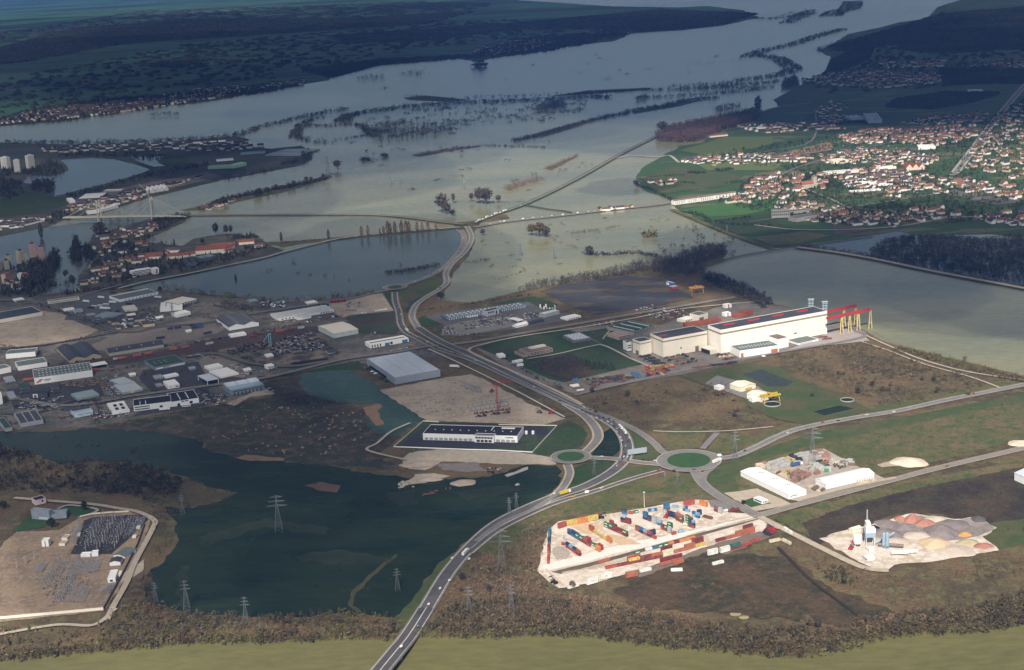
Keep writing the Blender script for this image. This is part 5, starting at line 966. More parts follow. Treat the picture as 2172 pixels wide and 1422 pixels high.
# ------ shipping containers
PAL=dict(red=(.38,.06,.045),dred=(.20,.035,.035),rust=(.42,.12,.06),orange=(.62,.20,.04),yellow=(.60,.42,.08),blue=(.03,.13,.30),navy=(.02,.04,.10),lblue=(.22,.40,.58),green=(.03,.16,.07),dgreen=(.02,.14,.10),grey=(.42,.44,.46),white=(.78,.76,.70),cream=(.66,.60,.42),brown=(.20,.09,.06),teal=(.05,.20,.24))
PAL={k:tuple(.82*x+.03*(a+b+c)for x in(a,b,c))for k,(a,b,c)in PAL.items()}
WORD=dict(red='red',dred='dark red',rust='rust red',orange='orange',yellow='yellow',blue='blue',navy='navy',lblue='light blue',green='green',dgreen='dark green',grey='grey',white='white',cream='cream',brown='brown',teal='teal')
CM={}
def cmesh(col,L):
 L=round(L);k=(col,L)
 if k in CM:return CM[k]
 mb=MB();H,Wd=2.7,2.44;n=max(4,int(L/1.2));x=[-L/2+.15+(L-.3)*i/(2*n)for i in range(2*n+1)]
 for s in(-1,1):
  V=[]
  for i,q in enumerate(x):
   y=s*(Wd/2-(.09 if i%2 else .0));V+=[(q,y,.12),(q,y,H-.1)]
  F=[((2*i,2*i+2,2*i+3,2*i+1)if s<0 else(2*i+2,2*i,2*i+1,2*i+3))for i in range(2*n)];mb.poly(V,F)
 mb.box(-L/2+.1,L/2-.1,-Wd/2+.1,Wd/2-.1,.15,H)
 for sx in(-1,1):
  for sy in(-1,1):mb.box(sx*(L/2-.1)-.1,sx*(L/2-.1)+.1,sy*(Wd/2-.06)-.07,sy*(Wd/2-.06)+.07,0,H+.04)
 for sy in(-1,1):mb.box(-L/2,L/2,sy*(Wd/2-.05)-.06,sy*(Wd/2-.05)+.06,H-.12,H+.03)
 d=MB()
 for s in(-1,1):d.box(L/2,L/2+.06,(0.03 if s>0 else-1.1),(1.1 if s>0 else-.03),.2,H-.15)
 for y in(-.8,-.3,.3,.8):d.box(L/2+.06,L/2+.12,y-.03,y+.03,.2,H-.15)
 p=MB();q=L*.3 if col=='green' else .28;p.box(-q,q,-Wd/2-.03,-Wd/2+.1,1.1,1.9)
 m1=mb.mesh('container_shell');m2=d.mesh('door');m3=p.mesh('side_panel');cm=mat('paint_'+col,PAL[col],var=.25,scale=.25,rough=.6,c3=tuple(v*.7+.06 for v in PAL[col]),scale2=.06)
 m1.materials.append(cm);m2.materials.append(mat('door_'+col,tuple(min(1,v*.8)for v in PAL[col]),var=.1));m3.materials.append(C_white if col=='green' else C_dark)
 CM[k]=(m1,m2,m3);return CM[k]
NC=[0]
def clip16(t):
 w=t.split()
 for d in('beside','by','of','on','below'):
  if len(w)<=16:break
  if d in w[8:]:w=w[:8+w[8:].index(d)]if 8+w[8:].index(d)>=9 else w
 return ' '.join(w[:16])
def container(a,b,col,level,label,panels=False,zb=None):
 """a, b = the two ends on the ground (world)"""
 L=(b-a).length;c=(a+b)/2;m1,m2,m3=cmesh(col,L);rz=math.atan2(b.y-a.y,b.x-a.x)
 o=obj('shipping_container',m1,loc=(c.x,c.y,(ZB if zb is None else zb)+.05+2.75*level),rz=rz);tag(o,label,'container','shipping containers of the container yard')
 obj('door',m2,parent=o)
 if panels:
  for q in((0,)if col=='green' else(-.28,.28)):obj('side_panel',m3,parent=o,loc=(L*q,0,0))
 return o
LEV=['bottom','second layer','third layer','top']
ORD=['first','second','third','fourth','fifth','sixth','seventh','eighth','ninth','tenth','eleventh','twelfth']
def crow(F,p0,p1,stacks,where,gap=.5,panels=(),off=0):
 a,b=G(F(*p0),ZB),G(F(*p1),ZB);n=len(stacks);d=(b-a);s=Vector((-d.y,d.x,0)).normalized()*off
 for i,st in enumerate(stacks):
  if not st:continue
  q0,q1=a.lerp(b,i/n),a.lerp(b,(i+1)/n);u=(q1-q0).normalized()*gap/2
  st=st.split('+')
  for l,c in enumerate(st):
   pos='' if len(st)==1 else(' at stack bottom' if l==0 else(' on top' if l==len(st)-1 else ' in mid stack'))
   container(q0+u+s,q1-u+s,c,l,clip16('%s container%s, %s in %s'%(WORD[c],pos,ORD[i]if n>1 else 'alone',where)),panels=c in('yellow','green'))
crow(Z1,(212,1012),(232,560),['red','red','cream+red','teal+dred','brown','teal+navy','green+teal','dred+blue','navy+green'][:9],'the line along the left fence of the yard')
crow(Z1,(345,528),(460,490),['red+red'],'the stack at the left corner of the upper fence line')
crow(Z1,(462,488),(895,398),['yellow+yellow','orange+orange','yellow+yellow'],'the two-high line along the upper fence')
crow(Z1,(485,590),(925,850),['navy+blue','blue+navy','blue+green','dred+green','dred+red','red+dred','cream+green','orange+orange'],'the long blue to orange row')
crow(Z1,(510,570),(940,830),['blue','blue','','green','red+red','','green','red+red'],'the rear side of the long blue to orange row',off=1.5)
crow(Z1,(395,745),(435,755),['red'],'the spot left of the short red and blue row')
crow(Z1,(462,775),(650,905),['dred+navy','red+lblue','red+navy','dred+red'],'the short row beside the tyre-marked ground')
crow(Z1,(430,650),(445,690),['grey'],'the spot above the short row')
crow(Z1,(778,535),(1080,728),['rust+red','yellow','yellow+cream','yellow','orange+orange'],'the thin red yellow and orange row')
crow(Z1,(985,495),(1300,638),['green+green','dred+green','dred+dred','red+dred','dred+green'],'the green and dark red row')
crow(Z1,(1060,470),(1150,510),['dred+red','dred'],'the rear side of the green and dark red row')
crow(Z1,(1210,430),(1345,462),['dred+navy+grey','dred+dred'],'the short dark row below the blue stack',panels=(0,))
crow(Z1,(1415,545),(1690,672),['red+brown','navy+blue','red+lblue','navy+red','red'],'the red and blue row in the middle of the yard')
crow(Z1,(1610,620),(1680,600),['navy+navy'],'the navy stack behind the red and blue row')
crow(Z1,(1515,385),(1640,432),['navy+blue+blue','dred+navy'],'the blue three-high stack')
crow(Z1,(1640,440),(1700,465),['grey+grey+grey'],'the grey stack beside the blue three-high one')
crow(Z1,(1710,470),(1775,485),['blue+lblue'],'the small blue stack left of the red one')
crow(Z1,(1760,528),(1900,582),['red+dred','dred+green','grey+grey'],'the red green and grey row')
crow(Z1,(1850,500),(1912,520),['green+green'],'the green stack behind the grey one');crow(Z1,(1905,612),(1965,598),['red'],'the open ground beside the blue one');crow(Z2,(380,585),(458,570),['lblue'],'the open ground beside the pale roadway')
crow(Z1,(1215,335),(1300,330),['blue+navy'],'the line at the upper edge by the lamp mast');crow(Z1,(1310,325),(1375,322),['red'],'the upper edge right of the blue stack');crow(Z1,(1382,318),(1450,305),['green'],'the upper edge right of the red one')
crow(Z1,(1580,292),(1705,278),['blue','lblue','blue'],'the group of three below the lamp mast')
crow(Z2,(185,285),(255,262),['blue+teal+blue'],'the teal stack behind the red reach stacker');crow(Z2,(165,310),(225,300),['grey'],'the spot beside the red reach stacker')
crow(Z2,(240,345),(345,382),['navy+navy','navy+navy'],'the navy block right of the red reach stacker')
crow(Z2,(350,400),(450,452),['dred+brown+rust','brown+green+rust'],'the brown and orange three-high block');crow(Z2,(375,300),(395,340),['grey'],'the spot above the brown and orange block');crow(Z2,(450,470),(510,480),['cream'],'the foot of the green tower stack')
crow(Z2,(490,465),(540,500),['green+green+green+green'],'the tallest green stack');crow(Z2,(540,500),(605,520),['dred+dred+navy','red+navy+lblue'],'the end of the tallest row');crow(Z2,(545,430),(575,450),['dred+red'],'the rear of the tallest row')
crow(Z2,(290,235),(385,240),['lblue','lblue'],'the upper right edge group');crow(Z2,(445,275),(540,300),['blue+lblue','lblue+blue','lblue'],'the light blue group below the red fence container');crow(Z2,(575,350),(670,385),['lblue+blue','blue+lblue'],'the pale blue group at the right');crow(Z2,(635,340),(700,330),['navy+navy'],'the navy stack at the right')
crow(Z2,(455,212),(600,188),['red+red'],'the red stack on the upper fence');crow(Z2,(672,195),(778,228),['orange+orange'],'the orange stack on the upper fence')
crow(Z2,(872,280),(985,318),['dred+brown','grey+grey'],'the pair on the tarmac by the gate');crow(Z2,(1070,305),(1212,270),['dred'],'the row behind the white cab at the gate')
crow(Z1,(895,1008),(1050,962),['rust'],'the left end of the rail line');crow(Z1,(1385,880),(1470,855),['green'],'the rail line');crow(Z1,(1545,835),(1635,808),['white'],'the rail line left of the blue one')
crow(Z2,(18,808),(610,660),['blue','green','green','orange','dred','orange','orange','orange'],'the train beside the pale roadway')
crow(Z1,(995,1080),(1780,915),['red','dred','dred+yellow','dred+dred','dred+rust'],'the lower line of the yard');crow(Z1,(1300,990),(1470,945),['red+red'],'the rear of the lower line');crow(Z1,(1780,905),(1925,868),['cream+cream'],'the right part of the lower line');crow(Z1,(1760,860),(1910,815),['dred+dred'],'the rear of the cream stack')
crow(Z2,(318,862),(465,822),['rust'],'the gap left of the rust red block');crow(Z2,(462,822),(608,782),['rust+rust'],'the rust red block of the lower line');crow(Z2,(610,782),(750,745),['yellow'],'the right end of the lower line');crow(Z2,(570,740),(720,700),['dred+dred'],'the rear of the rust red block')
crow(Z2,(890,708),(1430,570),['dred','rust','rust+rust','rust+rust'],'the right-hand red line of the yard');crow(Z2,(1270,560),(1400,520),['dred+dred'],'the rear of the right-hand red line')
crow(Z2,(782,895),(920,862),['white+white'],'the white stack below the track');crow(Z2,(950,862),(1088,825),['white+white'],'the white stack beside the green one');crow(Z2,(1090,818),(1230,780),['dred+dgreen'],'the green-topped stack below the track');crow(Z2,(1240,772),(1378,738),['red'],'the line right of the green-topped stack');crow(Z2,(1365,715),(1502,680),['red'],'the far right end below the track')
crow(Z2,(125,1040),(440,955),['rust','rust'],'the red pair on the brown ballast');crow(Z2,(135,1010),(430,935),['dred+dred','dred+dred'],'the dark red rear of the pair');crow(Z2,(305,1025),(452,985),['rust'],'the front of the red pair')
crow(Z1,(482,1355),(632,1310),['white'],'the lower left end of the yard');crow(Z1,(740,1300),(890,1258),['white+white'],'the lower edge, with red mark');crow(Z1,(925,1222),(1088,1190),['white+white'],'the lower edge stack right of the red-marked one')
crow(Z1,(1275,1205),(1440,1172),['rust+rust'],'the big red stack on the lower edge');crow(Z1,(1468,1128),(1622,1092),['white'],'the spot right of the big red stack');crow(Z2,(275,1112),(440,1105),['white'],'the lowest edge of the yard');crow(Z2,(848,1030),(1000,992),['white'],'the heath below the yard');crow(Z2,(1630,722),(1775,690),['cream'],'the heath edge near the works road');crow(Z2,(1802,690),(1922,752),['cream'],'the verge of the works road');crow(Z2,(1825,530),(1935,605),['white'],'the works road by the gate')
# blue trailers on the big lot
for(x0,y0,x1,y1,c)in((1190,750,1270,738,'navy'),(1290,735,1390,722,'navy'),(1505,705,1590,690,'navy'),(1590,690,1680,675,'blue'),(1540,740,1630,722,'navy'),(1630,722,1715,705,'blue'),(1690,825,1845,790,'navy'),(1010,890,1170,865,'navy')):
 a,b=G(Y6(x0,y0),ZB),G(Y6(x1,y1),ZB);m1,m2,m3=cmesh(c,min((b-a).length,14));cc=(a+b)/2
 o=obj('trailer',m1,loc=(cc.x,cc.y,ZB+1.1),rz=math.atan2(b.y-a.y,b.x-a.x));tag(o,'parked %s trailer in the blue group on the big lot'%WORD[c],'trailer','blue trailers on the big lot');obj('door',m2,parent=o)
 # railway wagons
M_rail=mat('rail_steel',(.22,.17,.14),var=.1)
def track_line(pts,label=None):
 P=line(pts,0);Rk[0]+=.01;mb=MB()
 for s in(-.75,.75):ribbon_mesh(mb,P,.3,Rk[0]+.25,off=s)
 obj('rail',mb.mesh('rail'),M_rail,kind='structure')
for d in(0,5):
 track_line([(0,803-d),(165,778-d),(330,756-d),(450,735-d),(560,716-d),(690,696-d),(850,672-d)])
track_line([Z1(250,1135),Z1(900,1000),Z2(620,640),Z2(1460,400)]);track_line([Z1(380,1150),Z1(1100,1010),Z2(640,660),Z2(1500,420)]);track_line([(1760,740),(1700,752),(1580,772),(1440,800)]);track_line([(1840,700),(1900,728),(1980,755),(2172,800)])
def wagon(F,x0,y0,x1,y1,col,label):
 a,b=G(F(x0,y0),ZB),G(F(x1,y1),ZB);L=(b-a).length;c=(a+b)/2
 r=obj('freight_wagon',None,loc=c,rz=math.atan2(b.y-a.y,b.x-a.x));tag(r,label,'wagon','freight wagons on the estate track');mb=MB()
 mb.box(-L/2,L/2,-1.4,1.4,1.1,3.9);mb.poly([(-L/2,-1.5,3.9),(L/2,-1.5,3.9),(L/2,0,4.6),(-L/2,0,4.6),(-L/2,1.5,3.9),(L/2,1.5,3.9)],[(0,1,2,3),(3,2,5,4)]);obj('wagon_body',mb.mesh('wagon_body'),mat('paint_'+col,PAL[col]),r)
 mb=MB()
 for x in(-L*.35,-L*.28,L*.28,L*.35):
  for y in(-.75,.75):mb.bar((x,y-.08,.5),(x,y+.08,.5),.46,n=8)
 obj('wheel',mb.mesh('wheel'),C_dark,r)
for i,(F,x0,y0,x1,y1,c)in enumerate(((Y6,410,1190,465,1180,'grey'),(Y6,470,1180,598,1160,'rust'),(Y6,695,1145,810,1125,'rust'),(Y6,860,1115,978,1092,'rust'),(Y6,1220,1052,1330,1032,'rust'),(Y6,1390,1022,1500,1003,'rust'),(Y5,385,905,490,885,'grey'),(Y5,1020,790,1110,775,'dred'),(Y5,1400,725,1512,708,'red'),(Y5,1560,700,1660,684,'dred'),(Y4,460,635,545,622,'grey'),(X1,340,605,475,590,'rust'),(X1,1340,462,1415,452,'red'))):
 wagon(F,x0,y0,x1,y1,c,'%s freight wagon, %s from the left on the estate track'%(WORD[c],(ORD+['thirteenth'])[i]))
 # ------ vehicles
VM={}
def vmesh(kind,col):
 k=(kind,col)
 if k in VM:return VM[k]
 mb=MB();rgb=dict(white=(.75,.75,.73),silver=(.42,.44,.46),dark=(.03,.035,.045),red=(.35,.04,.035),blue=(.05,.10,.22),yellow=(.6,.42,.05),green=(.05,.15,.10))[col]
 def wheels(L,Wd,r,xs):
  for x in xs:
   for s in(-1,1):mb.bar((x,s*(Wd/2-.2),r),(x,s*(Wd/2+.02),r),r,mi=2,n=6)
 if kind=='car':
  sec=[(-2.15,.75,.9),(-1.6,.8,1.0),(-1.1,.8,1.42),(.35,.8,1.42),(1.05,.8,.98),(2.05,.75,.8)]
  V=[]
  for x,w,z in sec:V+=[(x,-w-.05,.28),(x,w+.05,.28),(x,w,min(z,.92)),(x,-w,min(z,.92)),(x,w*.78,z),(x,-w*.78,z)]
  F=[];M=[]
  for i in range(5):
   a,b=6*i,6*i+6;g=1 if 0<i<5-0 and i in(1,2,3)else 0
   for(p,q,mm)in((0,3,0),(3,5,g),(5,4,0 if i==2 else g),(4,2,g),(2,1,0),(1,0,0)):F.append((a+p,b+p,b+q,a+q));M.append(mm)
  F+=[(0,3,5,4,2,1),(30,31,32,34,35,33)];M+=[0,0]
  mb.v+=V;mb.f+=F;mb.m+=M;wheels(4.3,1.7,.32,(-1.35,1.35))
 elif kind=='van':
  mb.box(-2.6,1.4,-1,1,.4,2.4);mb.poly([(1.4,-1,.4),(2.7,-1,.4),(2.7,1,.4),(1.4,1,.4),(1.4,-1,2.4),(1.7,-1,2.3),(1.7,1,2.3),(1.4,1,2.4),(2.7,-1,1.2),(2.7,1,1.2)],[(0,1,8,5,4),(2,3,7,6,9),(1,2,9,8),(4,5,6,7)]);mb.poly([(1.75,-.9,2.25),(2.68,-.9,1.25),(2.68,.9,1.25),(1.75,.9,2.25)],[(0,1,2,3)],1);wheels(5,2,.4,(-1.7,1.7))
 elif kind=='lorry':
  mb.box(-7.5,4.0,-1.25,1.25,1.1,4.0);mb.box(4.5,6.8,-1.2,1.2,.6,3.2,mi=3);mb.box(6.8,6.86,-1.05,1.05,1.8,2.9,mi=1);mb.box(4.3,4.6,-1.2,1.2,3.2,3.7,mi=3);wheels(14,2.5,.5,(-6,-4.8,3.2,5.8))
 elif kind=='bus':
  mb.box(-6,6,-1.25,1.25,.5,3.1);mb.box(-5.8,5.8,-1.28,-1.25,1.5,2.5,mi=1);mb.box(-5.8,5.8,1.25,1.28,1.5,2.5,mi=1);mb.box(6,6.05,-1.1,1.1,1.2,2.7,mi=1);wheels(12,2.5,.5,(-4,4))
 me=mb.mesh(kind)
 for q in(mat('car_'+col,rgb,var=.03,rough=.35,spec=.5),C_glass,C_dark,C_white):me.materials.append(q)
 VM[k]=me;return me
VN=dict(car='car',van='van',lorry='lorry',bus='bus')
NV=[0]
def vehicle(p,rz,kind,col,label,z,group=None):
 NV[0]+=1;o=obj({'car':'car','van':'van','lorry':'lorry','bus':'bus'}[kind],vmesh(kind,col),loc=(p.x,p.y,z),rz=rz);tag(o,label,kind,group);return o
def on_road(key,t,kind,col,label,side=1,off=3.5,group=None):
 P=ROADS[key];k=t*(len(P)-1);i=min(int(k),len(P)-2);a,b=P[i],P[i+1];d=(b-a).normalized();p=a.lerp(b,k-i)+Vector((d.y,-d.x,0))*off*side
 return vehicle(p,math.atan2(d.y,d.x)+(math.pi if side<0 else 0),kind,col,label,P[0].z+.02,group)
rv=random.Random(5);CC=['white','silver','dark','red','blue','silver','dark','white','dark']
w0=on_road('hwy',.235*.6,'lorry','white','white box lorry driving on the highway above the bridge',1,2)
on_road('hwy',.33,'lorry','yellow','yellow lorry with dark load where the slip roads merge',1,2);on_road('hwy',.045,'car','dark','dark car about to reach the road bridge',-1,3);on_road('hwy',.02,'car','white','white car at the start of the road bridge',1,3)
on_road('slip1',.45,'car','white','white car on the slip road along the dark flood',1,1.5);on_road('slip2',.42,'car','yellow','yellow car on the lower slip road',1,1.2);on_road('slip2',.3,'car','white','white car on the lower slip road near the big roundabout',1,1.2);on_road('slip2',.03,'car','red','red car leaving the big roundabout',1,1.2)
on_road('hwy',.62,'bus','white','white coach in traffic on the highway beside the dirt plot',1,3);on_road('hwy',.60,'lorry','white','white lorry following the coach on the highway',1,3)
G1='cars queueing on the dual carriageway'
for i in range(46):
 t=.46+.26*i/46+rv.uniform(-.002,.002)
 s=1 if i%2 else-1;c=rv.choice(CC);on_road('hwy',t,'car',c,'%s car in the queue on the highway between the dirt plot and the factory lawns'%c,s,rv.choice((2,5)),G1)
for i in range(14):
 c=rv.choice(CC);on_road('hwy3',.05+.85*i/14,'car',c,'%s car on the left carriageway beside the white workshop'%c,rv.choice((-1,1)),2,'cars on the left carriageway')
on_road('hwy3',.62,'lorry','white','white lorry on the left carriageway bend',1,2)
for i in range(12):
 c=rv.choice(CC);on_road(rv.choice(('hwy2','hwy4')),.1+.8*i/12,'car',c,'%s car on the road between the flooded meadows'%c,rv.choice((-1,1)),2,'cars between the flooded meadows')
for i in range(15):on_road('cause3',.12+.5*i/15+rv.uniform(-.01,.01),'van' if i%3 else 'car','silver' if i%2 else 'white','%s %s stopped on the causeway to the village'%('silver' if i%2 else 'white','van' if i%3 else 'car'),-1,2,'vehicles on the village causeway')
for i in range(8):on_road('cause2',.02+.2*i/8,'lorry' if i%2 else 'van','white','white %s on the diagonal causeway near the junction'%('lorry' if i%2 else 'van'),1,2,'vehicles on the diagonal causeway')
for i in range(7):on_road('cause2',.28+.6*i/7,'car','white','white car far out on the diagonal causeway',1,1,'vehicles on the diagonal causeway')
for i,(t,c)in enumerate(((.18,'dark'),(.38,'white'),(.50,'red'),(.53,'dark'),(.6,'white'),(.66,'white'),(.86,'red'))):on_road('mainr',t,'car',c,'%s car on the curving main road, %s from the roundabout'%(c,ORD[i]),1 if i%2 else-1,2)
on_road('works',.72,'car','red','dark red car on the straight works road',1,2)
c=G(W5(1990,100),ZB);vehicle(c,.75,'lorry','white','white articulated lorry entering the big roundabout',2.2);c=G(W5(2012,40),ZB);vehicle(c,0.1,'van','white','white van at the exit of the big roundabout',2.2)
for q,(x,y,cc)in enumerate(((790,50,'silver'),(832,48,'white'),(1250,76,'dark'),(1370,88,'white'),(1560,188,'dark'),(1760,180,'dark'))):vehicle(G(W5(x,y),ZB),.1,'car',cc,'%s car near the roundabouts, %s from the left'%(cc,ORD[q]),2.1)
def lot(F,a,b,c,d,rows,n,fill,where,kinds=('car',),cols=CC,rz=None):
 """parked vehicles in the quad a,b (far edge) c,d (near edge)"""
 for r in range(rows):
  v=(r+.5)/rows;p0=G(F(*a),ZB).lerp(G(F(*d),ZB),v);p1=G(F(*b),ZB).lerp(G(F(*c),ZB),v);u=(p1-p0);ang=math.atan2(u.y,u.x)+math.pi/2 if rz is None else rz
  for i in range(n):
   if rv.random()>fill:continue
   p=p0.lerp(p1,(i+.5)/n);k=rv.choice(kinds);cc=rv.choice(cols)
   vehicle(p,ang+rv.uniform(-.06,.06),k,cc,'%s %s parked %s'%(cc,k,where)+(', row %d from the back, %s along'%(r+1,ORD[min(i,11)])if rows>1 else ', %s along'%ORD[min(i,11)]),Zc[0]+.05,'vehicles parked '+where)
Wt='in the densest block at the left of the depot car park'
lot(Y1,(440,770),(560,745),(640,850),(450,860),4,8,.85,Wt);lot(Y1,(650,710),(830,680),(870,790),(740,810),3,8,.7,'in the second block of the depot car park')
lot(Y1,(880,690),(1000,665),(1080,750),(960,790),4,6,.85,'in the middle of the depot car park');lot(Y1,(1090,670),(1230,640),(1290,690),(1130,730),3,6,.7,'right of the middle of the depot car park')
lot(Y1,(1410,600),(1600,570),(1640,650),(1450,680),4,8,.75,'between the green-roofed shed and the depot');lot(Y1,(1610,515),(1820,500),(1840,560),(1640,560),2,6,.8,'at the lawn edge right of the depot',('van','lorry'),['white','silver']);lot(Y1,(740,650),(880,630),(880,640),(740,660),1,5,.9,'at the loading docks of the long depot',('van',),['white'])
lot(Y1,(650,860),(900,830),(905,850),(660,880),1,9,.8,'in a row at the near edge of the depot yard')
lot(X8,(1290,530),(1600,470),(1660,560),(1400,610),4,11,.75,'on the factory staff car park');lot(X8,(640,640),(900,600),(910,640),(660,680),2,10,.65,'beside the court office')
lot(Y4,(1215,430),(1385,410),(1385,420),(1215,440),1,8,1,'in the white row on the near edge of the sandy lot',('van',),['white','silver']);lot(Y4,(1500,390),(1665,358),(1665,370),(1500,400),1,9,1,'in the right-hand white row on the sandy lot',('van',),['white'])
lot(Y4,(900,260),(1120,240),(1120,255),(900,280),1,5,.9,'at the upper edge of the sandy lot',('lorry',),['white','dark','red'],rz=1.3);lot(Y4,(560,530),(1080,430),(1085,450),(570,560),1,12,.8,'along the red forecourt of the white factory',('car','van'),['red','red','white','dark'])
lot(Y4,(1100,360),(1250,360),(1260,385),(1100,390),1,5,.8,'amid the machines of the sandy lot',('car',),['white','dark','blue']);lot(Y4,(1700,920),(1950,878),(1955,885),(1705,930),1,8,1,'in the row before the blue-door workshop',('car',),['white','silver']);lot(Y4,(1430,690),(1720,660),(1720,670),(1430,700),1,6,.8,'behind the blue-door workshop',('van','car'))
lot(X1,(1500,640),(1640,610),(1640,800),(1520,810),5,3,.8,'left of the grey building with the yellow porch');lot(X1,(450,960),(680,935),(690,960),(450,985),1,9,.9,'in the pale row below the dark showroom',('car',),['white','silver']);lot(X1,(290,880),(680,860),(680,900),(290,920),1,8,.6,'before the dark showroom',('car',),['dark','blue'])
lot(X1,(1420,1100),(1840,1060),(1840,1110),(1430,1150),2,8,.6,'below the four-skylight hall');lot(X2,(1160,790),(1330,770),(1340,830),(1170,850),2,6,.8,'on the dark tarmac beside the steel showroom');lot(X2,(960,860),(1100,840),(1100,860),(980,890),1,5,.7,'at the right end of the black-roofed row');lot(X2,(1580,480),(1720,400),(1720,440),(1600,510),2,4,.6,'by the ribbed-roof store');lot(X2,(1820,370),(2100,330),(2100,380),(1840,410),2,6,.6,'near the small white villa')
lot(X2,(1950,620),(2050,700),(2070,720),(1980,640),1,4,.7,'at the sandy corner by the steel showroom')
for q,(x,y,k)in enumerate(((25,350,'lorry'),(240,292,'lorry'),(405,360,'lorry'),(85,438,'bus'),(140,420,'bus'),(225,410,'bus'),(310,392,'bus'),(270,450,'lorry'),(320,450,'lorry'),(640,382,'bus'),(1060,290,'lorry'),(405,218,'bus'))):
 vehicle(G(Y6(x,y),ZB),rv.uniform(-.5,-.2),k,'white' if q not in(3,9,11)else 'dark','%s on the blue-grey bus yard, %s in reading order'%(('white ' if q not in(3,9,11)else 'dark ')+k,ORD[q]),Zc[0]+.05)
vehicle(G(X2(785,905),ZB),.18,'bus','white','white coach parked before the black-roofed row',ZB+.2);vehicle(G(X2(475,955),ZB),.18,'lorry','white','white box lorry parked before the black-roofed row',ZB+.2)
vehicle(G(Z3(905,412),ZB),.3,'lorry','blue','lorry with a long blue trailer among the timber stacks',ZB+.3);vehicle(G(Z4(1165,505),ZB),.1,'lorry','white','white tipper lorry at the asphalt works',ZB+.3);vehicle(G(Y3(1062,285),ZB),-.3,'lorry','white','lorry with orange cab beside the blue-grey warehouse',ZB+.3)
vehicle(G(Z2(1040,295),ZB),.3,'van','white','white cab at the gate of the container yard',ZB+.3);vehicle(G(Z6(405,935),ZB),.2,'van','white','white van on the road before the long low factory shed',ZB+.3)
def stacker(F,x,y,rz,ma,label):
 r=obj('reach_stacker',None,loc=G(F(x,y),ZB),rz=rz);tag(r,label,'reach stacker');mb=MB();mb.box(-3.5,3,-1.7,1.7,.8,2.2);mb.box(-1,.8,-.9,.9,2.2,3.8,mi=1);me=mb.mesh('chassis');o=obj('chassis',me,[ma,C_glass],r)
 mb=MB();mb.bar((-3,0,2.5),(4.5,0,6),.45);obj('boom',mb.mesh('boom'),ma,r);mb=MB();mb.box(4.1,5.0,-2.4,2.4,5.2,5.8);obj('spreader',mb.mesh('spreader'),ma,r)
 mb=MB()
 for xx in(-2.5,2.3):
  for s in(-1,1):mb.bar((xx,s*1.5,.85),(xx,s*2.2,.85),.85,n=10)
 obj('wheel',mb.mesh('wheel'),C_dark,r)
stacker(Z2,215,370,1.1,C_red,'red reach stacker with raised boom between the container stacks');stacker(Z1,295,1275,2.3,C_dark,'black reach stacker parked alone at the lower left of the yard');stacker(Z1,935,385,0.2,C_dark,'dark reach stacker at the end of the yellow and orange line')
# ------ pylons, masts, tower crane
M_steel=mat('lattice_steel',(.20,.22,.24),var=.05,rough=.5,metal=.3)
PY={}
def pylon(px,py,ytop,label,arms=3,ma=None,rz=None,k=1.0):
 g=G((px,py),0);h=20.0
 for _ in range(5):h*=(py-ytop)/(py-proj(g+Vector((0,0,h)))[1])
 ar=max(.08,.10*g.length/1400)*k;b=h*.10;wt=h*.025;r=obj('power_pylon',None,loc=(g.x,g.y,.6),rz=rz if rz is not None else rv.uniform(-.3,.3));tag(r,label,'pylon');mb=MB()
 def wdt(z):return b+(wt-b)*min(1,z/(h*.7))
 for sx in(-1,1):
  for sy in(-1,1):
   mb.bar((sx*b,sy*b,0),(sx*wt,sy*wt,h*.7),ar,n=3);mb.bar((sx*wt,sy*wt,h*.7),(0,0,h),ar,n=3)
 zs=[0,.12,.23,.33,.42,.50,.57,.64,.70,.78,.86,.94]
 for z0,z1 in zip(zs,zs[1:]):
  a,c=wdt(h*z0),wdt(h*z1)
  if z0>=.7:a,c=wt*(1-z0)/.3,wt*(1-z1)/.3
  for s in(-1,1):
   mb.bar((-a,s*a,h*z0),(c,s*c,h*z1),ar*.7,n=3);mb.bar((a,s*a,h*z0),(-c,s*c,h*z1),ar*.7,n=3);mb.bar((s*a,-a,h*z0),(s*c,c,h*z1),ar*.7,n=3);mb.bar((s*a,a,h*z0),(s*c,-c,h*z1),ar*.7,n=3)
 obj('lattice_mast',mb.mesh('lattice_mast'),ma or M_steel,r)
 for i in range(arms):
  z=h*(.68+.12*i);wv=h*(.27,.22,.16)[i]*(1 if h>38 else .62);mb=MB()
  for s in(-1,1):
   for y in(-wt*.6,wt*.6):mb.bar((0,y,z),(s*wv,0,z+h*.01),ar,n=3);mb.bar((0,y,z+h*.04),(s*wv,0,z+h*.01),ar,n=3)
  obj('cross_arm',mb.mesh('cross_arm'),ma or M_steel,r)
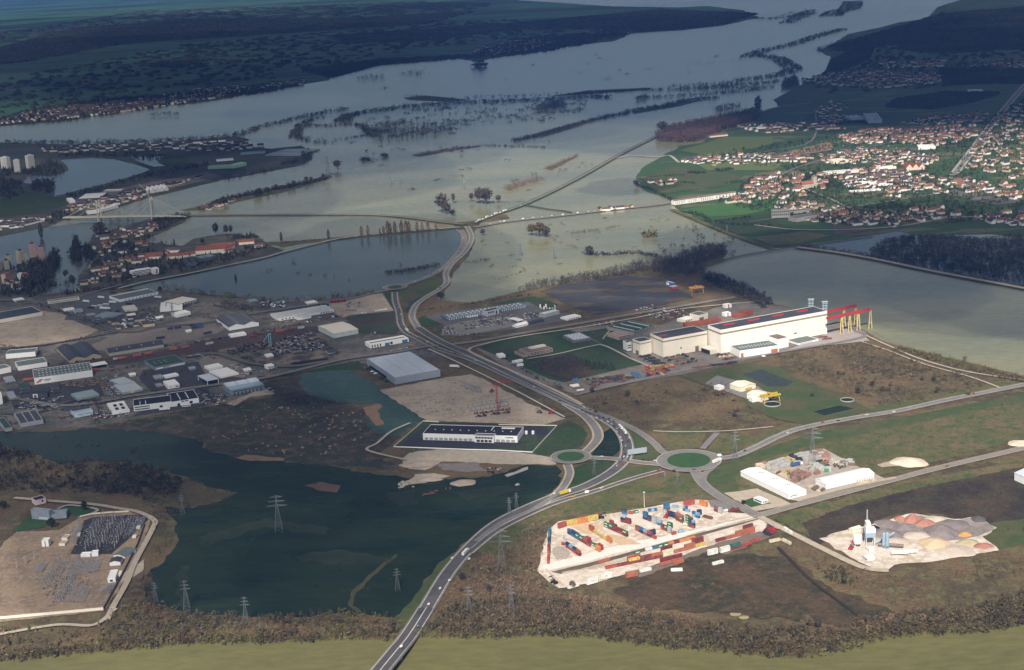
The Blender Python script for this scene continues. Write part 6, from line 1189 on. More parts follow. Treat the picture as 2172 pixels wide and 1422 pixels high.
for a in((1065,1214,1122,'largest lattice pylon standing in brown scrub below the highway bend'),(397,1295,1231,'pylon with three cross-arms in the flood near the substation'),(523,1326,1266,'pylon at the flooded river bank left of the bridge'),(331,1278,1236,'short narrow pylon beside the substation edge'),(844,1254,1206,'slim pylon in the flood left of the road bridge'),
(592,1128,1050,'blue-grey pylon standing in the middle of the dark flood'),(388,1092,1050,'pylon in the marshy bank above the flood'),(1559,978,914,'tall pylon on the meadow right of the big roundabout'),(1261,1008,972,'pylon in the pool between the two roundabouts'),(1410,1022,1002,'dark squat pylon below the lower slip road'),(1437,1032,1000,'slim pylon right of the squat one below the big roundabout'),
(1081,1092,1056,'left pylon of a pair on the flood islet'),(1096,1078,1046,'right pylon of a pair on the flood islet'),(996,1305,1244,'dark pylon hidden in the scrub, left of two'),(1086,1305,1240,'dark pylon hidden in the scrub, right of two'),(1105,543,517,'left pylon in the bright flood water'),(1176,550,524,'right pylon in the bright flood water'),
(367,674,642,'left pylon among the estate buildings'),(412,668,637,'right pylon among the estate buildings'),(697,377,330,'tall pylon at the tip of the narrow tree-lined levee'),(1723,985,905,'dark pylon on the brown scrub beyond the timber yard'),(1542,495,477,'small pylon on the green edge of the village'),(830,393,375,'left of two faint pylons far out in the water'),(850,388,371,'right of two faint pylons far out in the water'),(984,402,382,'faint pylon before the round tree clump')):
 pylon(*a,arms=3)
c=G(W5(1260,550),ZB);r=obj('lamp_mast',None,loc=c);tag(r,'tall pale lamp mast at the upper edge of the container yard','mast');mb=MB();mb.bar((0,0,0),(0,0,17),.35,r2=.2,n=6);obj('pole',mb.mesh('pole'),C_cream,r);mb=MB();mb.box(-1.2,1.2,-.4,.4,16.8,17.6);obj('lamp_head',mb.mesh('lamp_head'),C_lroof,r)
def tcrane():
 g=G(Y3(1490,705),ZB);r=obj('tower_crane',None,loc=g,rz=.55);tag(r,'red tower crane on the sandy building plot','tower crane');h=34;mb=MB()
 for sx in(-.9,.9):
  for sy in(-.9,.9):mb.bar((sx,sy,0),(sx,sy,h),.16,n=3)
 for i in range(17):
  z=h*i/17;z2=h*(i+1)/17;mb.bar((-.9,-.9,z),(.9,-.9,z2),.12,n=3);mb.bar((.9,-.9,z),(.9,.9,z2),.12,n=3);mb.bar((-.9,.9,z),(.9,.9,z2),.12,n=3);mb.bar((-.9,-.9,z),(-.9,.9,z2),.12,n=3)
 obj('mast',mb.mesh('mast'),C_red,r);mb=MB();mb.bar((-9,0,h),(24,0,h),.35,n=4);mb.bar((-9,0,h+2),(24,0,h+1),.2,n=4);mb.bar((0,0,h+6),(20,0,h+.5),.12,n=3);mb.bar((0,0,h+6),(-8,0,h+.5),.12,n=3);mb.bar((0,0,h),(0,0,h+6),.4)
 for i in range(16):mb.bar((-8+2*i,0,h),(-7+2*i,0,h+1.8),.1,n=3);mb.bar((-7+2*i,0,h+1.8),(-6+2*i,0,h),.1,n=3)
 obj('jib',mb.mesh('jib'),C_red,r);mb=MB();mb.box(-9,-6,-1,1,h-2,h);obj('counterweight',mb.mesh('counterweight'),M_conc,r);mb=MB();mb.box(-2.5,2.5,-2.5,2.5,0,.8);obj('base',mb.mesh('base'),M_conc,r)
tcrane()
def frame_b(F,p0,p1,p2,label):
 a,b,c=G(F(*p0),ZB),G(F(*p1),ZB),G(F(*p2),ZB);u=b-a;L=u.length;u.normalize();n=Vector((-u.y,u.x,0));D=abs((c-a).dot(n));r=obj('hall_skeleton',None,loc=a,rz=math.atan2(u.y,u.x));tag(r,label,'steel frame');N=9
 for i in range(N):
  x=L*i/(N-1);mb=MB();mb.bar((x,0,0),(x,0,5),.25);mb.bar((x,D,0),(x,D,5),.25);mb.bar((x,0,5),(x,D,5),.25);obj('portal',mb.mesh('portal'),M_steel,r)
 mb=MB();mb.bar((0,0,5),(L,0,5),.22);mb.bar((0,D,5),(L,D,5),.22);obj('beam',mb.mesh('beam'),M_steel,r);mb=MB();mb.box(0,L,0,D,.05,.25);obj('slab',mb.mesh('slab'),M_conc,r)
frame_b(Y3,(1225,720),(1600,660),(1185,690),'grey steel hall frame under the red tower crane');frame_b(Y3,(1115,460),(1300,530),(1100,435),'pale green steel hall frame at the top of the sandy plot')
# blue scrapyard crane
g=G(Y5(1300,925),ZB);r=obj('scrap_crane',None,loc=g,rz=.1);tag(r,'light blue A-shaped crane at the scrapyard','crane');mb=MB()
for x in(0,3):mb.bar((x,0,0),(x,0,22),.6)
obj('leg',mb.mesh('leg'),mat('scrap_blue',(.25,.45,.55)),r);mb=MB();mb.bar((1,0,21),(-9,4,8),.45);mb.bar((-1,0,20),(4,0,21.5),.5);obj('jib',mb.mesh('jib'),mat('scrap_blue',(0,0,0)),r)
# ------ stacks, machines, substation gear
def qpt(F,q,u,v):
 a,b,c,d=[G(F(*p),ZB)for p in q];return a.lerp(b,u).lerp(d.lerp(c,u),v)
SM={}
def stack_mesh(kind,ma):
 k=(kind,ma.name)
 if k in SM:return SM[k]
 mb=MB();rg=random.Random(len(SM))
 if kind=='planks':
  for i in range(3):
   for z in range(3):
    if z==2 and rg.random()<.4:continue
    mb.box(-3,3,-1.9+i*1.3,-.8+i*1.3,z*.9,z*.9+.8)
 if kind=='beams':
  for i in range(5):mb.box(-5+rg.uniform(-.5,.5),5+rg.uniform(-.5,.5),-2+i*.85,-1.5+i*.85,0,rg.uniform(.5,1.6))
 if kind=='parts':
  for i in range(6):
   x,y=rg.uniform(-3,3),rg.uniform(-2,2);mb.box(x-rg.uniform(.5,1.5),x+rg.uniform(.5,1.5),y-.5,y+.5,0,rg.uniform(.6,2.4))
 SM[k]=mb.mesh('stack');SM[k].materials.append(ma);return SM[k]
TM=dict(silver=mat('weathered_timber',(.40,.40,.38),var=.2),red=mat('reddish_timber',(.30,.17,.14),var=.2),brown=mat('brown_timber',(.17,.13,.10),var=.2),cream=mat('fresh_timber',(.55,.45,.33),var=.15),dark=mat('dark_steel_stock',(.04,.045,.055),var=.3),rust=mat('rusty_stock',(.16,.08,.06),var=.3),blue=mat('blue_stock',(.07,.15,.26),var=.2),orange=mat('orange_stock',(.30,.13,.06),var=.3),yellow=mat('yellow_stock',(.34,.25,.08),var=.2),white=C_white,green=mat('green_stock',(.06,.25,.12),var=.2),redm=C_red)
def stacks(F,q,nu,nv,kind,cols,where,name,cat,fill=.92,jit=.15):
 a,b=G(F(*q[0]),ZB),G(F(*q[1]),ZB);rz=math.atan2((b-a).y,(b-a).x)
 for j in range(nv):
  for i in range(nu):
   if rv.random()>fill:continue
   c=rv.choice(cols);p=qpt(F,q,(i+.5+rv.uniform(-jit,jit))/nu,(j+.5+rv.uniform(-jit,jit))/nv)
   o=obj(name,stack_mesh(kind,TM[c]),loc=(p.x,p.y,Zc[0]+.05),rz=rz+rv.uniform(-.05,.05));s=rv.uniform(.85,1.15);o.scale=(s,s,rv.uniform(.8,1.3));tag(o,'%s %s %s, row %d, %s along'%(dict(redm='red').get(c,c),cat,where,j+1,ORD[min(i,11)]),cat,cat+'s '+where)
T='timber stack'
stacks(Z3,((490,390),(700,320),(1000,380),(740,440)),7,3,'planks',['silver'],'in the left grey block of the timber yard','timber_stack',T)
stacks(Z3,((860,280),(1010,240),(1200,330),(1020,350)),6,3,'planks',['silver'],'in the upper grey block of the timber yard','timber_stack',T)
stacks(Z3,((1100,225),(1250,210),(1320,300),(1180,310)),5,3,'planks',['silver','red'],'in the top corner block of the timber yard','timber_stack',T)
stacks(Z3,((1340,330),(1600,350),(1640,410),(1480,420)),6,3,'planks',['silver','brown'],'along the right fence of the timber yard','timber_stack',T)
stacks(Z3,((770,560),(900,470),(1090,540),(900,630)),8,4,'planks',['red','red','brown'],'in the reddish block of the timber yard','timber_stack',T)
stacks(Z3,((1050,390),(1150,390),(1360,470),(1290,500)),3,7,'planks',['silver','silver','green'],'in the middle rows of the timber yard','timber_stack',T)
stacks(Z3,((1010,430),(1040,420),(1200,510),(1160,530)),2,6,'planks',['red','silver'],'in the narrow reddish row of the timber yard','timber_stack',T)
stacks(Z3,((1330,400),(1380,370),(1540,430),(1480,450)),2,5,'parts',['dark','cream','brown'],'in the dark row of the timber yard','timber_stack',T)
stacks(Z3,((1180,370),(1220,360),(1320,440),(1290,450)),2,5,'planks',['brown','dark'],'beside the orange machine in the timber yard','timber_stack',T)
stacks(Z3,((820,280),(850,275),(980,345),(940,350)),1,6,'planks',['dark'],'in the black row at the upper edge of the timber yard','timber_stack',T)
stacks(Z3,((610,500),(650,480),(820,570),(780,590)),1,6,'planks',['brown','cream'],'in the row behind the long white shed','timber_stack',T)
stacks(Z3,((1040,690),(1100,670),(1260,730),(1200,750)),2,4,'planks',['brown','cream'],'between the two white sheds','timber_stack',T);stacks(Z3,((1650,640),(1900,590),(1910,630),(1680,680)),5,1,'planks',['cream'],'in front of the right-hand white shed','timber_stack',T)
stacks(Z3,((370,400),(480,380),(640,460),(540,480)),4,3,'planks',['cream','silver','red'],'behind the left end of the long white shed','timber_stack',T,fill=.8)
for F,x,y,ma,lb in((Z3,1270,375,C_orange,'orange handling machine among the timber stacks'),(Z3,780,515,C_yel,'yellow handling machine at the reddish timber block'),(Z3,830,360,C_yel,'yellow handling machine left of the blue trailer'),(Y3,2025,740,C_red,'red machine at the corner of the sandy plot'),(Y3,1910,735,C_brown,'brown excavator on the sandy plot'),(Y3,1430,525,C_red,'red site machine beside the tower crane'),(Z4,555,455,C_red,'red and yellow loader at the asphalt works')):
 stacker(F,x,y,rv.uniform(0,3),ma,lb)
S_='steel stack'
stacks(Y2,((770,850),(860,835),(1060,960),(950,985)),1,8,'beams',['white','rust','brown'],'in the pale striped rows at the near corner of the storage yard','steel_stack',S_);stacks(Y2,((950,820),(1200,770),(1380,830),(1120,920)),4,5,'parts',['dark','rust','brown'],'in the dark middle rows of the storage yard','steel_stack',S_)
stacks(Y2,((1230,780),(1520,740),(1700,780),(1400,880)),5,4,'beams',['rust','dark'],'in the rusty right-hand rows of the storage yard','steel_stack',S_);stacks(Y2,((870,790),(940,790),(940,830),(880,830)),2,2,'parts',['blue'],'in the small blue group of the storage yard','steel_stack',S_)
stacks(Y2,((1640,710),(1730,700),(1820,770),(1750,780)),3,3,'parts',['blue'],'in the larger blue group of the storage yard','steel_stack',S_);stacks(Y2,((1820,660),(2140,610),(2150,720),(1860,760)),8,4,'parts',['orange','yellow','rust','brown','dark','redm'],'in the orange and yellow block of the storage yard','steel_stack',S_)
stacks(Z5,((350,920),(500,900),(750,1040),(600,1050)),5,4,'parts',['dark'],'in the dark block by the smallest factory hall','steel_stack',S_);stacks(Z5,((680,950),(1000,880),(1230,1010),(940,1060)),6,4,'parts',['dark','rust','brown'],'in the yard before the middle factory hall','steel_stack',S_);stacks(Z5,((1460,900),(1640,890),(1800,960),(1600,980)),4,3,'parts',['rust','dark','cream'],'beside the long low factory shed','steel_stack',S_)
stacks(Z5,((460,1060),(870,1040),(880,1090),(440,1140)),6,2,'parts',['orange','redm','yellow'],'in the bright row below the factory halls','steel_stack',S_);stacks(Z5,((1150,1090),(1750,1000),(1760,1020),(1160,1110)),10,1,'beams',['dark','rust'],'in the long row at the factory road','steel_stack',S_);stacks(Z6,((1210,645),(1270,640),(1370,680),(1290,690)),2,2,'beams',['rust'],'on the apron beside the tall hall','steel_stack',S_)
stacks(Z2,((720,350),(790,370),(820,390),(740,370)),2,1,'beams',['rust'],'at the right end of the container yard','steel_stack',S_);stacks(Z2,((1550,570),(1640,500),(1740,570),(1640,610)),3,3,'beams',['redm','dark'],'of flat frames near the works road','steel_stack',S_)
stacks(Y3,((1230,740),(1600,690),(1620,740),(1280,790)),7,2,'parts',['rust','dark'],'at the foot of the red tower crane','steel_stack',S_);stacks(Y3,((150,290),(210,280),(420,430),(340,440)),1,6,'parts',['rust','dark','white'],'along the blue-grey warehouse wall','steel_stack',S_)
for k,(x,y)in enumerate(((625,608),(655,603),(675,638),(708,632),(730,670),(762,665),(785,700),(818,693),(835,730),(878,727),(768,580),(800,575),(815,613),(857,607),(875,641),(910,635),(935,670),(962,667),(990,705),(1015,700),(685,727),(1045,605),(1065,442),(1175,497))):
 mb=None;g=G(Y3(x,y),ZB);o=obj('foundation_block',stack_mesh('parts',TM['brown']),loc=g,rz=rv.random());o.scale=(.28,.4,.5);tag(o,'dark foundation block in the grid on the sandy plot','foundation block','foundation blocks on the sandy plot')
 # substation
M_ins=mat('insulator_grey',(.30,.31,.33),var=.1)
def portal_row(F,a,b,n,h,span,label):
 A,B=G(F(*a),ZB),G(F(*b),ZB);d=(B-A).normalized();rz=math.atan2(d.y,d.x);me=None
 for i in range(n):
  p=A.lerp(B,i/max(1,n-1));r=obj('busbar_portal',None,loc=(p.x,p.y,ZB),rz=rz);tag(r,label+', '+ORD[i]+' from the near end','busbar portal','busbar portals of the substation')
  for s in(-1,1):
   mb=MB();mb.bar((s*span/2-.5,0,0),(s*span/2,0,h),.28,n=4);mb.bar((s*span/2+.5,0,0),(s*span/2,0,h),.28,n=4);obj('leg',mb.mesh('leg'),mat('portal_tan',(.38,.33,.27)),r)
  mb=MB();mb.bar((-span/2,0,h),(span/2,0,h),.3,n=4);mb.bar((-span/2,0,h-1),(span/2,0,h-1),.12,n=3);obj('beam',mb.mesh('beam'),M_steel,r)
for(a,b,n,lb)in(((940,630),(1110,330),4,'tan portal in the left line of the black ballast bed'),((1065,640),(1230,340),4,'tan portal in the middle line of the black ballast bed'),((1250,600),(1330,420),3,'tan portal in the right line of the black ballast bed'),((735,680),(850,400),3,'tan portal at the left edge of the black ballast bed'),((235,820),(320,780),2,'portal standing alone on the sandy ground')):
 portal_row(X3,a,b,n,11,12,lb)
def switchrow(F,a,b,w,label,n=9,dense=4):
 A,B=G(F(*a),ZB),G(F(*b),ZB);d=(B-A);L=d.length;d.normalize();r=obj('switchgear_row',None,loc=A,rz=math.atan2(d.y,d.x));tag(r,label,'switchgear','switchgear rows of the substation');me=None
 for i in range(n):
  mb=MB()
  for j in range(dense):
   y=(j+.5)/dense*w-w/2;hh=rv.uniform(2.5,5);mb.bar((0,y,0),(0,y,hh),.2,n=4);mb.bar((-.3,y,hh),(.3,y,hh),.3,n=4)
  mb.bar((0,-w/2,2.4),(0,w/2,2.4),.05,n=3)
  obj('insulator_frame',mb.mesh('insulator_frame'),M_ins,r,(L*(i+.5)/n,0,0))
 mb=MB()
 for y in(-w/3,w/3):mb.bar((0,y,5.2),(L,y,5.2),.1,n=3)
 obj('busbar',mb.mesh('busbar'),M_steel,r)
for i,(a,b,w)in enumerate((((440,1090),(610,780),12),((530,1060),(690,760),10),((600,1230),(760,950),10),((660,1220),(840,900),8),((760,1220),(840,1060),9),((860,1220),(940,1060),8),((720,960),(820,750),10),((800,930),(900,740),9),((900,920),(960,780),8),((1000,900),(1060,760),8),((400,900),(470,800),9),((1120,1130),(1210,1030),10),((960,600),(1060,320),12),((1060,600),(1180,300),12),((1160,600),(1290,290),12),((790,560),(870,360),10),((1340,520),(1440,290),12),((1440,480),(1540,300),10))):
 switchrow(X3,a,b,w,'switchgear row '+('on the sandy ground below the ballast' if i<12 else 'inside the black ballast bed')+', '+(ORD+['thirteenth','fourteenth','fifteenth','sixteenth','seventeenth','eighteenth'])[i]+' counted from the lower left')
def wall_(name,label,F,pts,h,t,ma,cat='wall',z=ZB):
 P=line([F(*p)for p in pts],z,n=1);mb=MB()
 for a,b in zip(P,P[1:]):
  d=(b-a).normalized();n=Vector((-d.y,d.x,0))*t/2
  mb.poly([a-n,b-n,b+n,a+n]+[q+Vector((0,0,h))for q in(a-n,b-n,b+n,a+n)],[(0,1,5,4),(1,2,6,5),(2,3,7,6),(3,0,4,7),(4,5,6,7)])
 tag(obj(name,mb.mesh(name),ma),label,cat)
wall_('boundary_wall','long pale concrete wall along the lower edge of the substation',X3,((-60,1395),(1115,1290)),2.6,.6,C_cream)
wall_('boundary_wall','dark wall along the right edge of the substation',X3,((1115,1290),(1310,930),(1480,600),(1560,370)),2.6,.5,mat('dark_wall',(0,0,0)));wall_('boundary_wall','pale wall curving round the top of the substation',X3,((860,295),(1000,262),(1200,245),(1390,235)),1.8,.6,C_cream)
wall_('guard_rail','pale concrete barrier between highway and sandy plot',Y3,((800,100),(1100,238),(1700,532),(2160,780)),1.1,.8,C_cream,'barrier')
wall_('fence','pale fence around the right side of the black-roofed depot',Y3,((1840,1132),(2085,868),(1500,858)),1.2,.4,C_cream,'fence');wall_('fence','pale fence along the left side of the black-roofed depot',Y3,((450,1078),(745,822),(900,830)),1.2,.4,C_cream,'fence');wall_('fence','white fence along the lower side of the black-roofed depot',Y3,((450,1080),(1190,1108),(1500,1115),(1840,1135)),1.2,.4,C_white,'fence')
wall_('screen_wall','black screen wall beside the scrapyard road',Y4,((385,1115),(865,1050)),4,1,C_black)
c=G(B2(1588,268),ZB);r=obj('signboard',None,loc=c,rz=.25);tag(r,'large grey signboard between the two roundabouts','signboard');mb=MB();mb.box(-12,12,-.2,.2,2,8.5);obj('panel',mb.mesh('panel'),C_grey,r);mb=MB();mb.box(-9,-8.5,-.3,.3,0,2);mb.box(8.5,9,-.3,.3,0,2);obj('post',mb.mesh('post'),M_steel,r)
c=G(W5(685,425),ZB);r=obj('road_sign',None,loc=c,rz=.2);tag(r,'small white road sign standing beside the lower slip road','road sign');mb=MB();mb.box(-2.2,2.2,-.1,.1,2.2,5.2);obj('panel',mb.mesh('panel'),C_white,r);mb=MB();mb.bar((0,.15,0),(0,.15,2.2),.15);obj('post',mb.mesh('post'),M_steel,r)
for q,(x,y)in enumerate(((727,712),(598,853),(616,708),(537,906),(462,1010),(282,1287))):
 c=G(W6(x,y),ZB if q!=5 else 9);r=obj('road_sign',None,loc=c,rz=.6);tag(r,'white sign plate beside the foreground highway, '+ORD[q]+' in the series','road sign');mb=MB();mb.box(-1.3,1.3,-.08,.08,1.6,3.6);obj('panel',mb.mesh('panel'),C_white,r);mb=MB();mb.bar((0,0,0),(0,0,1.6),.1);obj('post',mb.mesh('post'),M_steel,r)
 # ------ vegetation
V_bare=mat('bare_twigs',(.21,.14,.09),var=.45,scale=.25,c2=(.14,.105,.07),scale2=.01)
V_grey=mat('grey_twigs',(.085,.072,.065),var=.4,scale=.25,c2=(.055,.05,.045),scale2=.01)
V_olive=mat('budding_twigs',(.12,.11,.045),var=.4,scale=.25,c2=(.10,.07,.04),scale2=.02)
V_dark=mat('evergreen',(.022,.035,.018),var=.4,scale=.25)
V_tree=mat('dark_crown_twigs',(.075,.058,.05),var=.3,scale=.2)
V_rust=mat('reddish_twigs',(.105,.068,.058),var=.3,scale=.2,c2=(.12,.075,.06),scale2=.02)
V_dwood=mat('dark_brown_wood',(.045,.036,.03),var=.55,scale=.2,c2=(.03,.032,.02),scale2=.02)
V_mix=mat('mixed_scrub',(.14,.10,.055),var=.5,scale=.2,c2=(.06,.06,.025),scale2=.02,c3=(.19,.135,.08))
V_fore=mat('brown_thicket',(.12,.09,.055),var=.5,scale=.2,c2=(.05,.05,.028),scale2=.03,c3=(.10,.07,.045))
V_flood=mat('drowned_twigs',(.05,.045,.042),var=.4,scale=.1)
V_far=mat('far_wood',(.032,.038,.03),var=.4,scale=.02,c2=(.06,.055,.04),scale2=.003)
M_bark=mat('bark',(.08,.065,.05),var=.2)
rp=np.random.RandomState(11)
def unit(n,r=rp):
 v=r.normal(size=(n,3));return v/np.linalg.norm(v,axis=1)[:,None]
def leaf_tris(c,s,r=rp):
 """one triangle per centre with size s"""
 n=len(c);a=unit(n,r)*s[:,None];b=unit(n,r)*s[:,None];return np.stack([c-a*.6,c+a*.6,c+b],1)
def proto(kind,r=rp,n=None):
 T=[]
 def blade(p,q,w):
  d=np.array(q)-p;s=np.cross(d,r.normal(size=3));s=s/(np.linalg.norm(s)+1e-9)*w;T.append([np.array(p)-s,np.array(p)+s,np.array(q)])
 if kind=='bare':
  blade([0,0,0],[0,0,.6],.02)
  for _ in range(9):
   u=unit(1,r)[0];u[2]=abs(u[2])*.8+.3;blade([0,0,r.uniform(.2,.45)],np.array([u[0]*.32,u[1]*.32,min(1,.35+u[2]*.5)]),.012)
  k=n or 20;u=unit(k,r)*r.uniform(.45,1,(k,1))*[.36,.36,.36]+[0,0,.62];T+=list(leaf_tris(u,r.uniform(.07,.14,k),r))
 elif kind=='shrub':
  k=n or 13;u=unit(k,r);u[:,2]=np.abs(u[:,2]);u=u*r.uniform(.3,1,(k,1))*[.6,.6,.8]+[0,0,.08];T+=list(leaf_tris(u,r.uniform(.18,.34,k),r))
 elif kind=='poplar':
  blade([0,0,0],[0,0,.5],.015)
  k=n or 22;z=r.uniform(.1,1,k);w=.13*np.sin(np.clip(z,.05,.98)*np.pi)**.6;a=r.uniform(0,6.28,k);u=np.stack([w*np.cos(a),w*np.sin(a),z],1)
  for q in u:blade(q-[0,0,.08],q+[q[0]*.3,q[1]*.3,.13],.022)
 elif kind=='sapling':
  for _ in range(n or 7):
   x,y=r.uniform(-.35,.35,2);h=r.uniform(.6,1);blade([x,y,0],[x*1.2,y*1.2,h],.022);T+=list(leaf_tris(np.array([[x*1.1,y*1.1,h*.7]]),np.array([.13]),r))
 elif kind=='conifer':
  m=n or 5
  for j in range(m):
   z0,z1=.05+.85*j/m,min(1,.05+.85*j/m+.42);w=.26*(1-j/m)+.05
   for i in range(4):
    a=i*1.57+j*.6+r.uniform(-.3,.3);T.append([[w*math.cos(a),w*math.sin(a),z0],[w*math.cos(a+1.5),w*math.sin(a+1.5),z0+r.uniform(-.03,.03)],[0,0,z1]])
 elif kind=='dome':
  k=6;a=r.uniform(0,1)
  for i in range(k):
   t0,t1=a+6.283*i/k,a+6.283*(i+1)/k;r0,r1=r.uniform(.5,.7,2);T.append([[r0*math.cos(t0),r0*math.sin(t0),0],[.5*math.cos(t1),.5*math.sin(t1),.0],[r.uniform(-.2,.2),r.uniform(-.2,.2),1]])
   T.append([[.6*math.cos(t0),.6*math.sin(t0),0],[.3*math.cos(t1+.5),.3*math.sin(t1+.5),.8],[.25*math.cos(t0-.4),.25*math.sin(t0-.4),.85]])
 return np.array(T,dtype='f4')
PV={k:[proto(k)for _ in range(8)]for k in('bare','shrub','poplar','sapling','conifer','dome')}
def merge(pts,kinds,hs,ws=None):
 out=[]
 for kd in set(kinds):
  for v in range(8):
   ix=[i for i in range(len(pts))if kinds[i]==kd and i%8==v]
   if not ix:continue
   T=PV[kd][v];P=pts[ix];h=hs[ix];w=h if ws is None else ws[ix];a=rp.uniform(0,6.28,len(ix));c,s=np.cos(a),np.sin(a)
   X=T[None,:,:,0]*w[:,None,None];Y=T[None,:,:,1]*w[:,None,None];Z=T[None,:,:,2]*h[:,None,None]
   q=np.stack([X*c[:,None,None]-Y*s[:,None,None]+P[:,0][:,None,None],X*s[:,None,None]+Y*c[:,None,None]+P[:,1][:,None,None],Z+P[:,2][:,None,None]],-1)
   out.append(q.reshape(-1,3))
 return np.concatenate(out)
TRI=[0]
def stuff(name,label,ma,V):
 me=tris(name,V,np.arange(len(V)).reshape(-1,3));TRI[0]+=len(V)//3;o=obj(name,me,ma,kind='stuff');o['label']=label;return o
def inside(P,x,y):
 r=np.zeros(len(x),bool);n=len(P)
 for i in range(n):
  x0,y0=P[i][:2];x1,y1=P[(i+1)%n][:2]
  if y0==y1:continue
  c=((y0>y)!=(y1>y))&(x<(x1-x0)*(y-y0)/(y1-y0)+x0);r^=c
 return r
def area_pts(poly,dens,z=None,F=FF,maxn=60000,clump=0,cs=40.):
 z=.6 if z is None else z;P=[G(F(*p),z)for p in poly];xs=[p.x for p in P];ys=[p.y for p in P];A=(max(xs)-min(xs))*(max(ys)-min(ys));n=min(int(A*dens),400000)
 x=rp.uniform(min(xs),max(xs),n);y=rp.uniform(min(ys),max(ys),n);k=inside([(p.x,p.y)for p in P],x,y);x,y=x[k],y[k]
 if clump:
  f=np.sin(x/cs+1.3*np.sin(y/cs*.7))*np.sin(y/cs*1.3+1.7*np.sin(x/cs*.6))+.5*np.sin(x/cs*2.9+2)*np.sin(y/cs*3.1+np.sin(x/cs));k=f>rp.uniform(-1.2,1.2,len(x))*(1-clump)+clump*.3-.2;x,y=x[k],y[k]
 if len(x)>maxn:x,y=x[:maxn],y[:maxn]
 return np.stack([x,y,np.full(len(x),z)],1)
def wood(name,label,poly,dens,kinds,h0,h1,ma,F=FF,z=None,clump=0,cs=40.,wk=1.0):
 P=area_pts(poly,dens,z,F,clump=clump,cs=cs)
 if len(P)<2:return
 h=rp.uniform(h0,h1,len(P));kd=[kinds[i]for i in rp.randint(0,len(kinds),len(P))];return stuff(name,label,ma,merge(P,kd,h,h*wk))
def hedge(name,label,pts,width,step,kinds,h0,h1,ma,F=FF,z=.3,keep=1.0,wk=1.0):
 L=line([F(*p)for p in pts],z);Q=[]
 for a,b in zip(L,L[1:]):
  d=b-a;n=Vector((-d.y,d.x,0)).normalized();m_=max(1,int(d.length/step*max(1,width/step)))
  for _ in range(m_):
   if rv.random()<keep:p=a.lerp(b,rv.random())+n*rv.uniform(-width/2,width/2);Q.append((p.x,p.y,z))
 Q=np.array(Q);h=rp.uniform(h0,h1,len(Q));kd=[kinds[i]for i in rp.randint(0,len(kinds),len(Q))]
 if width>=12 and ma is V_grey and z<.2:kd=['shrub' if i%3 else k for i,k in enumerate(kd)];ma=V_flood;wk=1.3
 return stuff(name,label,ma,merge(Q,kd,h,h*wk))
B3k=['shrub','shrub','sapling']
SCR=['shrub','sapling','bare']
wood('scrub','bare brown saplings and bushes on the river bank at the bottom right',[(905,1335),(960,1290),(1100,1270),(1250,1290),(1500,1325),(1750,1345),(1850,1310),(2050,1295),(2250,1240),(2250,1292),(2080,1332),(1900,1340),(1700,1384),(1450,1367),(1200,1340),(1000,1345)],.08,['bare','sapling','shrub'],5,11,V_fore)
wood('scrub','olive bushes along the water edge at the bottom right',[(905,1340),(1200,1325),(1450,1352),(1700,1372),(1900,1325),(2250,1255),(2250,1285),(1900,1340),(1700,1386),(1450,1369),(1200,1343),(1000,1348)],.04,['shrub','bare'],4,9,V_olive)
wood('scrub','brown bare thicket between the highway and the container yard',[(905,1320),(960,1250),(1010,1190),(1080,1150),(1140,1110),(1170,1120),(1150,1180),(1140,1220),(1180,1260),(1300,1285),(1200,1300),(1000,1320)],.06,['sapling','sapling','bare','shrub'],3,8,V_bare)
wood('scrub','dense pale brown sapling plantation below the container yard',[(1000,1250),(1100,1225),(1180,1265),(1350,1290),(1500,1320),(1400,1345),(1200,1320),(1020,1300)],.06,['sapling','bare'],5,9,V_bare)
wood('scrub','low heath bushes on the open ground below the yard',[(1300,1260),(1500,1190),(1700,1180),(1850,1220),(2000,1230),(2250,1160),(2250,1250),(2000,1300),(1850,1320),(1600,1330),(1400,1300)],.02,['shrub','sapling'],1,3,V_mix,clump=.8)
wood('scrub','green and brown bushes on the bank left of the bridge',[(200,1370),(240,1300),(300,1275),(340,1285),(420,1305),(520,1312),(640,1308),(740,1300),(840,1315),(865,1335),(840,1348),(600,1356),(400,1361),(260,1374)],.045,['bare','shrub','shrub'],3,9,V_olive)
wood('scrub','dark bushes mixed into the bank left of the bridge',[(230,1370),(280,1280),(420,1305),(640,1312),(860,1325),(840,1345),(400,1358)],.02,['bare','bare','shrub'],4,10,V_grey)
wood('scrub','reddish bushes along the substation track',[(280,1280),(300,1225),(318,1205),(330,1270),(310,1290)],.05,['shrub','bare'],3,6,V_rust)
wood('scrub','brown bushes at the lower left corner',[(0,1395),(0,1335),(200,1335),(250,1300),(240,1372),(120,1385)],.03,['shrub','bare','conifer'],2,7,V_mix)
wood('wood','dark bare wood at the left edge beside the flood',[(-40,935),(60,962),(95,985),(200,980),(285,985),(380,1010),(390,1040),(340,1070),(250,1050),(180,1045),(100,1050),(0,1040),(-40,1050)],.06,['bare','shrub'],4,11,V_dwood,clump=.1)
wood('scrub','straw and brown bushes on the bank above the flood',[(290,985),(380,1008),(445,1036),(500,1046),(470,1062),(400,1078),(350,1110),(372,1150),(330,1190),(320,1120),(300,1075)],.05,['shrub','bare'],2,5,V_olive)
wood('scrub','dark brambles over the dumped soil beside the flood',[(560,800),(640,800),(650,838),(770,868),(780,910),(830,925),(790,975),(620,980),(500,965),(430,930),(220,905),(340,885),(440,865),(575,845)],.03,['shrub','shrub','bare'],1,4,V_mix,clump=.5,cs=18)
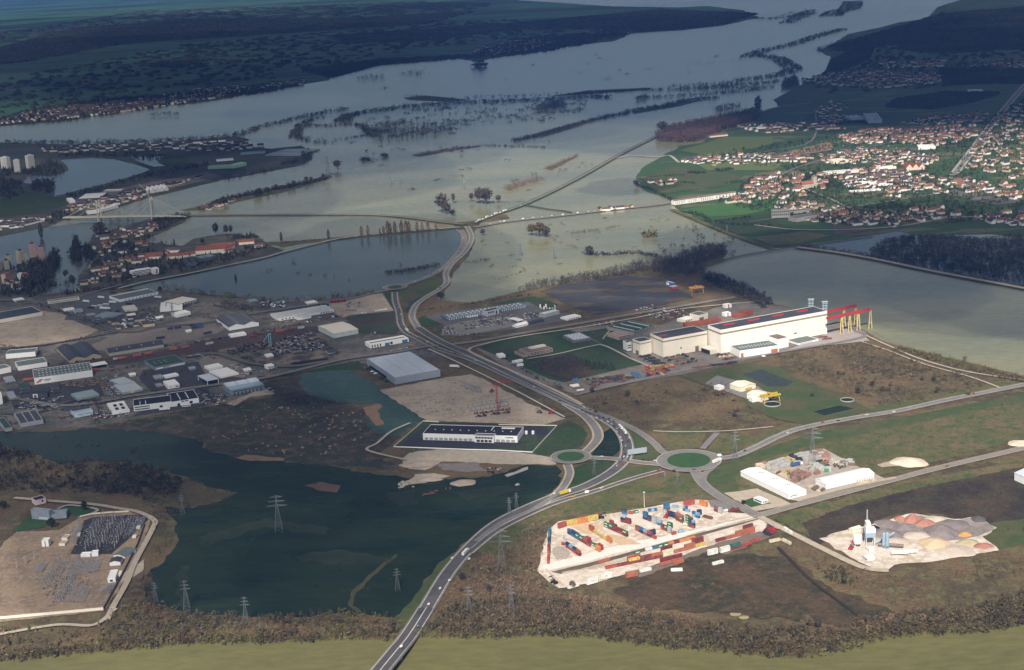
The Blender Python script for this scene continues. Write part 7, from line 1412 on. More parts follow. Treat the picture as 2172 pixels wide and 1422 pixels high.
stuff('rubble','pale rubble and soil lumps scattered over the dumping ground',mat('rubble',(.28,.21,.16),var=.4,scale=.5),merge(*(lambda P:(P,['dome']*len(P),rp.uniform(.6,2,len(P)),rp.uniform(1.5,4,len(P))))(area_pts([(590,840),(700,860),(770,880),(780,920),(700,975),(560,970),(450,930),(500,880)],.006,.9,clump=.5,cs=15))))
wood('scrub','bushes on the brown field right of the highway',[(1240,845),(1330,830),(1450,800),(1530,810),(1560,840),(1640,880),(1620,900),(1540,912),(1400,912),(1370,905)],.035,B3k,1.5,4.5,V_mix,clump=.5)
wood('scrub','dense brown thicket between the factory and the curving main road',[(1640,758),(1750,738),(1840,728),(1950,768),(2080,805),(2090,822),(1990,845),(1870,868),(1850,850),(1800,842),(1740,810),(1690,785)],.05,['shrub','bare','sapling'],3,7,V_mix,clump=.35)
wood('scrub','darker clumps in the thicket beside the factory',[(1700,775),(1830,750),(1950,780),(2060,812),(1900,850),(1800,825)],.02,['bare','shrub'],4,7,V_grey,clump=.6)
hedge('scrub','bare bushes along the flooded river dike at the right',[(1900,742),(1980,760),(2060,782),(2172,808),(2300,825)],22,3,['bare','shrub'],3,8,V_olive,z=.6)
wood('scrub','bushes on the meadow right of the timber yard',[(1750,950),(1900,905),(2172,850),(2250,840),(2250,920),(2150,925),(2000,970),(1880,990),(1800,975)],.02,B3k,1,4,V_mix,clump=.6)
wood('scrub','dark burnt bushes around the asphalt works',[(1680,1100),(1800,1062),(1950,1025),(2172,992),(2250,985),(2250,1130),(2120,1150),(2000,1085),(1900,1085),(1800,1120),(1750,1150)],.03,['shrub','sapling'],1,3.5,V_grey,clump=.3)
wood('scrub','brown scrub below the asphalt works',[(1700,1150),(1800,1205),(1900,1220),(2130,1175),(2250,1150),(2250,1240),(2000,1290),(1850,1290),(1750,1230)],.03,['shrub','sapling','bare'],1.5,5,V_mix,clump=.4)
wood('scrub','black bushes beside the ditch below the yard',[(1720,1200),(1780,1205),(1830,1230),(1810,1250),(1760,1235)],.06,['shrub','bare'],3,6,V_dark)
wood('scrub','dark bush thicket on the factory lawns',[Y2(240,590),Y2(500,520),Y2(850,470),Y2(1180,640),Y2(1150,740),Y2(760,820),Y2(600,780)],.05,['shrub','bare'],2,5,V_grey)
wood('wood','row of dark firs beside the storage yard',[Y2(950,560),Y2(1180,620),Y2(1420,640),Y2(1430,680),Y2(1150,680)],.06,['conifer'],6,11,V_dark)
wood('scrub','dark thicket between the sports ground and the flood',[Y5(380,350),Y5(700,260),Y5(1130,350),Y5(1050,420),Y5(750,400)],.06,['shrub','bare'],2,5,V_grey)
hedge('tree_line','bare trees along the flood shore above the industrial estate',[(350,612),(420,622),(500,632),(600,640),(700,634),(790,622)],18,6,['bare','shrub'],4,12,V_olive,z=.4,keep=.7)
hedge('tree_line','half drowned bare saplings in the teal flood water',[(540,560),(640,585),(720,590),(800,570),(850,560)],130,18,['bare','sapling'],4,10,V_grey,z=0,keep=.12)
wood('wood','dark bare tree belt between the bright flood and the marsh',[(1100,622),(1130,606),(1220,592),(1300,576),(1370,560),(1440,545),(1500,524),(1540,530),(1535,545),(1480,566),(1500,583),(1440,585),(1370,578),(1280,594),(1180,608)],.03,['bare'],9,15,V_grey)
wood('wood','bare tree belt along the dike behind the factory',[(1490,582),(1530,590),(1600,618),(1640,645),(1620,655),(1570,628),(1510,604)],.04,['bare','shrub'],8,14,V_grey)
hedge('tree_line','drowned trees in the flood beside the tree belt',[(1235,540),(1290,542),(1350,538),(1400,548),(1440,560)],14,5,['bare'],5,10,V_grey,z=0)
hedge('tree_line','loose drowned trees near the green dike',[(1400,520),(1450,530),(1500,545),(1520,500),(1470,480)],90,14,['bare'],6,11,V_grey,z=0,keep=.25)
wood('wood','reddish brown poplar wood on the dike below the lit village',[(1392,290),(1430,276),(1500,262),(1570,248),(1612,236),(1614,248),(1590,262),(1540,275),(1490,300),(1440,304),(1395,300)],.02,['bare','poplar'],20,27,V_rust)
wood('wood','large dark flooded wood at the right edge',[(1850,525),(1870,512),(1920,502),(2000,500),(2080,508),(2150,500),(2300,510),(2300,630),(2172,600),(2000,570),(1900,555),(1850,548)],.03,['bare','shrub'],5,9,V_dwood,z=.2,wk=1.3)
hedge('tree_line','bushes along the narrow dike beside the blue pond',[(1700,522),(1800,536),(1900,556),(2050,585),(2250,622)],16,5,['bare','shrub'],4,8,V_grey,z=.6)
for lb,pts in(('uneven bushes overhanging the olive river, right part',[(880,1345),(1000,1349),(1200,1343),(1450,1370),(1700,1388),(1800,1371),(1900,1342),(2080,1336),(2250,1290)]),('uneven bushes overhanging the olive river, left part',[(-20,1398),(100,1388),(250,1374),(400,1361),(600,1357),(840,1349)])):
 hedge('river_bushes',lb,pts,14,3,['shrub','bare'],2,8,V_olive,z=.3);hedge('river_bushes',lb.replace('uneven','darker'),pts,18,4,['bare','shrub'],2,9,V_dwood,z=.3,keep=.6)
 # hedges and tree lines standing in the flood
for i,(pts,wd,st,h0,h1,mm,kp,kd,lb)in enumerate((
([(500,290),(530,278),(600,258),(660,245),(735,231)],45,14,8,14,V_grey,1,['bare'],'long drowned tree line running up from the left bank'),
([(0,303),(100,304),(250,302),(400,296),(500,290)],70,16,8,14,V_grey,1,['bare'],'dark tree belt along the far side of the left bank'),
([(625,292),(632,275),(645,262),(670,253),(690,250)],40,12,8,13,V_grey,1,['bare'],'curved tree line left of the drowned park'),([(625,290),(650,296),(670,300),(690,305)],40,14,8,13,V_grey,.8,['bare'],'broken end of the curved tree line'),
([(650,266),(700,268),(750,264),(775,272),(790,290)],35,11,7,13,V_grey,1,['bare'],'hooked hedge at the left end of the drowned park'),([(725,260),(740,245),(780,238),(850,228),(950,220),(1050,216),(1150,212),(1250,206),(1290,208)],60,12,8,15,V_grey,1,['bare'],'thick tree band behind the drowned park'),
([(710,297),(740,294),(772,287)],22,9,5,9,V_grey,.9,['bare','shrub'],'short hedge left of the drowned park'),([(860,204),(900,206),(960,210),(1020,206),(1110,204),(1190,200)],35,14,7,12,V_grey,.7,['bare'],'thin broken hedge beyond the drowned park'),
([(1200,202),(1300,195),(1400,191),(1500,187),(1560,180),(1620,178),(1650,172)],40,12,8,14,V_grey,.9,['bare'],'long hedge leading to the river bend'),([(1345,210),(1400,206),(1450,203),(1530,198),(1640,185)],35,12,8,14,V_grey,.8,['bare'],'second hedge leading to the river bend'),
([(1330,238),(1400,227),(1460,214),(1520,208)],35,9,8,14,V_grey,1,['bare'],'dark tree line in the middle of the wide flood'),([(1090,300),(1150,286),(1200,272),(1250,258),(1330,240)],32,8,7,13,V_grey,1,['bare'],'tree line rising to the right in the wide flood'),
([(875,330),(930,320),(1020,310),(1100,312),(1160,314)],16,7,4,8,V_grey,.9,['bare','shrub'],'thin hedge with a gap in the wide flood'),([(1155,360),(1190,346),(1226,330)],14,5,5,9,V_bare,.9,['bare'],'short oblique hedge near the diagonal causeway'),
([(1075,405),(1105,393),(1150,382)],30,5,8,13,V_bare,1,['bare'],'bare grove near the diagonal causeway'),([(1160,374),(1220,358),(1260,348)],14,9,4,8,V_bare,.6,['bare','shrub'],'sparse hedge beside the diagonal causeway'),
([(430,446),(500,420),(560,408),(640,392),(690,380)],24,6,7,14,V_grey,.9,['bare'],'bare trees along the narrow levee'),([(590,518),(660,512),(700,510),(800,500),(930,488)],9,4,3,6,V_olive,.8,['shrub','bare'],'hedge along the flooded meadow road'),
([(960,428),(1000,428),(1060,430),(1112,428)],8,4,3,5,V_bare,.9,['shrub'],'low hedge joining the tree clumps by the junction'),([(1155,497),(1180,512),(1230,530)],8,5,3,7,V_bare,.7,['bare','shrub'],'thin hedge trailing from the brown tree clump'),
([(1210,498),(1240,494),(1270,490)],14,4,5,8,V_olive,1,['bare'],'bushy hedge piece in the bright flood'),([(1285,488),(1300,483),(1316,482)],12,4,4,7,V_olive,1,['bare'],'small bushy hedge piece right of the longer one'),([(985,558),(1010,556),(1038,552)],10,4,4,7,V_olive,1,['bare','shrub'],'short hedge beside the causeway road'),
([(815,580),(860,576),(930,562)],14,4,4,8,V_grey,1,['bare'],'drowned hedge left of the causeway road'),([(1050,595),(1080,588),(1112,574),(1100,566),(1080,568)],8,5,2,5,V_grey,.8,['shrub','bare'],'hooked remains of a hedge in the bright flood'),
([(1590,37),(1650,40),(1700,30),(1720,22)],80,22,9,14,V_grey,1,['bare'],'far hedge at the upper river bend'),([(1665,50),(1680,44),(1720,28)],110,22,9,14,V_grey,1,['bare'],'far wood strip in the upper river'),([(1760,35),(1775,25),(1800,20),(1810,4)],160,22,10,16,V_grey,1,['bare'],'far wood spit at the upper river'),
([(1580,122),(1620,108),(1680,95),(1740,75),(1790,62)],80,18,9,14,V_grey,1,['bare'],'tree line of the winding river bank, upper part'),([(1600,118),(1640,122),(1675,140),(1680,150),(1640,162),(1560,172)],80,16,9,14,V_grey,1,['bare'],'tree line of the winding river bank, looping part'),
([(1450,138),(1550,130),(1600,120)],26,20,5,8,V_grey,.8,['bare'],'thin far hedge leading to the river loop'),([(1560,40),(1620,42),(1690,25)],50,30,8,12,V_grey,.7,['bare'],'faint far hedge across the upper water'),
([(1350,66),(1380,63),(1440,62)],90,30,7,11,V_grey,.8,['bare'],'far shore trees in the distance'),([(1745,110),(1790,92),(1860,86),(1930,84)],120,25,9,14,V_grey,1,['bare'],'far bank wood strip at the right'),([(1495,590),(1510,583),(1600,620)],8,5,4,9,V_grey,1,['bare'],'trees at the dike corner'))):
 hedge('tree_line',lb,pts,wd,st,kd,h0,h1,mm,z=0.1,keep=kp)
for pts,lb,dn,h0,h1 in(([(752,168),(790,160),(820,162),(815,170),(760,172)],'left long dark copse in the wide water',.0022,10,15),([(840,160),(880,150),(906,152),(890,162)],'right long dark copse in the wide water',.0022,10,15),([(1508,236),(1530,226),(1570,222),(1572,230),(1530,240)],'dark copse before the poplar wood',.008,10,14),
([(1125,240),(1150,222),(1195,215),(1200,225),(1160,236)],'grey grove at the right of the drowned park',.01,12,18),([(1345,214),(1372,203),(1370,213)],'round copse right of the drowned park',.012,12,16),([(1655,190),(1665,172),(1690,165),(1695,185)],'large round tree group at the edge of the far flood',.012,15,22),([(1400,188),(1560,176),(1640,186),(1560,196)],'row of drowned poplars at the far flood edge',.0025,12,20),
([(310,250),(330,243),(380,242),(384,248)],'tree group in the water of the left arm',.003,12,18),([(240,452),(270,460),(300,474),(240,500),(225,480)],'trees on the island shore',.004,8,12)):
 wood('copse',lb,pts,dn,['bare'],h0,h1,V_grey,z=.1)
P=area_pts([(760,245),(850,232),(1000,222),(1150,218),(1255,212),(1240,235),(1170,258),(1000,262),(960,285),(870,292),(800,296),(780,275)],.0018,.1,clump=.75,cs=70)
stuff('drowned_park_trees','hundreds of small dark evergreens and bushes of the drowned park',V_dark,merge(P,[['bare','shrub','shrub'][i]for i in rp.randint(0,3,len(P))],rp.uniform(4,10,len(P)),rp.uniform(9,24,len(P))))
wood('drowned_park_trees','bare trees of the drowned park',[(790,300),(790,270),(830,262),(960,270),(960,285),(860,295),(810,305)],.004,['bare'],10,18,V_grey,z=.1)
for lb,poly,dn in(('scattered drowned bushes of the wide far flood',[(740,160),(1000,140),(1300,105),(1560,70),(1600,110),(1400,185),(1000,195),(760,200)],.000012),('scattered drowned bushes of the middle flood',[(700,300),(1080,310),(1380,250),(1300,330),(1120,420),(900,400),(700,420)],.00006),('scattered drowned bushes of the bright flood',[(1000,500),(1200,470),(1430,450),(1600,520),(1300,560),(1050,600)],.0003),('scattered drowned bushes of the near dark flood',[(330,920),(500,980),(700,1000),(900,1030),(1000,1100),(850,1250),(500,1280),(400,1100),(520,1030)],.0008),('drowned bushes in the dark arm beside the dumping ground',[(60,925),(330,925),(500,990),(380,1000),(200,975)],.0015)):
 P=area_pts(poly,dn,.1,clump=.5,cs=90);stuff('drowned_bushes',lb,V_dwood,merge(P,['shrub']*len(P),rp.uniform(1.5,5,len(P))*(1 if dn>.0001 else 2),rp.uniform(3,12,len(P))*(1 if dn>.0001 else 3)))
 # distant woods
def far_wood(lb,poly,n,w,h,z=.6):
 P=[G(p,z)for p in poly];xs=[p.x for p in P];ys=[p.y for p in P];x=rp.uniform(min(xs),max(xs),n*3);y=min(ys)*(max(ys)/min(ys))**rp.uniform(0,1,n*3);k=inside([(p.x,p.y)for p in P],x,y);x,y=x[k][:n],y[k][:n]
 if len(x)<3:return
 sc=y/8000.;stuff('wood',lb,V_far,merge(np.stack([x,y,np.full(len(x),z-.5)],1),['dome']*len(x),rp.uniform(.7,1.2,len(x))*h,rp.uniform(.7,1.3,len(x))*w*np.maximum(sc,.5)))
for lb,poly,n,w in(('scattered hedges and copses on the far left plain',[(-200,240),(0,170),(400,95),(900,50),(1200,40),(1200,80),(900,100),(600,165),(300,195),(0,245)],1000,40),('hedges and copses on the far right plain',[(1720,200),(1800,120),(2000,60),(2250,40),(2250,160),(1950,190)],500,26),('woodland mosaic near the far horizon',[(-200,100),(300,25),(900,5),(1050,10),(900,45),(400,60),(0,110)],900,60),('dark forest strip across the far left plain',[(-100,130),(150,62),(400,42),(750,40),(1000,25),(900,52),(500,78),(250,95),(60,130),(-100,150)],9000,60),('dark forest strip of the far centre plain',[(700,78),(900,65),(1100,50),(1400,22),(1600,30),(1530,52),(1440,62),(1330,70),(1250,62),(1100,62),(900,88),(740,92)],9000,55),
('far copses on the left plain',[(300,140),(420,130),(380,145)],600,50),('forest on the far right plain',[(1900,60),(2000,30),(2250,10),(2250,60),(2000,85),(1780,110),(1760,100)],3500,40),('second forest on the far right plain',[(1920,90),(2172,70),(2250,80),(2250,100),(2000,115),(1900,105)],1500,36),
('dark wood behind the far village',[(1990,150),(2080,145),(2172,150),(2250,150),(2250,178),(2100,178),(2010,182)],2500,30),('wood strip before the far farm',[(1900,215),(2000,200),(2120,200),(2060,218),(1980,232),(1880,228)],2500,24),('dark shore wood at the far right bank',[(1765,130),(1800,112),(1850,100),(1840,125),(1800,145),(1750,160),(1760,145)],2000,30),
('garden trees along the far left town',[(-50,265),(100,225),(300,205),(480,190),(640,178),(620,186),(480,208),(300,234),(100,262)],1100,20),('trees of the far centre town',[(980,125),(1050,100),(1150,80),(1330,62),(1330,75),(1250,92),(1150,110),(1050,122)],800,26),('thin woods on the far left plain',[(640,150),(800,128),(1000,118),(960,125),(800,138),(700,165)],1500,26)):
 far_wood(lb,poly,n,w,12)
for lb,poly,dn,h0,h1 in(('dark woods beside the white tower blocks',[(0,385),(30,370),(70,372),(130,375),(140,360),(125,345),(100,340),(60,362),(0,360)],.006,8,14),('wood on the lake shore peninsula',[(65,405),(70,385),(115,383),(118,398),(110,412)],.01,10,14),('dark wood at the left edge below the towers',[(0,420),(0,378),(45,385),(50,410),(20,425)],.008,9,14),('dark embankment trees along the lake',[(190,400),(250,385),(310,368),(400,352),(440,345),(440,352),(330,376),(240,398),(150,424),(140,415)],.006,7,12),
('dark belt above the lake',[(120,335),(150,325),(280,325),(360,330),(340,340),(290,336),(200,333)],.005,7,12),('trees at the tip of the left bank',[(590,352),(650,345),(664,330),(655,318),(640,325),(640,340)],.008,9,15),('tree belt on the shore of the works',[(440,385),(560,362),(600,352),(560,368),(470,385)],.005,6,10),('dark wood by the cable bridge end',[(95,470),(110,455),(150,448),(150,462),(110,478)],.01,8,12),
('dark trees at the north tip of the island',[(300,480),(330,468),(380,455),(405,457),(385,472),(330,492)],.012,7,12),('dark trees among the houses of the island',[(200,540),(250,520),(400,550),(560,520),(570,528),(480,558),(400,575),(300,590),(230,605),(190,600)],.008,6,13),('dark trees behind the island houses',[(240,495),(320,500),(340,515),(380,520),(260,540),(215,525)],.006,5,11),
('row of dark trees behind the convent',[(480,510),(545,505),(545,500),(500,500),(470,512)],.02,7,11),('big dark trees on the flooded islet',[(95,565),(120,530),(125,560),(110,590),(60,620),(40,600)],.02,12,20),('dark trees on the islet shore',[(0,600),(90,590),(130,610),(60,632),(0,630)],.01,8,14),('dark trees between the pink towers',[(20,570),(100,545),(110,575),(60,590)],.012,8,13),
('drowned dark trees before the island street',[(152,545),(160,512),(168,520),(170,550),(165,560)],.03,14,22),('drowned trees right of the tall dark ones',[(182,548),(178,520),(190,525),(200,545),(195,556)],.03,10,15),('dark yard trees at the estate edge',[(130,622),(250,606),(250,612),(140,628)],.02,6,10)):
 wood('wood',lb,poly,dn,['bare','bare','conifer','shrub'],h0,h1,mat('dark_winter_wood',(.035,.035,.028),var=.45,scale=.25),z=.5)
 # ------ single trees
TP={}
def tree_mesh(kind,v):
 k=(kind,v)
 if k in TP:return TP[k]
 r=np.random.RandomState(hash(k)%1000 if False else len(TP)*17+3);n=dict(bare=320,poplar=160,conifer=9,shrub=90)[kind];T=proto(kind,r,n)
 if kind in('bare','shrub'):
  for c in range(3):pass
 me=tris('crown',T.reshape(-1,3),np.arange(len(T)*3).reshape(-1,3));mb=MB();mb.bar((0,0,-.02),(0,0,.55 if kind!='shrub' else .2),.022,r2=.01,n=5)
 if kind=='bare':
  for a in range(5):mb.bar((0,0,.28+.04*a),(.2*math.cos(a*1.9),.2*math.sin(a*1.9),.62+.04*a),.010,r2=.004,n=3)
 TP[k]=(me,mb.mesh('trunk'));return TP[k]
TMs={}
def tree(p,h,kind,mm,label,wk=1.0,name=None,group=None,z=0.3):
 v=NT[0]%4;NT[0]+=1;a,b=tree_mesh(kind,v);key=(a.name,mm.name)
 if key not in TMs:c=a.copy();c.materials.clear();c.materials.append(mm);TMs[key]=c
 g=G(p,z);r=obj(name or dict(bare='bare_tree',poplar='poplar_tree',conifer='fir_tree',shrub='bush')[kind],None,loc=g,rz=rv.uniform(0,6));tag(r,label,'tree' if kind!='shrub' else 'bush',group);r.scale=(h*wk,h*wk,h)
 obj('crown',TMs[key],parent=r);o=obj('trunk',b,M_bark,r)if True else None
NT=[0]
for q,(x,y,h,wk,mm,lb)in enumerate(((938,452,40,1.0,V_tree,'largest egg-shaped brown tree standing in the flood by the junction'),(948,455,24,1.1,V_tree,'lower tree at the foot of the egg-shaped one'),(960,458,13,1.4,V_grey,'low bush trailing right of the egg-shaped tree'),(962,432,22,.5,V_tree,'slim bare tree left of the paired trees'),(1000,428,18,.8,V_tree,'small bare tree between the two large clumps'),
(1018,432,33,1.0,V_tree,'left of the paired brown trees in the flood'),(1032,434,34,1.1,V_tree,'right of the paired brown trees in the flood'),(1057,430,16,1.1,V_grey,'small dark tree right of the paired ones'),(1128,500,24,1.2,V_olive,'left tree of the brown clump in the bright flood'),(1145,502,30,1.2,V_olive,'middle tree of the brown clump in the bright flood'),(1158,503,22,1.3,V_tree,'right tree of the brown clump in the bright flood'),
(1378,502,17,1.8,V_olive,'lone round bush in the bright flood near the village dike'),(1024,500,14,1.2,V_grey,'small dark bush right of the causeway'),(1250,542,20,1.3,V_grey,'dark drowned tree at the start of the hedge'),(1405,283,24,1.4,V_tree,'round tree clump beside the diagonal causeway'),(1349,396,14,1.2,V_grey,'dark tree at the foot of the village dike'),(213,505,32,1.3,V_grey,'big round bare tree at the head of the island street'),
(340,622,14,.9,V_grey,'dark tree by the flood road'),(1608,246,40,.5,V_grey,'tall tree at the tip of the poplar wood'),(1577,1071,10,1.3,V_dark,'dark round tree beside the bungalow office'),(180,1085,22,.9,V_dark,'tall dark tree on the substation drive'),(110,1120,20,1.3,V_dark,'dark tree on the substation lawn'),(8,1080,16,1.4,V_dark,'dark tree at the left edge above the substation'),
(270,600,22,1.1,V_grey,'large dark tree on the near island shore'),(140,590,17,1,V_grey,'bare tree standing in the town flood'),(118,615,18,.8,V_grey,'left drowned avenue tree'),(95,622,18,.8,V_grey,'left middle drowned avenue tree'),(65,625,18,.8,V_grey,'drowned tree before the islet'),(155,610,26,.8,V_grey,'right drowned avenue tree'),(480,500,22,.7,V_grey,'left spindly tree in the water behind the convent'),(490,498,20,.6,V_grey,'right spindly tree in the water behind the convent'),(458,500,26,.7,V_dark,'dark tree pair behind the convent'),(430,520,14,.9,V_dark,'dark tree left of the convent roof'),(775,340,9,2.2,V_grey,'low dark bush island in the wide flood'),(815,333,9,1.8,V_grey,'small bush island right of the low one'),(716,360,20,1.2,V_olive,'leafy tree group beside the tall pylon'),(1018,142,14,2.2,V_grey,'round far tree in the wide water'),(935,636,16,1.6,V_grey,'dark bush at the highway bend beside the flood'))):
 g=G((x,y),.3);hm=h/(FPX/(g-Vector((0,0,HC))).length)/.95;tree((x,y),hm,'shrub' if wk>1.7 else 'bare',mm,lb,wk*1.0)
for q,(x,h)in enumerate(((767,22),(781,22),(806,14),(814,18),(823,28),(828,24),(838,26),(852,28),(862,26),(868,24),(885,22),(896,20),(908,24),(925,20))):
 g=G((x,500-(x-767)*.08),.3);tree((x,502-(x-767)*.08),h/(FPX/g.length),'poplar',V_bare,'bare poplar, %s from the left in the row along the meadow road'%(ORD+['thirteenth','last'])[q],1.0,group='poplars along the flooded meadow road')
for q,(x,y,h)in enumerate(((597,513,20),(697,507,20),(370,522,14),(88,505,30),(500,592,12),(418,565,13),(343,582,22))):
 g=G((x,y),.3);tree((x,y),h/(FPX/g.length),'poplar' if q<4 else 'conifer',V_grey if q<4 else V_dark,('lone slim poplar on the flooded road, left one','lone slim poplar on the flooded road, right one','slim tree near the island shore','tall narrow tree behind the pink tower','small dark fir on the open estate shore','dark fir before the pleated-roof hall','tall dark fir beside the banded flats')[q])
for q in range(16):
 x=640+rv.uniform(-190,60);y=447-(x-430)*.26+rv.uniform(-3,1);tree((x,y),rv.uniform(14,20),'bare',V_grey,'bare tree on the narrow levee leading to the tall pylon, one of the taller ones',1,group='taller trees on the levee')
for q in range(60):
 x,y=[(rv.uniform(1240,1600),rv.uniform(830,905)),(rv.uniform(1700,2080),rv.uniform(760,845)),(rv.uniform(960,1300),rv.uniform(1230,1320)),(rv.uniform(1300,2150),1335+rv.uniform(-20,0))][q%4]
 tree((x,y),rv.uniform(6,10),'bare',rv.choice([V_grey,V_bare]),'taller bare tree rising above the '+('brown field scrub right of the highway','thicket beside the factory','plantation below the container yard','river bank scrub at the bottom right')[q%4],1.1,group='trees above the scrub '+'abcd'[q%4]if False else 'taller trees in the '+('field scrub','factory thicket','plantation','river bank scrub')[q%4])
 # ------ houses
HM={}
HW=dict(cream=(.62,.54,.42),white=(.72,.70,.65),ochre=(.52,.42,.28));HR=dict(red=(.20,.085,.06),brown=(.12,.075,.06),dark=(.055,.05,.058))
def house_geo(k):
 L,D,h,r=[(12,8.5,3.2,3),(15,9,5.2,3.2),(10,8,3,3.6),(20,9,5.5,3)][k];w=MB();rf=MB()
 w.poly([(-L/2,-D/2,0),(L/2,-D/2,0),(L/2,D/2,0),(-L/2,D/2,0),(-L/2,-D/2,h),(L/2,-D/2,h),(L/2,D/2,h),(-L/2,D/2,h),(-L/2,0,h+r),(L/2,0,h+r)],[(0,1,5,4),(2,3,7,6),(1,2,6,9,5),(3,0,4,8,7)])
 o=.6;rf.poly([(-L/2-o,-D/2-o,h-.3),(L/2+o,-D/2-o,h-.3),(L/2+o,0,h+r+.12),(-L/2-o,0,h+r+.12),(-L/2-o,D/2+o,h-.3),(L/2+o,D/2+o,h-.3)],[(0,1,2,3),(3,2,5,4)]);rf.box(L*.2,L*.2+.8,.3,1.1,h,h+r+1)
 return w,rf
def hmesh(k,wc,rc):
 q=(k,wc,rc)
 if q not in HM:
  w,rf=house_geo(k);a,b=w.mesh('house'),rf.mesh('roof');a.materials.append(mat('wall_'+wc,HW[wc],var=.08));b.materials.append(mat('tile_'+rc,HR[rc],var=.2,scale=.3));HM[q]=(a,b)
 return HM[q]
HN=[0]
RN=dict(red='red tile',brown='brown tile',dark='dark slate')
def houses(poly,n,where,indiv,rz0,F=FF,mind=15,rcs=('red','brown','brown','dark','dark'),wcs=('cream','white','white','ochre'),s=1.0,z=.9):
 if not indiv:n,mind,s=int(n*1.5),mind*.8,s*.95
 P=area_pts(poly,.03,z,F);rp.shuffle(P);Q=[]
 for p in P:
  if all((p[0]-q[0])**2+(p[1]-q[1])**2>(mind*s)**2 for q in Q):Q.append(p)
  if len(Q)>=n:break
 Vs={}
 for p in Q:
  k=rv.randrange(4);wc,rc=rv.choice(wcs),rv.choice(rcs);rz=rz0+rv.choice((0,0,math.pi/2))+rv.uniform(-.15,.15)
  if indiv:
   a,b=hmesh(k,wc,rc);HN[0]+=1;o=obj('house',a,loc=tuple(p),rz=rz);o.scale=(s,s,s);tag(o,'%s %s house with %s roof %s'%(('small','two-storey','compact','long')[k],wc,RN[rc],where),'house','houses '+where);obj('roof',b,parent=o)
  else:
   w,rf=house_geo(k);c,sn=math.cos(rz),math.sin(rz)
   for mm,g in(('wall_'+wc,w),('tile_'+rc,rf)):
    V,Fc=Vs.setdefault(mm,([],[]));m0=len(V);V+=[(p[0]+s*(x*c-y*sn),p[1]+s*(x*sn+y*c),p[2]+s*zz)for x,y,zz in g.v];Fc+=[tuple(i+m0 for i in f)for f in g.f]
 if Vs:
  V,Fc,M,mats=[],[],[],[]
  for j,(mm,(v,f))in enumerate(Vs.items()):m0=len(V);V+=v;Fc+=[tuple(i+m0 for i in q)for q in f];M+=[j]*len(f);mats.append(MATS.get(mm)or(hmesh(0,mm[5:],'red')and MATS.get(mm))or(hmesh(0,'white',mm[5:])and MATS[mm]))
  o=obj('houses',mesh('houses',V,Fc,M),mats,kind='stuff');o['label']='many small distant houses '+where
houses([(205,500),(240,490),(330,475),(335,488),(290,505),(230,512)],34,'at the upper end of the island',True,.2,mind=12)
houses([(195,520),(240,508),(330,520),(400,545),(300,560),(215,555)],30,'in the middle of the island quarter',True,.2,mind=15)
houses([(200,575),(240,560),(300,570),(290,590),(220,602),(175,605)],18,'on the near shore of the island',True,.3,mind=15)
houses([(1520,430),(1580,400),(1640,392),(1720,420),(1760,450),(1700,455),(1640,440)],45,'west of the church by the bright green field',True,.5,mind=15)
houses([(1580,400),(1600,375),(1700,362),(1760,375),(1740,410),(1680,412)],55,'in the old sunlit village centre',True,.1,mind=13,rcs=('red','brown'))
houses([(1700,470),(1760,440),(1850,455),(1990,440),(2050,455),(1900,482),(1800,478)],60,'on the shaded estate beside the blue pond',True,.4,mind=20,rcs=('dark','brown','red'))
houses([(2060,460),(2172,448),(2172,480),(2100,475)],20,'on the right edge above the blue pond',True,.3,mind=17)
houses([(1850,385),(1950,370),(2040,380),(2172,395),(2172,425),(2000,410),(1880,420)],60,'along the village high street on the right',False,.3,mind=17,rcs=('red','brown','dark'))
houses([(1760,372),(1850,350),(1950,365),(1900,400),(1790,400)],60,'around the white village school',False,.1,mind=16)
houses([(1440,345),(1500,330),(1620,328),(1740,330),(1760,345),(1640,345),(1520,352)],70,'in the row of the lower fields',False,.1,mind=16)
houses([(1730,345),(1800,315),(1900,322),(1990,330),(1980,350),(1860,350)],80,'in the middle of the lit village',False,.2,mind=17)
houses([(1770,292),(1850,275),(1950,275),(2060,265),(2080,285),(2000,310),(1900,305),(1800,305)],120,'of the brightest roofs in the lit village',False,.2,mind=16,rcs=('red','red','brown'))
houses([(2060,320),(2110,260),(2172,215),(2250,210),(2250,360),(2150,380),(2050,360)],150,'right of the straight main street',False,.5,mind=20,rcs=('red','brown','dark'))
houses([(1560,268),(1640,262),(1740,262),(1800,275),(1700,278),(1620,285)],45,'near the greenhouse',False,.1,mind=18);houses([(1730,235),(1760,215),(1800,225),(1780,262),(1740,262)],35,'on the lane to the greenhouse',False,.1,mind=18)
houses([(1900,262),(2000,245),(2100,240),(2080,258),(1960,266)],50,'on the far side of the village fields',False,.1,mind=18);houses([(1700,172),(1760,158),(1850,150),(2000,160),(1990,178),(1860,188),(1760,182)],150,'of the next village beyond the meadows',False,.1,mind=22,wcs=('white','cream'),s=1.35)
houses([(1860,135),(2000,130),(2000,142),(1880,145)],50,'on the rise behind the next village',False,.1,mind=28,wcs=('white','cream'),s=1.5);houses([(2050,145),(2100,135),(2200,128),(2200,155),(2060,150)],70,'of the village at the upper right edge',False,.1,mind=25,wcs=('white','cream'),s=1.4)
houses([(-20,265),(60,240),(200,222),(350,208),(470,198),(480,206),(350,225),(220,244),(60,260)],330,'of the town on the far left bank',False,.15,mind=22,rcs=('dark','brown'),wcs=('white','cream'),s=1.5);houses([(340,205),(420,190),(560,180),(640,172),(640,180),(520,195),(420,205)],110,'of the far bank hamlets',False,.15,mind=28,rcs=('dark','brown'),wcs=('white','cream'),s=1.6)
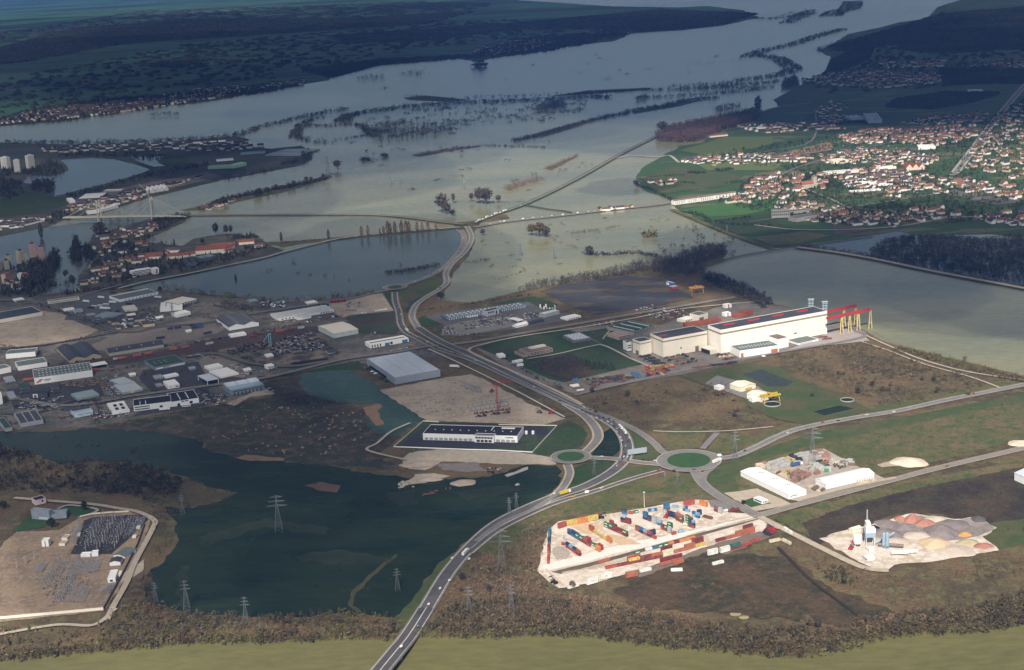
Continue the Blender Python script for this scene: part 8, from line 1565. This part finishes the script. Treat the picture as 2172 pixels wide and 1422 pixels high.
houses([(1000,110),(1060,92),(1130,85),(1180,90),(1130,105),(1040,118)],140,'of the far village beyond the flood',False,.1,mind=32,rcs=('brown','dark'),wcs=('white','cream'),s=1.8);houses([(1230,72),(1330,55),(1420,52),(1330,72)],60,'of the farthest village in the centre',False,.1,mind=45,rcs=('brown','dark'),wcs=('cream',),s=1.4)
houses([(80,318),(150,310),(480,300),(560,312),(500,320),(300,320),(100,325)],60,'along the far side of the left bank',False,.05,mind=30,rcs=('dark',),s=1.3,wcs=('white','cream'));houses([(130,450),(200,425),(330,395),(430,375),(440,372),(360,398),(240,438)],60,'among the quay sheds of the left bank',False,.3,mind=22,rcs=('dark','dark','red'),s=1.1)
houses([(0,470),(60,462),(110,462),(60,480),(0,490)],20,'at the left edge near the bridge',False,.2,mind=22,rcs=('dark',),s=1.1);houses([(430,442),(500,424),(480,434),(440,446)],10,'at the near end of the narrow levee',False,.5,mind=14);houses([(0,600),(60,585),(80,600),(40,618)],12,'at the foot of the islet towers',False,.1,mind=16)
houses([(1380,388),(1440,378),(1460,382),(1400,398)],6,'on the meadow inside the village dike',False,.3,mind=20);houses([(1270,447),(1340,440),(1360,438),(1290,448)],8,'on the causeway to the village',False,.2,mind=12)
houses([Y6(400,640),Y6(900,560),Y6(950,700),Y6(500,740)],9,'among the planted yards of the estate',False,.3,mind=20,rcs=('dark',),wcs=('white','ochre'))
for poly,dn,lb in(([(1520,430),(1600,375),(1760,370),(2172,400),(2250,470),(2050,470),(1900,482),(1700,470)],.004,'garden trees and hedges of the near village'),([(1440,340),(1560,318),(1760,290),(2080,262),(2172,210),(2250,210),(2172,395),(1850,385),(1600,352)],.0018,'garden trees among the lit houses'),([(1700,175),(1850,140),(2172,130),(2172,160),(1960,185),(1760,190)],.0014,'garden trees of the next village')):
 P=area_pts(poly,dn*3.2,.7,clump=.1,cs=30);stuff('garden_trees',lb,mat('garden_evergreen',(.03,.04,.022),var=.4,scale=.1),merge(P,[['bare','conifer','shrub','shrub'][i]for i in rp.randint(0,4,len(P))],rp.uniform(5,10,len(P)),rp.uniform(8,14,len(P))))
for pts,lb,wd in(([(1350,392),(1390,408),(1430,428)],'dark hedge on the village dike',8),([W1(160,810),W1(360,800),W1(590,790)],'upper field hedge inside the dike',8),([W1(220,895),W1(540,870),W1(700,880)],'second field hedge inside the dike',8),([W1(620,760),W1(790,770)],'dark round grove on the meadow',30),([W1(930,740),W1(1100,720)],'grove with a farm on the meadow',30),([W1(1000,880),W1(1290,860)],'hedge below the farm',8),([(1448,450),(1490,458),(1510,470),(1590,462)],'hedge under the bright green field',10),([(1488,470),(1560,478),(1640,480)],'hedge towards the college',10),
([W2(0,540),W2(400,500),W2(500,520)],'dark hedge by the greenhouse',20),([W2(1100,500),W2(1700,450)],'hedge of the upper village',14),([W3(820,280),W3(900,230),W3(1000,180)],'dark trees by the church',25),([W3(1100,330),W3(1250,340)],'dark fir group right of the church',35),([W3(1820,300),W3(1960,320)],'dark fir group right of the school',40)):
 hedge('hedge',lb,pts,wd,4,['shrub','conifer','bare'],4,8,V_dark,z=.7)
 # hedges and further parked cars of the estate
for lb,F,pts in(('along the road to the bus yard',A4,[(230,615),(420,680),(640,760)]),('around the planted plot',A4,[(500,690),(640,740),(860,750),(980,720)]),('at the edge of the sandy lot',A4,[(0,880),(180,900),(450,850),(700,800)]),('along the scrapyard road',A4,[(1300,915),(1480,935),(1680,1000),(1860,1005)]),
('below the green-roofed store',A4,[(900,1065),(1050,1070),(1240,1030)]),('beside the emblem warehouse',A4,[(720,1050),(880,1010),(1000,985)]),('behind the white warehouses',A4,[(0,925),(240,910),(250,1000),(600,980)]),('at the estate shore',A4,[(0,1395),(300,1350),(600,1330),(900,1290),(1250,1240)]),
('beside the scalloped hall',A4,[(1560,800),(1700,810),(1760,770)]),('along the tracks',A4,[(1000,890),(1400,840),(2000,730)]),('between the lots',A4,[(700,660),(900,680),(1300,700),(1350,720)]),('round the cream warehouse',A4,[(2010,840),(2120,920),(2160,960)]),('left of the steel showroom',A4,[(1290,1150),(1330,1190),(1340,1230)]),
('along the lower street',A4,[(20,1260),(400,1290),(640,1250),(1000,1170)]),('by the narrow halls',A4,[(20,1330),(60,1400)]),('beside the steel workshop',A4,[(590,1220),(640,1290),(600,1400)]),('at the long depot',Y1,[(260,560),(700,500),(1100,440),(1500,380)]),('on the factory dike',Y2,[(-150,490),(60,600),(400,790),(740,940)])):
 hedge('hedge','dark hedge and small trees '+lb,pts,7,4,['shrub','bare','shrub'],2.5,6,V_flood,F=F,z=.9,keep=.8)
def more_cars(F,poly,n,label):
 P=area_pts(poly,.03,ZB,F);rp.shuffle(P);P=P[:n];mb=MB();a0=rv.uniform(0,3)
 for x,y,zz in P:
  a=a0+rv.choice((0,0,1.57))+rv.uniform(-.1,.1);c,q=math.cos(a),math.sin(a);k=rv.choice((0,1,2,3,4,0,1));L=rv.choice((2.1,2.1,2.6))
  for x0,x1,w,z0,z1,mi in((-L,L,.88,.3,.95,k),(-L*.5,L*.35,.78,.95,1.45,2)):
   mb.poly([(x+c*i-q*j,y+q*i+c*j,zz+h)for h in(z0,z1)for i,j in((x0,-w),(x1,-w),(x1,w),(x0,w))],[(0,1,5,4),(1,2,6,5),(2,3,7,6),(3,0,4,7),(4,5,6,7)],mi)
 cols=[mat('car_white',(0,0,0)),mat('car_silver',(0,0,0)),mat('car_dark',(0,0,0)),mat('car_red',(0,0,0)),mat('car_blue',(0,0,0))]
 o=obj('parked_cars',mb.mesh('parked_cars'),cols,kind='stuff');o['label']=label
for F,poly,n,lb in((A4,[(660,1090),(760,1060),(770,1190),(670,1200)],45,'dense parked cars left of the pale L-shaped building'),(A4,[(120,1180),(400,1170),(390,1290),(120,1300)],70,'rows of cars round the dark showroom'),(A4,[(620,1290),(860,1310),(700,1345),(600,1350)],40,'cars below the four-skylight hall'),(A4,[(1250,1180),(1440,1200),(1380,1260),(1270,1250)],40,'cars beside the steel showroom'),
(A4,[(1480,1000),(1640,1020),(1600,1080),(1450,1060)],30,'cars near the ribbed-roof store'),(A4,[(1200,930),(1400,950),(1380,965),(1200,950)],18,'vans at the edge of the market yard'),(A4,[(350,630),(700,700),(640,720),(400,670)],30,'vans along the bus yard road'),(A4,[(1600,680),(2170,640),(2170,700),(1700,790)],45,'cars round the long white factory'),(A4,[(900,640),(1020,620),(1050,720),(940,730)],20,'cars beside the cream-roofed hall'),
(Y1,((900,600),(1300,610),(1400,720),(800,790)),70,'further cars in the depot car park'),(Y4,((1120,270),(1350,230),(1300,330),(1080,360)),16,'machines on the sandy lot'),(W2,((100,620),(900,600),(1600,780),(200,900)),60,'scattered cars in the village'),(X8,((1050,480),(1300,440),(1640,520),(1300,600)),50,'further cars on the staff car park'),(X1,((1040,900),(1400,890),(1400,920),(1040,950)),14,'cars beside the green-grey building')):
 more_cars(F,list(poly),n,lb)
 # rubble and scrap
def boxes(name,label,F,poly,n,s0,s1,cols,zc=None):
 P=area_pts(poly,.05,ZB,F);rp.shuffle(P);P=P[:n]
 mb=MB()
 for p in P:
  a=rv.uniform(0,3);x,y,zz=p;sx,sy,sz=rv.uniform(s0,s1),rv.uniform(s0,s1),rv.uniform(.5,s1*.8);c,q=math.cos(a),math.sin(a);V=[(x+c*i*sx-q*j*sy,y+q*i*sx+c*j*sy,zz+k)for k in(0,sz)for i,j in((-1,-1),(1,-1),(1,1),(-1,1))];mb.poly(V,[(0,1,5,4),(1,2,6,5),(2,3,7,6),(3,0,4,7),(4,5,6,7)],rv.randrange(len(cols)))
 o=obj(name,mb.mesh(name),cols,kind='stuff');o['label']=label
scr=[mat('scrap_dark',(.035,.035,.042),var=.3),mat('scrap_grey',(.14,.15,.17),var=.3),mat('scrap_black',(.015,.015,.018)),mat('scrap_dark',(0,0,0)),mat('scrap_pale',(.4,.4,.42))]
boxes('scrap_heap','dark heaps of crushed scrap metal',Y5,[(1330,900),(1500,790),(2000,790),(2150,900),(1900,990),(1650,1000),(1400,1050),(1300,1000)],900,.7,1.8,scr);boxes('scrap_heap','loose dark scrap left of the blue crane',Y5,[(700,980),(900,880),(1280,850),(1300,920),(1000,1020)],250,.7,2,scr[:3]+[mat('scrap_rust',(.14,.07,.05),var=.3)]);boxes('scrap_heap','scrap line along the scrapyard track',Y5,[(1500,770),(1900,720),(1950,740),(1600,800)],120,.6,1.6,scr)
boxes('debris','wreckage and rubble on the gravel bank of the flood',B2,[(760,340),(850,330),(860,360),(800,370)],60,.6,1.6,[M_conc,C_brown,C_dark]);boxes('debris','pale boulders at the end of the gravel spit',B2,[(300,410),(390,410),(390,445),(305,445)],70,.8,1.8,[mat('boulder',(.42,.37,.31),var=.2)]);boxes('debris','rusty wreck line in the dark flood water',B2,[(405,478),(585,445),(590,462),(430,488)],70,.7,1.8,[mat('scrap_rust',(0,0,0))])
for q,pl in enumerate(([(440,1080),(620,780),(900,740),(1060,760),(1000,900),(930,1080),(860,1220),(600,1230)],[(770,660),(900,340),(1560,280),(1530,480),(1290,560),(1180,660)])):boxes('switchgear_clutter',('small transformers and breakers on the sandy ground','small transformers and breakers on the black ballast')[q],X3,pl,480,.25,.8,[scr[0],scr[1],scr[4],scr[1],C_brown])
boxes('debris','heaps of earth and pallets beside the emblem warehouse',X1,[(860,640),(1100,600),(1550,540),(1560,600),(1300,680),(1000,690)],200,.6,1.8,[mat('earth',(.25,.18,.12),var=.3),C_brown]);boxes('debris','planted beds and clutter of the garden centre',Y6,[(380,620),(640,580),(1000,560),(1000,680),(520,730)],220,.6,2,[M_lawn,C_brown,C_lroof,C_dgreen]);boxes('debris','pale crates and cars in the yard by the shore',Y5,[(1150,270),(1500,260),(1560,300),(1500,360),(1200,340)],120,.8,2,[C_white,C_bsteel,C_dark,C_brown])
